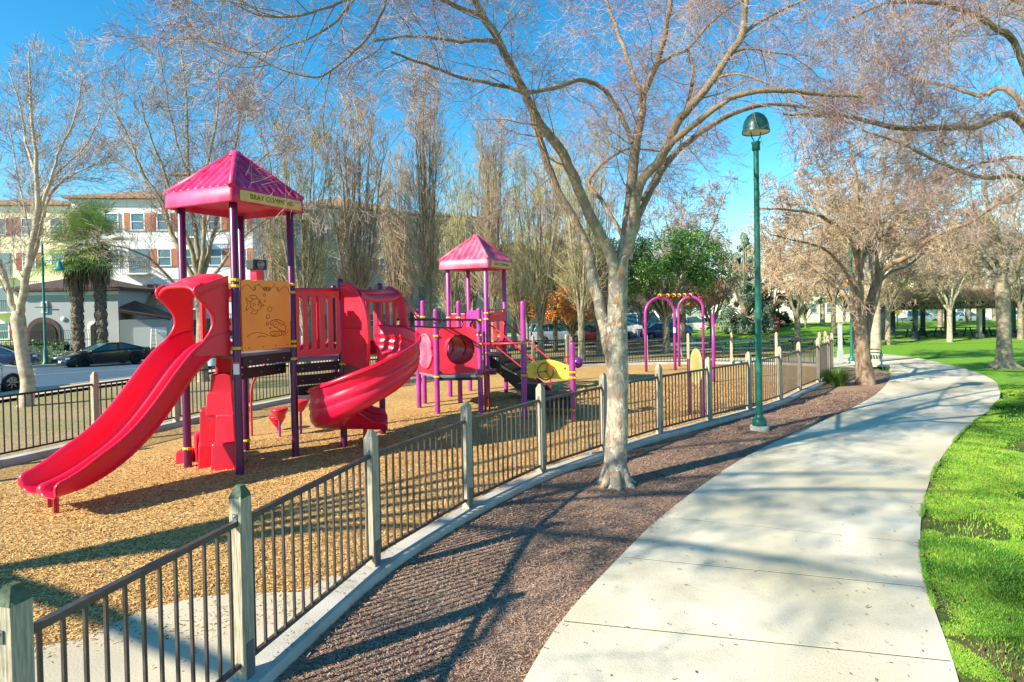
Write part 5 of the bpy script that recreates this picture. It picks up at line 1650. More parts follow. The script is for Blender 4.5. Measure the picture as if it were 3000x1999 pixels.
# ---- tree outside the frame to the left: its limb hangs in at the top and shades mulch and path
def left_over():
    T = Tree(23); b = Vector((-11.2, 2.6, 0))
    trunk_pts(T, [b - ZZ * .1, b + ZZ * .2, b + ZZ * 1.6, b + Vector((.05, 0, 3.0)), b + Vector((.1, 0, 4.4))], [.30, .20, .16, .15, .14], 4, 14)
    fork = b + Vector((.08, 0, 4.0))
    specs = [
        ([(-9.8, 1.0, 4.6), (-8.3, -.4, 5.0), (-7.4, 0.2, 5.1), (-7.0, 1.6, 5.0), (-6.9, 3.2, 5.1)], .10, .015),
        ([(-10.8, 2.0, 7.0), (-10.2, .6, 9.4), (-9.6, -1.0, 11.0)], .10, .03),
        ([(-11.4, 1.0, 7.0), (-10.8, -1.6, 9.0), (-10.4, -3.8, 10.2)], .10, .03),
        ([(-11.2, 3.2, 7.5), (-10.6, 4.4, 9.4), (-10.0, 5.0, 11.0)], .09, .03),
        ([(-12.0, 1.6, 8), (-12.6, -.6, 10), (-12.2, -2.6, 12)], .09, .03),
        ([(-10.2, 2.0, 6.4), (-8.6, 0.6, 8.6), (-7.6, -1.0, 10)], .09, .03),
        ([(-11.0, 2.6, 8), (-10.6, 1.0, 12), (-10.0, 0.0, 13.6)], .09, .03),
    ]
    cfg = dict(levels=4, steps=[5, 5, 4, 3, 3], trop=[0.02, 0.0, -0.02, -0.03, -0.03], kids=[0, 4.6, 4.6, 3.6], ang=[45, 48, 48, 45], len=0.68, rmin=0.004, kink=0.2, rk=0.6)
    for pts, r0, r1 in specs:
        P, rad = T.limb([fork] + [Vector(p) for p in pts], r0, r1, 4, 10, wob=0.02)
        L = sum((b_ - a_).length for a_, b_ in zip(P, P[1:]))
        T.sprout(P, [max(0.016, min(0.04, q * .5)) for q in rad], 2.4, 1, int(L * 1.5), cfg, 0.5)
    T.finish('bare_tree', b, 'bark_brown', 'twig_mauve', 'bare tree outside the left edge whose crown shades the mulch bed and path', 'tree')
left_over()

# ---- right-hand double tree by the path
def right_tree():
    T = Tree(31); b = G(1988, 884); Y = b.y
    trunk_pts(T, [b - ZZ * .15, b, b + ZZ * .25, AT(1982, 820, Y), AT(1976, 764, Y), AT(1970, 710, Y), AT(1970, 660, Y), AT(1972, 628, Y)], [.42, .32, .25, .22, .22, .19, .17, .15], 4, 16)
    trunk_pts(T, [AT(1984, 800, Y + .1), AT(1990, 740, Y + .3), AT(2003, 697, Y + .4), AT(2014, 655, Y + .5), AT(2020, 628, Y + .5)], [.14, .18, .17, .15, .13], 4, 12)
    specs = [
        ([(1972, 640, 0), (1981, 596, 0), (2000, 562, .2), (2019, 548, .5), (2072, 492, 1.2), (2110, 440, 1.8), (2150, 380, 2.2)], .10, .03),
        ([(1976, 615, 0), (1965, 580, -.2), (1947, 540, -.6), (1900, 505, -1.2), (1859, 489, -1.6), (1800, 482, -2.2), (1740, 478, -2.6)], .09, .02),
        ([(1972, 640, 0), (1974, 590, -.2), (1980, 530, -.3), (1972, 470, -.4), (1965, 400, -.5), (1950, 320, -.5)], .10, .03),
        ([(1968, 690, 0), (1950, 640, -.4), (1930, 605, -.8), (1891, 572, -1.3), (1840, 556, -2.0), (1770, 540, -2.6)], .07, .015),
        ([(1966, 720, 0), (1930, 660, .5), (1912, 635, .8), (1880, 622, 1.2), (1838, 585, 1.8), (1800, 540, 2.2)], .07, .015),
        ([(2020, 635, .5), (2045, 609, .2), (2099, 583, -.4), (2126, 556, -.8), (2179, 529, -1.4), (2232, 510, -2.0), (2286, 473, -2.6), (2353, 430, -3.2)], .10, .03),
        ([(2020, 640, .5), (2011, 577, .6), (2008, 537, .8), (2012, 470, 1.0), (2030, 400, 1.2), (2040, 320, 1.4)], .10, .03),
        ([(2015, 655, .5), (2050, 625, 1.0), (2090, 610, 1.6), (2140, 560, 2.4), (2160, 500, 3.0)], .06, .02),
    ]
    cfg = dict(levels=4, steps=[5, 5, 4, 3, 3], trop=[0.03, 0.02, 0.0, -0.02, -0.02], kids=[0, 6.0, 6.0, 4.8], ang=[48, 50, 50, 48], len=0.64, rmin=0.0055, kink=0.2, rk=0.5)
    for pts, r0, r1 in specs:
        P, rad = T.limb([AT(x, y, Y + d) for x, y, d in pts], r0, r1, 4, 10, wob=0.02)
        L = sum((b_ - a_).length for a_, b_ in zip(P, P[1:]))
        T.sprout(P, [max(0.02, min(0.04, q * .45)) for q in rad], 2.7, 1, int(L * 2.6), cfg, 0.2)
    print('rt tips', len(T.tips))
    T.finish('bare_tree', b, 'bark_brown', 'twig_tan', 'bare tree with two brown trunks from one base beside the far bend of the path', 'tree')
right_tree()

def lawn_tree():
    T = Tree(37); b = G(2308, 843); Y = b.y
    trunk_pts(T, [b - ZZ * .15, b, b + ZZ * .3, AT(2307, 780, Y), AT(2306, 720, Y), AT(2303, 665, Y), AT(2302, 640, Y)], [.55, .40, .27, .23, .22, .23, .18], 4, 16)
    for k in range(7):
        a = k * 0.9
        T.put([b + Vector((math.cos(a) * 0.62, math.sin(a) * 0.5, -0.05)), b + Vector((math.cos(a) * 0.30, math.sin(a) * 0.28, 0.10)), b + Vector((math.cos(a) * 0.14, math.sin(a) * 0.12, 0.5))], [0.05, 0.09, 0.07], 0, 8)
    specs = [
        ([(2302, 650, 0), (2305, 617, 0), (2296, 560, -.3), (2285, 530, -.5), (2270, 470, -.8), (2262, 400, -1.0), (2250, 300, -1.2)], .13, .04),
        ([(2300, 655, 0), (2280, 625, .3), (2262, 600, .6), (2240, 570, 1.0), (2200, 550, 1.6), (2150, 540, 2.2)], .10, .025),
        ([(2308, 660, 0), (2330, 640, -.3), (2345, 590, -.8), (2352, 540, -1.1), (2370, 460, -1.6)], .12, .04),
        ([(2305, 640, 0), (2322, 580, .5), (2325, 520, .9), (2345, 440, 1.4), (2360, 360, 1.6)], .09, .03),
        ([(2300, 640, .2), (2284, 590, .9), (2262, 540, 1.6), (2240, 480, 2.2), (2225, 420, 2.6)], .09, .03),
    ]
    cfg = dict(levels=4, steps=[5, 5, 4, 3, 3], trop=[0.04, 0.02, 0.0, -0.01, -0.01], kids=[0, 6.0, 5.6, 4.4], ang=[48, 50, 50, 48], len=0.64, rmin=0.0065, kink=0.2, rk=0.5)
    for pts, r0, r1 in specs:
        P, rad = T.limb([AT(x, y, Y + d) for x, y, d in pts], r0, r1, 4, 10, wob=0.03)
        L = sum((b_ - a_).length for a_, b_ in zip(P, P[1:]))
        T.sprout(P, [max(0.02, min(0.045, q * .45)) for q in rad], 3.0, 1, int(L * 2.2), cfg, 0.2)
    T.finish('bare_tree', b, 'bark_grey', 'twig_grey', 'thick bare tree with flared roots standing alone on the lawn at the right edge', 'tree')
lawn_tree()

def white_tree():
    """pale-barked tree at the left edge behind the street-side fence"""
    T = Tree(41); b = Vector((-13.9, 17.2, 0)); Y = b.y
    trunk_pts(T, [b - ZZ * .1, b + ZZ * .1, AT(64, 880, Y), AT(52, 820, Y), AT(46, 770, Y), AT(42, 735, Y), AT(42, 715, Y)], [.24, .19, .17, .16, .165, .18, .13], 4, 14)
    specs = [
        ([(42, 730, 0), (28, 700, 0), (18, 659, 0), (4, 614, 0), (-20, 560, 0), (-40, 480, 0)], .10, .03),
        ([(44, 725, 0), (54, 674, -.1), (69, 584, -.2), (80, 520, -.2), (87, 464, -.3), (83, 374, -.4), (74, 290, -.4), (70, 200, -.5), (66, 120, -.5)], .12, .018),
        ([(72, 600, 0), (90, 540, .2), (112, 455, .4), (135, 425, .5), (170, 400, .8), (230, 372, 1.2)], .07, .018),
        ([(80, 530, 0), (115, 420, -.4), (140, 340, -.6), (170, 280, -.8), (190, 180, -1.0)], .05, .014),
        ([(83, 400, 0), (60, 330, .4), (45, 240, .8), (20, 160, 1.0)], .05, .014),
        ([(18, 659, 0), (-5, 620, .4), (-30, 560, .8), (-20, 440, 1.2), (-10, 330, 1.4)], .06, .014),
        ([(50, 690, 0), (70, 600, .6), (60, 500, 1.0), (40, 400, 1.4), (20, 280, 1.8)], .05, .014),
        ([(87, 464, 0), (130, 400, .6), (200, 330, 1.2), (240, 240, 1.8)], .04, .012),
    ]
    cfg = dict(levels=3, steps=[5, 5, 4, 3], trop=[0.08, 0.08, 0.06, 0.03], kids=[0, 6.2, 5.4], ang=[36, 40, 42], len=0.72, rmin=0.0045, kink=0.15, rk=0.5)
    for pts, r0, r1 in specs:
        P, rad = T.limb([AT(x, y, Y + d) for x, y, d in pts], r0, r1, 4, 10, wob=0.02)
        L = sum((b_ - a_).length for a_, b_ in zip(P, P[1:]))
        T.sprout(P, [max(0.014, min(0.03, q * .45)) for q in rad], 2.2, 1, int(L * 3.4), cfg, 0.15)
    T.finish('bare_tree', b, 'bark_pale', 'twig_grey', 'slim white-barked bare tree at the left edge behind the fence, beside the white car', 'tree')
white_tree()

def multi_tree():
    """many-stemmed tree seen behind the play tower roof"""
    T = Tree(43); b = Vector((-11.7, 22.8, gz(22.8))); Y = b.y
    trunk_pts(T, [b - ZZ * .1, b + ZZ * .2, AT(462, 800, Y), AT(463, 740, Y), AT(460, 690, Y), AT(458, 655, Y)], [.28, .20, .18, .17, .18, .16], 4, 14)
    specs = [
        ([(458, 665, 0), (420, 590, 0), (388, 520, 0), (375, 470, 0), (330, 400, 0), (300, 330, 0), (275, 280, 0), (240, 230, 0), (190, 180, 0)], .10, .015),
        ([(458, 660, 0), (436, 560, -.2), (410, 500, -.4), (380, 400, -.7), (340, 300, -1), (320, 220, -1.2)], .10, .02),
        ([(460, 655, 0), (452, 560, .2), (440, 460, .4), (432, 360, .6), (430, 260, .8), (420, 150, 1.0), (410, 90, 1.2)], .11, .02),
        ([(460, 655, 0), (468, 560, -.3), (470, 460, -.5), (480, 360, -.8), (500, 250, -1), (505, 140, -1.2)], .10, .02),
        ([(462, 650, 0), (485, 560, .4), (510, 440, .8), (540, 340, 1.2), (560, 230, 1.6), (600, 120, 1.8)], .10, .02),
        ([(464, 665, 0), (500, 620, 0), (545, 560, -.2), (590, 520, -.4), (640, 490, -.8), (700, 480, -1.2)], .08, .02),
        ([(455, 680, 0), (400, 650, -.5), (350, 600, -1), (290, 570, -1.5), (220, 560, -2)], .07, .015),
        ([(510, 440, .8), (560, 400, 1), (620, 350, 1.2), (680, 300, 1.4)], .04, .012),
        ([(388, 520, 0), (350, 440, .5), (300, 390, 1), (240, 350, 1.5), (180, 340, 2)], .04, .012),
        ([(432, 400, .5), (400, 300, 0), (380, 200, -.4), (360, 100, -.6)], .04, .012),
    ]
    cfg = dict(levels=3, steps=[5, 5, 4, 3], trop=[0.07, 0.07, 0.05, 0.03], kids=[0, 6.2, 5.4], ang=[36, 40, 42], len=0.72, rmin=0.006, kink=0.15, rk=0.5)
    for pts, r0, r1 in specs:
        P, rad = T.limb([AT(x, y, Y + d) for x, y, d in pts], r0, r1, 4, 10, wob=0.03)
        L = sum((b_ - a_).length for a_, b_ in zip(P, P[1:]))
        T.sprout(P, [max(0.016, min(0.035, q * .45)) for q in rad], 2.6, 1, int(L * 3.0), cfg, 0.15)
    T.finish('bare_tree', b, 'bark_grey', 'twig_grey', 'many-stemmed bare tree fanning out directly behind the larger play tower', 'tree')
multi_tree()

# ---- background tree kinds, copied
def upright_tree(seed, H=8.5, bark='bark_grey', twig='twig_olive', spread=0.55, n=15, trunk_h=1.6, rmin=0.0080, label='', kids=(5.2, 4.8), r0=.17, ln=0.26):
    T = Tree(seed); b = Vector((0, 0, 0))
    trunk_pts(T, [b - ZZ * .4, b, b + ZZ * (trunk_h * .5), b + ZZ * trunk_h], [r0 * 1.5, r0 * 1.2, r0, r0 * 1.05], 4, 12)
    cfg = dict(levels=3, steps=[6, 5, 4, 3], trop=[0.10, 0.14, 0.10, 0.06], kids=[0, kids[0] * 1.0, kids[1] * 0.95], ang=[26, 28, 30], len=ln * 2.75, rmin=rmin, kink=0.13, rk=0.5)
    for k in range(n):
        a = 6.28 * k / n + T.r.uniform(-.3, .3); s = spread * T.r.uniform(.25, 1.15); h = H * T.r.uniform(.75, 1.05)
        base = b + ZZ * (trunk_h * T.r.uniform(.75, 1.05))
        pts = [base, base + Vector((math.cos(a) * s * .5, math.sin(a) * s * .5, h * .16)), base + Vector((math.cos(a) * s * 1.3, math.sin(a) * s * 1.3, h * .42)), base + Vector((math.cos(a) * s * 2.0, math.sin(a) * s * 2.0, h * .72)), base + Vector((math.cos(a) * s * 2.5, math.sin(a) * s * 2.5, h - trunk_h))]
        P, rad = T.limb(pts, r0 * .5, .012, 4, 7, wob=0.04)
        T.sprout(P, [max(0.014, q * .5) for q in rad], H * ln, 1, 10, cfg, 0.12)
    print('upright', len(T.tips))
    return T.finish('bare_tree', b, bark, twig, label, 'tree', 'bare trees in the row behind the playground')

def wide_tree(seed, H=7.5, bark='bark_grey', twig='twig_tan', n=7, trunk_h=2.0, rmin=0.011, label='', r0=.2, group='bare trees around the lawn'):
    T = Tree(seed); b = Vector((0, 0, 0))
    trunk_pts(T, [b - ZZ * .4, b, b + ZZ * (trunk_h * .5), b + ZZ * trunk_h], [r0 * 1.6, r0 * 1.25, r0, r0 * 1.05], 4, 12)
    cfg = dict(levels=4, steps=[5, 4, 4, 3, 2], trop=[0.04, 0.03, 0.0, -0.02, -0.02], kids=[0, 5.2, 5.0, 4.0], ang=[42, 46, 46, 40], len=0.70, rmin=rmin, kink=0.17, rk=0.5)
    for k in range(n):
        a = 6.28 * k / n + T.r.uniform(-.3, .3); s = T.r.uniform(.4, 1.0) * H * .42; h = (H - trunk_h) * T.r.uniform(.7, 1.0)
        base = b + ZZ * (trunk_h * T.r.uniform(.85, 1.0))
        pts = [base, base + Vector((math.cos(a) * s * .3, math.sin(a) * s * .3, h * .35)), base + Vector((math.cos(a) * s * .65, math.sin(a) * s * .65, h * .65)), base + Vector((math.cos(a) * s, math.sin(a) * s, h))]
        P, rad = T.limb(pts, r0 * .55, .03, 4, 7, wob=0.06)
        T.sprout(P, [max(0.025, q * .45) for q in rad], H * .32, 1, 8, cfg, 0.2)
    print('wide', len(T.tips))
    return T.finish('bare_tree', b, bark, twig, label, 'tree', group)

def place(src, x, y, label, s=1.0, rz=0.0, first=[], yb=None):
    """x, y: where the foot stands in plan"""
    if src not in first: o = src; first.append(src)
    else: o = copy_tree(src)
    o.location = (x, y, gz(y)); o.rotation_euler = (0, 0, rz); o.scale = (s, s, s * 1.0)
    o['label'] = label
    return o
def gx(px, Y): return (px - 1176.5) / FPX * Y

upA = upright_tree(51, H=12.3, twig='twig_tan', label='x'); upB = upright_tree(52, H=14.2, twig='twig_tan', n=15, spread=.34, label='x', kids=(5.0, 4.4)); upC = upright_tree(53, H=10.5, n=12, spread=.62, label='x', twig='twig_olive')
place(upA, gx(822, 29), 29, 'bare tree with tight upright branches just left of the spiral slide hood', 1.0, 0.3)
place(upB, gx(985, 31), 31, 'tallest slender upright bare tree, between the spiral slide and the small play tower', 1.0, 1.0)
place(upB, gx(1132, 36), 36, 'narrow upright bare tree rising directly behind the small play tower roof', 0.95, 2.5)
place(upC, gx(700, 27), 27, 'bare tree with spreading pale stems right behind the orange fish panel post', 1.0, 0.8)
place(upA, gx(915, 40), 40, 'upright bare tree farther back above the spiral slide hood', 1.05, 2.2)
place(upC, gx(1040, 38), 38, 'spreading bare tree seen between the posts of the small play tower', 0.9, 2.0)
place(upC, gx(1241, 33.5), 33.5, 'pale thick-trunked bare tree right of the small play tower', 1.0, 4.0)
place(upA, gx(640, 37), 37, 'upright bare tree seen through the larger tower behind its right posts', 0.85, 4.0)
place(upC, gx(1195, 42), 42, 'small spreading bare tree beyond the far kerb right of the small tower', 0.8, 1.2)
place(upC, gx(1335, 31), 31, 'bare tree with olive twigs just left of the big mottled trunk', 1.0, 5.0)
place(upA, gx(1375, 36), 36, 'upright bare tree half hidden behind the big mottled trunk', 0.8, 5.5)
place(upC, gx(1180, 45), 45, 'bare tree in front of the beige garages right of the small tower', 1.25, 3.3)
place(upA, gx(1275, 43), 43, 'tall upright bare tree left of the orange-leaved tree', 1.0, 3.7)
place(upC, gx(1085, 52), 52, 'far bare tree above the small tower roof', 1.5, 0.7)
wA = wide_tree(61, H=8.5, label='x'); wB = wide_tree(62, H=10.5, label='x', twig='twig_grey', n=8, trunk_h=3.0)
wC = wide_tree(63, H=9.6, label='x', twig='twig_tan', n=8, bark='bark_pale', trunk_h=2.9)
place(wA, gx(1636, 42), 42, 'dark-stemmed bare tree between the arches and the green lamp pole', 0.8, 0.5)
place(wA, gx(1832, 41), 41, 'bare tree with dark fanned stems beside the red sign on the grass bank', 0.95, 1.5)
place(wB, gx(1915, 52), 52, 'grey bare tree behind the white signpost, left of the double tree', 1.0, 2.5)
place(wC, gx(2012, 25.8), 25.8, 'pale thick bare trunk just behind the double brown tree on the lawn', 0.95, 0.4)
place(wB, gx(2040, 44), 44, 'shaded bare tree at the left end of the pergola', 0.85, 5.0)
place(wA, gx(2160, 55), 55, 'bare tree behind the middle of the pergola', 1.05, 4.2)
place(wC, gx(2182, 45), 45, 'pale bare tree standing in front of the pergola posts', 0.85, 1.9)
place(wB, gx(2345, 46), 46, 'pale bare tree at the right end of the pergola behind the lawn tree', 0.9, 3.9)
place(wA, gx(2285, 62), 62, 'bare tree far behind the pergola near the right edge', 1.1, 3.1)
place(wC, gx(1730, 60), 60, 'bare tree with reddish twigs directly behind the green lamp pole', 1.1, 2.0)
place(wB, gx(1540, 62), 62, 'bare tree on the street seen through the arches', 0.85, 0.9)
place(wC, gx(1890, 66), 66, 'bare tree by the beige building behind the grass bank', 1.2, 4.4)
place(wA, gx(1480, 50), 50, 'bare tree near the parked cars just right of the big mottled trunk', 0.7, 2.9)
place(wB, gx(1560, 47), 46, 'tall bare tree with tan twigs above the evergreen tree', 1.15, 2.2)
place(wB, gx(2225, 60), 60, 'tall bare tree behind the pergola left of the tree that stands alone', 1.25, 0.2)

# ---- leafy trees
def leaves_np(name, centers, rads, per, size, m, root, seed=0, shell=0.55, flat=1.0, droop=0.0):
    r = np.random.default_rng(seed)
    C = np.repeat(np.array([tuple(c) for c in centers]), per, axis=0); Rr = np.repeat(np.array(rads), per)
    N = len(C)
    d = r.normal(size=(N, 3)); d /= np.linalg.norm(d, axis=1, keepdims=True)
    rad = Rr * (shell + (1 - shell) * r.uniform(0, 1, N)) ** 1.0 * r.uniform(.55, 1.1, N)
    p = C + d * rad[:, None] * np.array([1, 1, flat])
    p[:, 2] -= droop * r.uniform(0, 1, N) * Rr
    a = r.normal(size=(N, 3)); a[:, 2] -= droop * 2; a /= np.linalg.norm(a, axis=1, keepdims=True)
    b = np.cross(a, d + 0.3 * r.normal(size=(N, 3))); b /= np.linalg.norm(b, axis=1, keepdims=True) + 1e-9
    s = size * r.uniform(.6, 1.3, N)
    A = a * s[:, None]; B = b * (s * 0.45)[:, None]
    V_ = np.stack([p - A, p + B, p + A, p - B], 1).reshape(-1, 3)
    o = np.arange(N) * 4
    return npmesh(name, V_, np.stack([o, o + 1, o + 2, o + 3], 1), m, root)

def leafy(seed, base, H, W, m, label, bark='bark_grey', clumps=60, per=220, size=0.10, trunk_h=0.3, cat='tree', group=None, name='leafy_tree', shape='round', droop=0.0):
    T = Tree(seed); b = Vector(base); R = T.r
    trunk_pts(T, [b - ZZ * .3, b, b + ZZ * (H * trunk_h), b + ZZ * (H * .6)], [H * .045, H * .032, H * .025, H * .012], 3, 10)
    cs = []; rs = []
    for k in range(clumps):
        t = R.random()
        if shape == 'round':
            th = R.uniform(0, 6.28); ph = math.acos(R.uniform(-0.75, 1)); rr = R.uniform(.45, 1.0) ** .6
            c = b + Vector((math.cos(th) * math.sin(ph) * W / 2 * rr, math.sin(th) * math.sin(ph) * W / 2 * rr, H * (trunk_h + .12) + (H * (1 - trunk_h - .12)) * (.5 + .5 * math.cos(ph) * rr)))
            rad = W * R.uniform(.07, .15)
        else:
            z = t ** 1.1; th = R.uniform(0, 6.28); rr = (1 - z) ** .8 * W / 2 * R.uniform(.4, 1.0) + .1
            c = b + Vector((math.cos(th) * rr, math.sin(th) * rr, H * (trunk_h * .6 + (1 - trunk_h * .6) * z))); rad = W * R.uniform(.05, .12) * (1.1 - z * .6)
        cs.append(c); rs.append(rad)
        if R.random() < .5:
            q = b + ZZ * (H * trunk_h * R.uniform(.8, 1.4)); T.put([q, q.lerp(c, .5) + Vector((0, 0, H * .03)), c], [H * .012, H * .008, H * .003], 0, 5)
    root = T.finish(name, b, bark, bark, label, cat, group)
    leaves_np('crown', cs, rs, per, size, m, root, seed, flat=0.75, droop=droop)
    return root
def B_(px, Y): return (gx(px, Y), Y, gz(Y))
leafy(71, B_(1530, 38), 7.6, 8.2, 'leaf_green', 'dense dark green evergreen tree behind the arches, right of the mottled trunk', clumps=70, per=330, size=.085, trunk_h=.30)
leafy(72, B_(1400, 46), 8.0, 7.0, 'leaf_green', 'green leafy tree half hidden behind the big mottled trunk', clumps=60, per=200, size=.10)
leafy(73, B_(1312, 42), 4.6, 6.2, 'leaf_orange', 'orange-leaved autumn tree above the parked cars left of the mottled trunk', clumps=80, per=170, size=.085, trunk_h=.28)
leafy(74, B_(1380, 52), 5.0, 5.0, 'leaf_russet', 'russet-leaved tree behind the mottled trunk', clumps=50, per=140, size=.10)
leafy(75, B_(1625, 72), 6.0, 6.5, 'leaf_russet', 'far russet-leaved tree seen right of the arches', clumps=60, per=140, size=.13)
leafy(76, B_(1585, 80), 5.5, 8.0, 'leaf_orange', 'far orange-leaved tree seen through the arches', clumps=60, per=120, size=.14)
leafy(77, B_(1712, 56), 9.6, 5.2, 'leaf_cedar', 'pale blue-green weeping conifer left of the green lamp pole', clumps=110, per=220, size=.12, shape='cone', trunk_h=.15, droop=.9, name='conifer_tree')
leafy(78, B_(1775, 62), 7.0, 6.0, 'leaf_dark', 'dark conifer just right of the green lamp pole', clumps=70, per=200, size=.12, shape='cone', trunk_h=.12, name='conifer_tree')
leafy(79, B_(1850, 58), 4.6, 3.6, 'leaf_cedar', 'small silvery evergreen beside the red sign', clumps=45, per=160, size=.09)
leafy(80, B_(1210, 50), 6.5, 6.0, 'leaf_yellow', 'yellow-green leafy tree behind the small play tower', clumps=60, per=150, size=.10)
leafy(81, B_(1290, 56), 10.5, 8.0, 'leaf_yellow', 'tall olive leafy tree in front of the far apartments', clumps=80, per=110, size=.10, bark='bark_grey')
leafy(82, B_(1940, 74), 6.0, 5.0, 'leaf_orange', 'orange-brown tree by the beige building left of the double tree', clumps=40, per=90, size=.13)
leafy(83, B_(2085, 78), 7.0, 6.0, 'leaf_yellow', 'yellow-green tree behind the left end of the pergola', clumps=40, per=110, size=.13)
for i, (px, Y, w, lab) in enumerate(((1640, 57, 2.2, 'yellow ornamental grass clump behind the slender magenta pole'), (1675, 58, 2.0, 'yellow ornamental grass clump left of the weeping conifer'),
                            (1712, 59, 2.0, 'yellow ornamental grass clump under the weeping conifer'), (1755, 61, 1.8, 'yellow ornamental grass clump just right of the green lamp pole'))):
    leafy(90 + i, B_(px, Y), 1.5, w, 'leaf_yellow', lab, clumps=14, per=120, size=.09, trunk_h=.05, cat='shrub', group='yellow grass clumps on the bank', name='shrub')

# ---- palms
def palm(x, Y, zc, label, seed):
    R = random.Random(seed); rr = np.random.default_rng(seed)
    b = Vector((gx(x, Y), Y, gz(Y))); root = thing('palm_tree', b, label, 'palm tree', 'palms beside the gatehouse')
    H = zc - b.z
    mb = MB()
    n = 34; ns = 14; vs = []; fs = []
    for i in range(n):
        t = i / (n - 1); r = 0.35 + 0.05 * math.sin(i * 2.4) + (0.08 if i < 6 else 0); z = b.z - .1 + (H - .2) * t
        for k in range(ns):
            a = 6.283 * (k + .5 * (i % 2)) / ns; q = r * (1 + R.uniform(-.10, .10)); vs.append((b.x + q * math.cos(a), b.y + q * math.sin(a), z))
    for i in range(n - 1):
        for k in range(ns):
            fs.append((i * ns + k, i * ns + (k + 1) % ns, (i + 1) * ns + (k + 1) % ns, (i + 1) * ns + k))
    mb.add(vs, fs)
    # leaf-base stubs
    for k in range(170):
        a = R.uniform(0, 6.28); z = b.z + R.uniform(.2, H * .66); o_ = Vector((math.cos(a), math.sin(a), 0)); s_ = Vector((-o_.y, o_.x, 0))
        p = Vector((b.x, b.y, z)) + o_ * .35
        mb.add([p - s_ * .07, p + s_ * .07, p + o_ * .10 + ZZ * .16], [(0, 1, 2)])
    mb.build('trunk', 'palm_trunk', root)
    # dead skirt
    V_ = []; F_ = []
    for k in range(520):
        a = R.uniform(0, 6.28); o_ = Vector((math.cos(a), math.sin(a), 0)); s_ = Vector((-o_.y, o_.x, 0)); z = zc - R.uniform(.1, 2.0)
        r0 = R.uniform(.35, .7); L = R.uniform(.7, 1.5); w = R.uniform(.02, .06)
        p = Vector((b.x, b.y, z)) + o_ * r0; q = p + o_ * R.uniform(-.05, .2) - ZZ * L
        i = len(V_); V_ += [p - s_ * w, p + s_ * w, q + s_ * w * .3, q - s_ * w * .3]; F_.append((i, i + 1, i + 2, i + 3))
    npmesh('dead_skirt', np.array([tuple(v) for v in V_]), np.array(F_), 'palm_dead', root)
    # fan fronds
    V_ = []; F_ = []
    c0 = Vector((b.x, b.y, zc))
    for k in range(64):
        a = R.uniform(0, 6.28); el = R.uniform(-.75, 1.35); o_ = Vector((math.cos(a) * math.cos(el), math.sin(a) * math.cos(el), math.sin(el)))
        L = R.uniform(.5, 2.4); tip = c0 + o_ * L - ZZ * .12
        s_, u_, _ = frame_of(o_)
        i = len(V_); V_ += [c0 - s_ * .02, c0 + s_ * .02, tip + s_ * .015, tip - s_ * .015]; F_.append((i, i + 1, i + 2, i + 3))
        for j in range(22):
            th = -1.25 + 2.5 * j / 21; dr = (o_ * math.cos(th) + s_ * math.sin(th)).normalized(); Lf = R.uniform(1.1, 1.7)
            w = (s_ * math.cos(th) - o_ * math.sin(th)) * .026
            m_ = tip + dr * Lf * .6; e = tip + dr * Lf - ZZ * R.uniform(.1, .35)
            i = len(V_); V_ += [tip - w * .3, tip + w * .3, m_ + w, m_ - w]; F_.append((i, i + 1, i + 2, i + 3))
            i = len(V_); V_ += [m_ - w, m_ + w, e + w * .1, e - w * .1]; F_.append((i, i + 1, i + 2, i + 3))
    npmesh('fronds', np.array([tuple(v) for v in V_]), np.array(F_), 'leaf_palm', root)
palm(178, 39.6, 6.9, 'palm with shaggy dead skirt, left of the pair in front of the gatehouse', 3)
palm(232, 40.2, 7.3, 'palm with shaggy dead skirt, right of the pair beside the pale arch', 4)

# ------------------------------------------------------------------ buildings
def hip(mb, c, ax, ay, hx, hy, z0, z1, over=0.5, th=0.18):
    A = [c + ax * (i * (hx + over)) + ay * (j * (hy + over)) for i, j in ((-1, -1), (1, -1), (1, 1), (-1, 1))]
    rl = max(0.05, hx - hy)
    r = [c - ax * rl + ZZ * z1, c + ax * rl + ZZ * z1]
    lo = [p + ZZ * (z0 - th) for p in A]; hi = [p + ZZ * z0 for p in A]
    vs = lo + hi + r
    mb.add(vs, [(3, 2, 1, 0), (0, 1, 5, 4), (1, 2, 6, 5), (2, 3, 7, 6), (3, 0, 4, 7), (4, 5, 9, 8), (5, 6, 9), (6, 7, 8, 9), (7, 4, 8)])

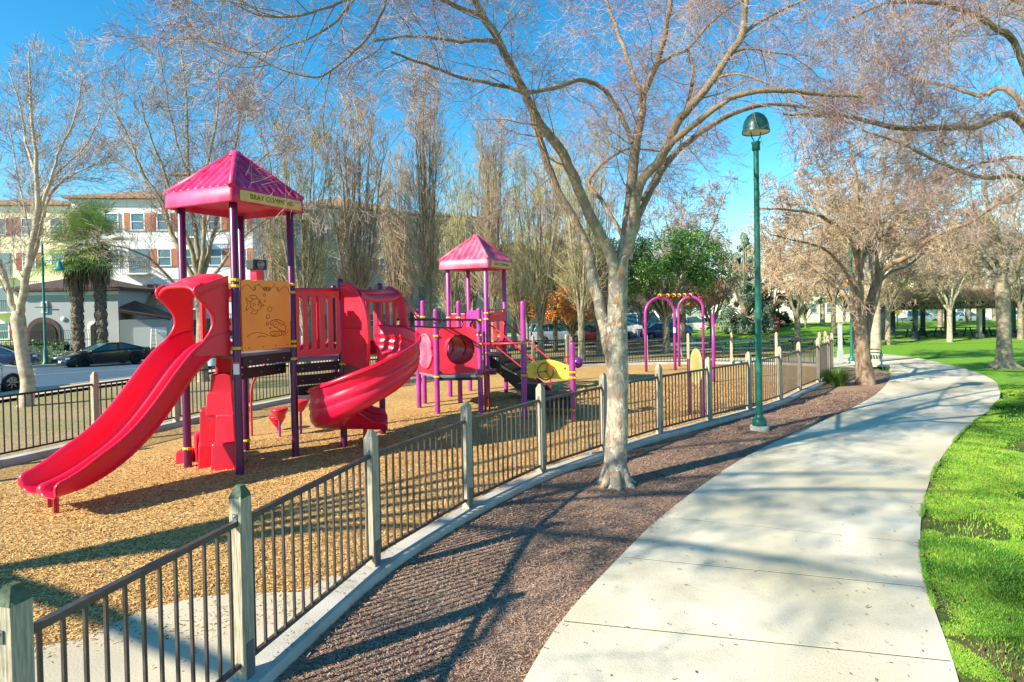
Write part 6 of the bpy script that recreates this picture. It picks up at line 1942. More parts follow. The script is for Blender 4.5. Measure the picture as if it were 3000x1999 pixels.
def building(name, label, px0, px1, Y, dY, depth, ztop, wall, roofm, zroof=None, cols=4, floors=(0.3, 3.2, 6.1, 9.0), shutters='shutter_orange', balc=(), skip=(), cat='building', wsz=(1.0, 1.35), group=None):
    p0 = Vector((gx(px0, Y), Y, 0)); p1 = Vector((gx(px1, Y + dY), Y + dY, 0)); d = (p1 - p0); L = d.length; d.normalize(); nb = Vector((-d.y, d.x, 0))
    zb = min(gz(Y), gz(Y + dY)) - .3
    c = (p0 + p1) / 2 + nb * (depth / 2)
    root = thing(name, up((p0 + p1) / 2, zb), label, cat, group)
    mb = MB(); mb.box(up(c, (zb + ztop) / 2), (L, depth, ztop - zb), rz=math.atan2(d.y, d.x)); mb.build('wall', wall, root)
    mb = MB()
    if zroof: hip(mb, c, d, nb, L / 2, depth / 2, ztop + .15, zroof)
    else: mb.box(up(c, ztop + .15), (L + .5, depth + .5, .3), rz=math.atan2(d.y, d.x))
    mb.build('roof', roofm, root)
    mt = MB(); mt.box(up((p0 + p1) / 2 - nb * .06, ztop - .22), (L + .1, .12, .22), rz=math.atan2(d.y, d.x)); mt.build('cornice', 'trim_white', root)
    for ci in range(cols):
        s = L * (ci + .5) / cols
        for fi, z in enumerate(floors):
            if (ci, fi) in skip or z + 2.2 > ztop: continue
            w, h = wsz; o = p0 + d * s - nb * .03 + ZZ * (gz(Y) + z + 1.0 + h / 2)
            if (ci, fi) in balc:
                mb = MB(); mb.box(o - ZZ * .3, (1.5, .10, 2.0), rz=math.atan2(d.y, d.x)); f = mb.build('balcony_door', 'window_glass', root)
                mb = MB(); q = o - ZZ * 1.35 - nb * .5; mb.box(q, (2.0, 1.0, .12), rz=math.atan2(d.y, d.x)); mb.build('balcony', 'trim_white', root)
                mb = MB(); q = o - nb * .98
                mb.box(q - ZZ * .38, (2.0, .04, .05), rz=math.atan2(d.y, d.x))
                for k in range(13): mb.box(q - ZZ * .84 + d * (-.96 + .16 * k), (.025, .025, .9))
                mb.build('railing', 'iron_black', root)
                continue
            mb = MB()
            for a, b, sx, sz in ((0, h / 2, w + .12, .08), (0, -h / 2, w + .12, .08), (-w / 2, 0, .08, h), (w / 2, 0, .08, h), (0, 0, w, .05)):
                mb.box(o + d * a + ZZ * b - nb * .03, (sx, .10, sz), rz=math.atan2(d.y, d.x))
            f = mb.build('window', 'trim_white', root)
            mb = MB(); mb.box(o - nb * .012, (w - .06, .05, h - .06), rz=math.atan2(d.y, d.x)); mb.build('pane', 'window_glass', f)
            if shutters and ci % 3 != 1:
                for sg in (-1, 1):
                    mb = MB(); mb.box(o + d * (sg * (w / 2 + .30)) - nb * .03, (.42, .06, h + .1), rz=math.atan2(d.y, d.x))
                    mb.build('shutter', shutters if (ci + fi) % 3 else 'shutter_red', f)
    return root, p0, d, nb, L

building('apartment_building', 'yellow stucco apartment block at the left edge behind the white-barked tree', -160, 170, 50, 1, 12, 11.6, 'stucco_yellow', 'roof_tile', 13.2, cols=5, shutters='shutter_red', balc=((2, 1), (2, 2)))
building('apartment_building', 'white four storey apartment block with orange shutters behind the palms and the larger tower', 172, 585, 48.5, 2, 12, 11.7, 'stucco_white', 'roof_tile', 13.6, cols=7, balc=((2, 2), (4, 3), (4, 1)))
building('apartment_building', 'pale grey apartment block seen between the two right posts of the larger tower', 588, 700, 53, 2, 10, 11.5, 'stucco_white', 'roof_tile', 13.2, cols=3, shutters='shutter_red', balc=((1, 3),))
building('apartment_building', 'greyish apartment block behind the upright bare trees left of the small tower', 702, 905, 60, 4, 12, 12.6, 'stucco_beige', 'roof_tile', 14.8, cols=5, balc=((2, 2), (2, 1)))
building('apartment_building', 'farther tan-roofed apartment block behind the small tower', 906, 1130, 68, 6, 14, 12.9, 'stucco_beige', 'roof_tile', 14.6, cols=5, balc=((1, 1), (3, 1)))
building('stair_tower', 'small tile-roofed tower rising above the white apartment roof', 418, 480, 56, 0, 4, 15.0, 'stucco_white', 'roof_tile', 15.9, cols=1, floors=(), cat='tower')
building('garage_building', 'beige building with garages behind the row of parked cars', 1135, 1330, 74, 4, 10, 9.2, 'stucco_beige', 'roof_tile', 10.8, cols=6, floors=(2.6, 5.6), shutters=None)
building('garage_building', 'long low beige building beyond the parked cars, seen left of the arches', 1332, 1500, 84, 4, 8, 4.2, 'stucco_beige', 'roof_tile', 5.4, cols=5, floors=(.2,), shutters=None)
building('house', 'white far house with pale roof seen through the arches', 1540, 1640, 125, 4, 12, 4.4, 'stucco_white', 'roof_tile', 7.5, cols=4, floors=(.5,), shutters=None, cat='house')
building('house', 'far house with low roof on the left of the arches', 1440, 1530, 130, 4, 12, 4.4, 'stucco_beige', 'roof_tile', 7.5, cols=4, floors=(.5,), shutters=None, cat='house')
building('house', 'cream house behind the conifers right of the green lamp pole', 1700, 1845, 96, 2, 12, 3.8, 'stucco_cream', 'roof_tile', 5.6, cols=5, floors=(.3,), shutters=None, cat='house')
building('apartment_building', 'cream two storey building behind the bank, left of the double brown tree', 1850, 2040, 84, 0, 12, 6.6, 'stucco_cream', 'roof_tile', 8.2, cols=5, floors=(.3, 3.2), shutters=None, balc=((1, 1),))
building('apartment_building', 'sunlit cream three storey building behind the pergola at the right edge', 2044, 2520, 84, -3, 14, 9.4, 'stucco_cream', 'roof_tile', 11.2, cols=10, floors=(0.0, 3.2, 6.1), shutters=None, balc=((1, 1), (3, 1), (5, 1), (6, 2)))

# gatehouse with arches
gh, g0, gd, gn, gL = building('gatehouse', 'low grey stucco gatehouse with dark tiled hip roof behind the two palms', 40, 272, 41.6, 1.2, 6.0, 4.15, 'stucco_grey', 'roof_tile_dark', 5.35, cols=1, floors=(), cat='gatehouse')
def arch_poly(w, h): return [(-w / 2, 0), (w / 2, 0)] + [(w / 2 * math.cos(t), h - w / 2 + w / 2 * math.sin(t)) for t in np.linspace(0, math.pi, 14)]
def gpos(px): 
    t = 0
    for _ in range(8):
        p = g0 + gd * t; t += (gx(px, p.y) - p.x) / gd.x
    return g0 + gd * t
q = gpos(100)
mb = MB(); mb.prism(arch_poly(2.1, 2.95), up(q - gn * .03, gz(37)), gd, ZZ, .10); o = mb.build('arch', 'arch_brown', gh)
mb = MB(); mb.prism(arch_poly(1.6, 2.62), up(q - gn * .06, gz(37)), gd, ZZ, .12); mb.build('opening', 'arch_dark', o)
q = gpos(214)
mb = MB(); mb.prism(arch_poly(0.75, 2.6), up(q - gn * .03, gz(37)), gd, ZZ, .10); o = mb.build('arch', 'trim_white', gh)
mb = MB(); mb.prism(arch_poly(0.50, 2.4), up(q + gd * .1 - gn * .06, gz(37)), gd, ZZ, .12); mb.build('opening', 'arch_dark', o)
q = gpos(146); mb = MB(); mb.lathe(up(q - gn * .02, 2.15), [(.16, 0), (.16, .06), (.001, .07)], 18, axis=-gn); mb.build('wall_clock', 'trim_white', gh)  # plain white disc for the small round wall clock, not a lamp
q = gpos(104); mb = MB(); mb.box(up(q - gn * .05, 3.0), (.36, .1, .8), rz=math.atan2(gd.y, gd.x)); o = mb.build('niche', 'trim_white', gh)
mb = MB(); mb.box(up(q - gn * .09, 3.0), (.18, .08, .6), rz=math.atan2(gd.y, gd.x)); mb.box(up(q - gn * .12, 3.0), (1.1, .04, .05), rz=math.atan2(gd.y, gd.x)); mb.build('ironwork', 'iron_black', o)
# lean-to with sloping tile roof, right of the gatehouse
w0 = Vector((gx(274, 42.6), 42.6, 0)); w1 = Vector((gx(392, 44), 44, 0)); wd = (w1 - w0); wL = wd.length; wd.normalize(); wn_ = Vector((-wd.y, wd.x, 0))
lt = thing('lean_to', up((w0 + w1) / 2, gz(38)), 'grey garage wing with sloping dark tile roof right of the palms', 'garage')
mb = MB(); mb.box(up((w0 + w1) / 2 + wn_ * 1.5, .55), (wL, 3, 2.9), rz=math.atan2(wd.y, wd.x)); mb.build('wall', 'stucco_grey', lt)
mb = MB(); A = [up(w0 - wn_ * .3, 2.7), up(w1 - wn_ * .3, 2.05), up(w1 + wn_ * 3, 2.3), up(w0 + wn_ * 3, 3.7)]
mb.add(A + [p - ZZ * .15 for p in A], [(0, 1, 2, 3), (7, 6, 5, 4), (0, 4, 5, 1), (1, 5, 6, 2), (2, 6, 7, 3), (3, 7, 4, 0)]); mb.build('roof', 'roof_tile_dark', lt)
mb = MB(); mb.box(up((w0 + w1) / 2 + wd * .3 - wn_ * .03, .35), (2.0, .06, 2.1), rz=math.atan2(wd.y, wd.x)); mb.build('garage_door', 'stucco_white', lt)
ld = thing('ladder', up((w0 + w1) / 2 + wd * .5 - wn_ * .4, gz(38)), 'aluminium stepladder leaning on the garage wing wall', 'ladder')
mb = MB()
lc = up((w0 + w1) / 2 + wd * .5 - wn_ * .12, 0)
for s in (-1, 1): mb.beam(lc + wd * (.2 * s) - wn_ * .6 + ZZ * (-.6), lc + wd * (.14 * s) + ZZ * 1.3, .05, .05, up=(0, 1, 0))
for k in range(6):
    t = k / 6 + .08; c_ = lc - wn_ * (.6 * (1 - t)) + ZZ * (-.6 + 1.9 * t); mb.beam(c_ - wd * .18, c_ + wd * .18, .05, .03)
mb.build('frame', 'rim_grey', ld)
aw = thing('awning', up(Vector((gx(347, 48.2), 48.2, 0)), 2.6), 'tan fabric awning over a ground floor window of the white apartment block', 'awning')
ac = Vector((gx(347, 48.4), 48.4, 0)); mb = MB(); A = [up(ac + Vector((-1, 0, 0)), 3.9), up(ac + Vector((1, 0, 0)), 3.9), up(ac + Vector((1.1, -1.1, 0)), 3.05), up(ac + Vector((-1.1, -1.1, 0)), 3.05), up(ac + Vector((1, 0, 0)), 3.0), up(ac + Vector((-1, 0, 0)), 3.0)]
mb.add(A, [(0, 1, 2, 3), (1, 4, 2), (0, 3, 5)]); mb.build('canvas', 'awning_tan', aw)
# iron fence and hedge by the gatehouse
irf = thing('iron_fence', (gx(120, 40.4), 40.4, gz(40)), 'black iron fence with curved tips in front of the gatehouse', 'fence')
mb = MB(); 
for k in range(46):
    x = gx(-10, 40.4) + k * .16; z = gz(40)
    mb.tube([(x, 40.4, z), (x, 40.4, z + 1.9), (x + .04, 40.2, z + 2.15), (x + .02, 40.05, z + 2.2)], .014, 4)
for zz in (.25, 1.55): mb.box((gx(-10, 40.4) + 3.6, 40.4, gz(40) + zz), (7.4, .04, .05))
mb.build('bars', 'iron_black', irf)
def hedge(px0, px1, Y, H, D, m, label, per=260, seed=0):
    x0, x1 = gx(px0, Y), gx(px1, Y); n = max(3, int((x1 - x0) / .45)); z = gz(Y)
    root = thing('hedge', ((x0 + x1) / 2, Y, z), label, 'hedge')
    mb = MB(); mb.box(((x0 + x1) / 2, Y, z + H * .42), (x1 - x0 - .2, D * .6, H * .8)); mb.build('branches', 'leaf_dark', root)
    cs = [Vector((x0 + (x1 - x0) * (i + .5) / n, Y + random.uniform(-.15, .15) * D, z + H * f)) for i in range(n) for f in (.2, .5, .78)]
    leaves_np('foliage', cs, [max(.3, D * .5)] * len(cs), per, .06, m, root, seed)
hedge(50, 155, 39.2, 1.5, .9, 'leaf_hedge', 'clipped dark green hedge in front of the iron fence', seed=5)
hedge(118, 170, 38.4, .75, .8, 'leaf_cedar', 'low grey-green hedge along the pavement behind the black car', seed=6)
hedge(325, 375, 41.6, .8, .8, 'leaf_hedge', 'small dark bush at the rear of the black car', seed=7)
hedge(-60, 40, 40.8, 1.5, .9, 'leaf_hedge', 'dark hedge at the left edge behind the dark parked car', seed=8)

# teal street lamp on the far pavement
b = Vector((-28.3, 36.6, gz(36.6) + .1))
sl_ = thing('street_lamp', b, 'slim dark teal street lamp with bracket arm and bell shade before the gatehouse', 'street lamp')
mb = MB(); mb.lathe(b, [(.20, 0), (.2, .1), (.12, .2), (.11, .9), (.07, 1.0), (.06, 7.0), (.05, 7.4), (.001, 7.42)], 16); mb.build('pole', 'lamp_green', sl_)
mb = MB(); mb.tube([b + ZZ * 6.3, b + ZZ * 6.3 + Vector((1.1, 0, 0))], .035, 8); mb.tube([b + ZZ * 7.1, b + ZZ * 6.35 + Vector((.9, 0, 0))], .015, 6); mb.build('arm', 'teal_paint', sl_)
mb = MB(); mb.lathe(b + Vector((1.0, 0, 5.75)), [(.36, 0), (.34, .06), (.16, .16), (.13, .42), (.05, .5), (.03, .56)], 18); mb.build('shade', 'teal_paint', sl_)

# ------------------------------------------------------------------ cars
def car(kind, body, label, loc, heading, name=None, group='cars parked along the street', rims='rim_grey'):
    name = name or {'coupe': 'sports_car', 'sedan': 'sedan_car', 'suv': 'suv_car', 'van': 'van', 'hatch': 'estate_car'}[kind]
    P = dict(coupe=(4.7, 1.9, 1.36, .80, .92), sedan=(4.7, 1.82, 1.45, .88, .98), suv=(4.7, 1.88, 1.75, 1.02, 1.10), van=(5.3, 2.0, 2.35, 1.15, 1.25), hatch=(4.5, 1.8, 1.5, .90, .98))[kind]
    L, W, H, zh, zt = P
    root = thing(name, loc, label, 'van' if kind == 'van' else 'car', group)
    hl = L / 2
    top = {'coupe': [(-hl, .78), (-hl + .08, .98), (-hl + .5, 1.0), (-.9, 1.0), (.35, .97), (.9, .94), (1.6, .86), (hl - .25, .74), (hl - .05, .64), (hl, .55)],
           'sedan': [(-hl, .80), (-hl + .06, .95), (-hl + .6, 1.0), (-.9, .99), (.6, .97), (1.0, .95), (1.7, .86), (hl - .25, .76), (hl - .05, .68), (hl, .55)],
           'hatch': [(-hl, .85), (-hl + .06, .98), (-hl + .3, 1.0), (-.9, .99), (.7, .97), (1.1, .95), (1.7, .87), (hl - .25, .78), (hl - .05, .68), (hl, .55)],
           'suv': [(-hl, .95), (-hl + .05, 1.10), (-hl + .3, 1.14), (-.9, 1.14), (.7, 1.12), (1.15, 1.08), (1.8, 1.0), (hl - .2, .92), (hl - .04, .8), (hl, .65)],
           'van': [(-hl, 1.1), (-hl + .04, 1.2), (-hl + .2, 1.25), (-.9, 1.25), (1.1, 1.22), (1.6, 1.15), (2.1, 1.0), (hl - .2, .9), (hl - .04, .8), (hl, .65)]}[kind]
    wx = (-hl + .95, hl - .92); wr = .335 if kind != 'suv' else .37
    low = .20 if kind in ('coupe', 'sedan', 'hatch') else .28
    xs = sorted(set([round(v, 3) for v in np.linspace(-hl, hl, 15)] + [a for a, b in top] + [w + s * (wr + .06) for w in wx for s in (-1, -.7, 0, .7, 1)]))
    vs = []; fs = []
    for x in xs:
        zt_ = float(np.interp(x, [a for a, b in top], [b for a, b in top]))
        e = min(1, (hl - abs(x)) / .55); hw = W / 2 * (.80 + .20 * math.sqrt(max(0, 1 - (1 - e) ** 2)))
        zl = low + (.10 if e < .3 else 0)
        za = zl
        for w in wx:
            dxx = abs(x - w)
            if dxx < wr + .06: za = max(za, math.sqrt(max(0, (wr + .06) ** 2 - dxx ** 2)) + wr - .02)
        za = min(za, zt_ - .15)
        zm = (za + zt_) / 2
        half = [(0, zl), (hw * .8, zl), (hw * .98, za), (hw, max(za + .02, zm)), (hw * .985, zt_ - .10), (hw * .90, zt_ - .02), (hw * .7, zt_ + .005), (0, zt_ + .02)]
        ring = half + [(-a, b) for a, b in reversed(half[1:-1])]
        vs += [(x, a, b) for a, b in ring]
    n = len(ring)
    for i in range(len(xs) - 1):
        for k in range(n):
            fs.append((i * n + k, i * n + (k + 1) % n, (i + 1) * n + (k + 1) % n, (i + 1) * n + k))
    fs.append(tuple(range(n))); fs.append(tuple((len(xs) - 1) * n + k for k in reversed(range(n))))
    mb = MB(); mb.add(vs, fs, True); bo = mb.build('body', body, root, recenter=False)
    md = bo.modifiers.new('edge', 'EDGE_SPLIT'); md.split_angle = R_(38)
    gh_ = {'coupe': [(-1.95, .97), (-.75, H - .02), (.05, H), (1.05, .93)], 'sedan': [(-1.65, .98), (-.95, H - .03), (.15, H), (1.15, .94)], 'hatch': [(-hl + .12, .98), (-1.7, H - .05), (.15, H), (1.15, .94)],
          'suv': [(-hl + .10, 1.12), (-1.95, H - .06), (.2, H), (1.2, 1.07)], 'van': [(-hl + .06, 1.22), (-hl + .12, H - .08), (1.0, H), (1.75, 1.14)]}[kind]
    (xa, za), (xb, zb), (xc, zc), (xd, zd) = gh_
    wb, wt = W / 2 * .90, W / 2 * .70
    def g(x, y, z): return (x, y, z)
    lo = [g(xa, -wb * .85, za - .03), g(xd, -wb * .92, zd - .03), g(xd, wb * .92, zd - .03), g(xa, wb * .85, za - .03)]
    mid = [g((xb + xa) / 2, -wb, .98 * za), g((xc + xd) / 2, -wb, .98 * zd)]
    hi = [g(xb, -wt, zb), g(xc, -wt, zc), g(xc, wt, zc), g(xb, wt, zb)]
    bl = [g(xb, -wb, za), g(xc, -wb, zd), g(xc, wb, zd), g(xb, wb, za)]
    V8 = lo + bl + hi
    F8 = [(0, 4, 8), (4, 5, 9, 8), (5, 1, 9), (1, 2, 10, 9), (2, 6, 10), (6, 7, 11, 10), (7, 3, 11), (3, 0, 8, 11), (8, 9, 10, 11)]
    mb = MB(); mb.add(V8, F8); gl = mb.build('windows', 'car_glass', root, recenter=False)
    mb = MB()
    rt = [Vector(p) + Vector((0, 0, .012)) for p in hi]
    mb.add([rt[0], rt[1], rt[2], rt[3]] + [p + Vector((0, 0, .03)) for p in (rt[0] * .98 + Vector((0, 0, zb * .02)), rt[1] * .98 + Vector((0, 0, zc * .02)), rt[2] * .98 + Vector((0, 0, zc * .02)), rt[3] * .98 + Vector((0, 0, zb * .02)))],
           [(0, 1, 5, 4), (1, 2, 6, 5), (2, 3, 7, 6), (3, 0, 4, 7), (4, 5, 6, 7), (3, 2, 1, 0)])
    for s in (-1, 1):
        for a, b in (((xa, s * wb * .85, za), (xb, s * wt, zb)), ((xd, s * wb * .92, zd), (xc, s * wt, zc)), (((xb + xc) / 2 - .1, s * wb, (za + zd) / 2), ((xb + xc) / 2 - .1, s * wt, (zb + zc) / 2)), ((xb, s * wt, zb), (xc, s * wt, zc))):
            mb.tube([a, b], .035, 6)
        if kind in ('suv', 'hatch', 'sedan'): mb.tube([(xb + .15, s * wb, za), (xb + .1, s * wt, zb)], .05, 6)
    mb.build('roof', body, root, recenter=False)
    for w in wx:
        for s in (-1, 1):
            c = Vector((w, s * (W / 2 - .11), wr))
            mb = MB(); mb.lathe(c, [(wr * .6, -.10), (wr, -.10), (wr * 1.0, .07), (wr * .93, .10), (wr * .66, .10), (wr * .64, .04)], 22, axis=Vector((0, s, 0))); wh = mb.build('wheel', 'tyre', root, recenter=False)
            mb = MB(); mb.lathe(c, [(wr * .66, .02), (wr * .66, .08), (wr * .58, .085)], 20, axis=Vector((0, s, 0))); mb.lathe(c, [(wr * .16, .02), (wr * .16, .08), (.001, .085)], 10, axis=Vector((0, s, 0)))
            for k in range(7):
                t = 6.283 * k / 7; e = Vector((math.cos(t), 0, math.sin(t))); mb.beam(c + e * (wr * .1) + Vector((0, s * .07, 0)), c + e * (wr * .62) + Vector((0, s * .07, 0)), .045, .02, up=(0, 1, 0))
            mb.build('rim', rims, wh, recenter=False)
            mb = MB(); mb.lathe(c - Vector((0, s * .03, 0)), [(.001, 0), (wr + .03, 0)], 20, axis=Vector((0, s, 0))); mb.build('wheel_well', 'arch_dark', wh, recenter=False)
    for s in (-1, 1):
        zf = float(np.interp(hl - .2, [a for a, b in top], [b for a, b in top]))
        mb = MB(); mb.box((hl - .17, s * W * .36, zf - .10), (.22, .34, .10), rz=-s * .45); mb.build('headlight', 'lens_clear', root, recenter=False, bevel=.02)
        mb = MB(); mb.box((-hl + .03, s * W * .34, zh * .88), (.06, .32, .14)); mb.build('tail_light', 'lens_red', root, recenter=False, bevel=.01)
        mb = MB(); mb.box((xc + .45, s * (W / 2 + .05), zd + .06), (.10, .18, .12)); mb.build('mirror', body, root, recenter=False, bevel=.03)
        mb = MB()
        for hx in ((-.35, .75) if kind != 'coupe' else (-.1,)): mb.box((hx - .25, s * (W / 2 - .012), zd - .14), (.16, .03, .03))
        mb.build('door_handle', body if kind != 'hatch' else 'arch_dark', root, recenter=False)
        mb = MB()
        for hx in ((-.9, .12, .98) if kind != 'coupe' else (-.45, .95)): mb.box((hx, s * (W / 2 - .004), .62), (.012, .012, .58))
        mb.box((0, s * (W / 2 - .002), .34), (2.4, .02, .03))
        mb.build('door_seam', 'arch_dark', root, recenter=False)
    mb = MB(); mb.box((hl - .03, 0, .52), (.05, W * .52, .20)); mb.box((hl - .05, 0, .30), (.05, W * .6, .12)); mb.build('grille', 'arch_dark', root, recenter=False, bevel=.02)
    mb = MB(); mb.box((hl + .0, 0, .42), (.02, .34, .12)); mb.build('number_plate', 'plate_white', root, recenter=False)
    root.rotation_euler = (0, 0, heading)
    return root
def rz_(x, y): return (x, y, gz(y) - 0.02)
car('coupe', 'car_black', 'black two-door sports car parked on the far side of the street below the palms', rz_(-25.0, 37.0), math.atan2(-.84, -.54), rims='rim_dark')
car('hatch', 'car_white', 'white car with black door handle parked at the near kerb at the left edge', rz_(-18.1, 19.35), math.atan2(.97, .24))
car('sedan', 'car_blue', 'dark blue car at the left edge behind the white car, beside the teal street lamp', rz_(-31.3, 36.2), math.atan2(.5, .87))
car('sedan', 'car_silver', 'pale silver car glimpsed between the double slide and the tower post', rz_(-14.6, 32.4), math.atan2(.90, .45))
silv = car('suv', 'car_silver', 'pale silver car parked left of the orange tree', rz_(3.7, 51.3), math.atan2(.3, .95))
car('hatch', 'car_red', 'red car parked under the orange tree', rz_(6.4, 52.4), math.atan2(.25, .97), rims='rim_grey')
car('sedan', 'car_blue', 'dark blue car right of the red car, beside the mottled trunk', rz_(8.4, 53.4), math.atan2(.2, .98))
car('van', 'car_white', 'tall white van seen just right of the mottled trunk', rz_(12.6, 58.5), math.atan2(.2, .98))
car('sedan', 'car_blue', 'blue car behind the left arch, nearer of the two blue cars', rz_(13.6, 54.5), math.atan2(.1, .99))
car('suv', 'car_blue', 'dark blue car between the arches, farther of the two blue cars', rz_(15.5, 60.5), math.atan2(.1, .99))
car('suv', 'car_white', 'white car seen between the two arches', rz_(19.0, 63.5), math.atan2(.1, .99))
car('sedan', 'car_silver', 'silver car just left of the slender magenta pole', rz_(22.0, 67.5), math.atan2(.1, .99))
car('suv', 'car_silver', 'silver car parked beyond the pergola beside the yellow sign', rz_(48.0, 71.5), math.atan2(.1, .99))
car('sedan', 'car_silver', 'silver car half hidden behind the pergola posts', rz_(54.0, 72.0), math.atan2(.1, .99))
car('sedan', 'car_white', 'white car beyond the right end of the pergola', rz_(62.0, 73.0), math.atan2(.1, .99))

# ------------------------------------------------------------------ pergola, tables, bench, signs
pg = thing('pergola', (34, 48.5, gz(48)), 'long dark pergola carrying a tangle of bare vines over the picnic tables', 'pergola')
z0 = gz(48)
x0, x1 = gx(2026, 48), gx(2420, 48)
for i, px in enumerate((2030, 2103, 2176, 2250, 2322, 2396)):
    for Y in (47.6, 50.4):
        mb = MB(); x = gx(px, 47.6); mb.box((x, Y, z0 + 1.25), (.26, .26, 2.6)); mb.box((x, Y, z0 + .2), (.42, .42, .4)); mb.build('post', 'wood_post_pale' if (i in (3,) and Y < 49) else 'pergola_dark', pg)
mb = MB()
for Y in (47.5, 50.5): mb.box(((x0 + x1) / 2, Y, z0 + 2.62), (x1 - x0 + 1, .16, .46))
mb.build('beam', 'pergola_dark', pg)
mb = MB()
k = 0
x = x0 - .3
while x < x1 + .5:
    mb.box((x, 49, z0 + 2.88), (.07, 4.2, .18)); x += .42
mb.build('rafter', 'pergola_dark', pg)
def vines():
    r = np.random.default_rng(3); N = 9000; K = 5
    p = np.stack([r.uniform(x0 - .6, x1 + .6, N), r.uniform(46.9, 51.1, N), z0 + 2.95 + r.uniform(0, 1.0, N) ** 1.5], 1)
    d = r.normal(size=(N, 3)) * np.array([1, .6, .35]); pts = [p]
    for k in range(K - 1):
        d += r.normal(size=(N, 3)) * .7; d[:, 2] -= .22; d /= np.linalg.norm(d, axis=1, keepdims=True); pts.append(pts[-1] + d * .26)
    P = np.stack(pts, 1)
    grp = {3: [(P[i], np.linspace(.016, .008, K)) for i in range(N)]}
    v, f = tubes_np(grp); npmesh('vines', v, f, 'twig_tan', pg)
    cs = [Vector((r.uniform(x0, x1), r.uniform(47, 51), z0 + 3.2)) for _ in range(50)]
    leaves_np('vine_leaves', cs, [.6] * 50, 60, .06, 'leaf_yellow', pg, 9, flat=.5)
vines()

def table(x, y, rz, label, m, sc=1.0, src={}):
    key = m
    if key in src:
        o = copy_tree(src[key])
    else:
        o = thing('picnic_table', (0, 0, 0), label, 'picnic table', 'picnic tables on the court and under the pergola')
        mb = MB()
        for k in range(5): mb.box((0, -.32 + .16 * k, .74), (1.9, .14, .045))
        mb.build('tabletop', m, o, recenter=False)
        for s in (-1, 1):
            mb = MB()
            for k in range(2): mb.box((0, s * (.68 + .15 * k), .44), (1.9, .13, .04))
            mb.build('bench_seat', m, o, recenter=False)
            mb = MB(); mb.beam((s * .65, -.78, .39), (s * .65, .78, .39), .06, .06); mb.beam((s * .65, -.5, 0), (s * .65, -.2, .72), .06, .06, up=(1, 0, 0)); mb.beam((s * .65, .5, 0), (s * .65, .2, .72), .06, .06, up=(1, 0, 0))
            mb.build('leg_frame', m, o, recenter=False)
        src[key] = o
    o.location = (x, y, gz(y) + .03); o.rotation_euler = (0, 0, rz); o.scale = (sc,) * 3; o['label'] = label
    return o
table(gx(1700, 33), 33, .1, 'green picnic table nearest the fence, right of the slender magenta pole', 'table_green', 1.1)
table(gx(1650, 36), 36, .3, 'green picnic table half hidden behind the slender magenta pole', 'table_green')
table(gx(1582, 33), 33, .2, 'pale green picnic table seen between the arches', 'table_pale', 1.0)
table(gx(1762, 38), 38, .0, 'green picnic table just right of the green lamp pole', 'table_green')
table(gx(1805, 42), 42, .1, 'dark picnic table on the bank side left of the fanned bare tree', 'table_dark')
table(gx(1850, 36), 36, .1, 'dark picnic table behind the fence near its far corner', 'table_dark')
table(gx(1950, 44), 44, .1, 'dark picnic table behind the white signpost', 'table_dark')
table(gx(2070, 48.5), 48.5, .0, 'dark picnic table under the left bay of the pergola', 'table_dark', 1.1)
table(gx(2132, 49.5), 49.2, .1, 'dark picnic table under the second bay of the pergola', 'table_dark', 1.1)
table(gx(2215, 48), 48.6, -.05, 'dark picnic table under the middle bay, right of the pale trunk', 'table_dark', 1.15)
table(gx(2285, 49), 49, .1, 'dark picnic table under the bay left of the lone lawn tree', 'table_dark', 1.1)
table(gx(2340, 48.5), 48.5, .1, 'dark picnic table at the right edge under the pergola', 'table_dark', 1.1)

q = Vector((gx(1592, 36.5), 36.5, gz(36.5)))
tc = thing('litter_bin', q, 'blue-green slatted litter bin seen through the right arch', 'litter bin')
mb = MB()
for k in range(22):
    a = 6.283 * k / 22; mb.box(q + Vector((.30 * math.cos(a), .30 * math.sin(a), .47)), (.045, .012, .86), rz=a + 1.57)
for zz in (.08, .86): mb.lathe(q + ZZ * zz, [(.29, -.03), (.32, -.03), (.32, .03), (.29, .03)], 22)
mb.build('basket', 'table_green', tc)
mb = MB(); mb.lathe(q, [(.33, .92), (.33, .97), (.22, 1.04), (.001, 1.06)], 22); mb.build('lid', 'lamp_green', tc)

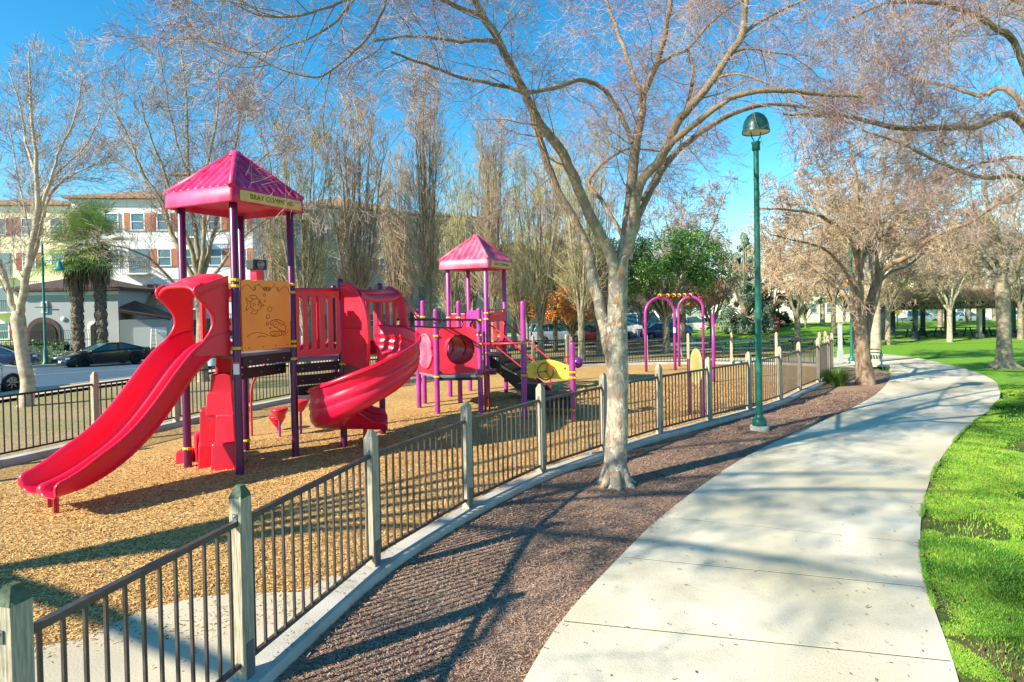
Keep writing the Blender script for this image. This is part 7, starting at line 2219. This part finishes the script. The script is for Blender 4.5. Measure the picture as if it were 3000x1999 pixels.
# bench beside the path
q = G(2010, 849); q = Vector((q.x + .1, q.y + .2, gz(q.y)))
bn = thing('park_bench', q, 'green metal slat bench facing the path right of the double brown tree', 'bench')
bx = Vector((.50, .86, 0)); by = Vector((.86, -.50, 0))
mb = MB()
for k in range(5): mb.box(q + by * (-.18 + .09 * k) + ZZ * .44, (1.6, .06, .025), ax=(bx, by, ZZ))
mb.build('seat', 'table_green', bn)
mb = MB()
for k in range(5): mb.box(q - by * (.24 + .03 * k) + ZZ * (.52 + .085 * k), (1.6, .02, .06), ax=(bx, by, ZZ))
mb.build('backrest', 'table_green', bn)
for s in (-1, 1):
    mb = MB(); c = q + bx * (s * .78)
    mb.tube(catmull([c - by * .32 - ZZ * .02, c - by * .24 + ZZ * .42, c - by * .36 + ZZ * .88], 4), .022, 8)
    mb.tube(catmull([c + by * .28 - ZZ * .02, c + by * .22 + ZZ * .42, c + by * .24 + ZZ * .64, c - by * .0 + ZZ * .68, c - by * .28 + ZZ * .64], 4), .022, 8)
    mb.build('arm_frame', 'table_green', bn)

# white signpost, second lamp
q = G(1931, 836); wp = thing('signpost', q, 'plain white post standing near the end of the fence left of the double tree', 'post')
mb = MB(); mb.box(q + ZZ * .75, (.16, .06, 1.8)); mb.build('board', 'sticker_white', wp, bevel=.01)
mb = MB(); mb.box(q + ZZ * .3, (.24, .10, .5)); mb.build('base', 'stucco_grey', wp, bevel=.01)
mb = MB(); mb.box(q + ZZ * 1.68 + Vector((0, -.01, 0)), (.17, .065, .05)); mb.build('cap', 'stucco_grey', wp)
lamp(G(1957.5, 836), 'second green park lamp close to the left side of the double brown tree', top=5.2)
lamp(Vector((gx(1520, 58), 58, gz(58))), 'distant green park lamp seen through the left arch', top=5.2)

def road_sign(px, Y, zc, poly, m, label, w=.8, pole_m='rim_grey', text=None):
    p = Vector((gx(px, Y), Y, gz(Y)))
    t = thing('road_sign', p, label, 'road sign')
    mb = MB(); mb.tube([p, up(p, zc + .4)], .04, 8); mb.build('pole', pole_m, t)
    mb = MB(); mb.prism([(a * w / 2, b * w / 2) for a, b in poly], up(p, zc) - Vector((0, .06, 0)), (1, 0, 0), ZZ, .02); o = mb.build('plate', m, t)
    return t, o, up(p, zc)
t, o, c = road_sign(1779, 55, .35, [(-1, -1.3), (1, -1.3), (1, 1.3), (-1, 1.3)], 'sign_red', 'red sign with a white bar on the grass bank', .85)
mb = MB(); mb.box(c - Vector((0, .09, 0)) + ZZ * .12, (.62, .02, .16)); mb.box(c - Vector((0, .09, 0)) - ZZ * .22, (.42, .02, .08)); mb.build('white_bar', 'sign_white', o)
road_sign(2062, 58, 1.35, [(0, -1.2), (1, 0), (0, 1.2), (-1, 0)], 'sign_yellow', 'yellow-green diamond sign on a teal pole seen under the pergola', 1.2, 'teal_paint')
road_sign(2074, 60, 1.0, [(-1, -1.2), (1, -1.2), (1, 1.2), (-1, 1.2)], 'sign_white', 'white rectangular sign right of the yellow-green diamond sign', .9)
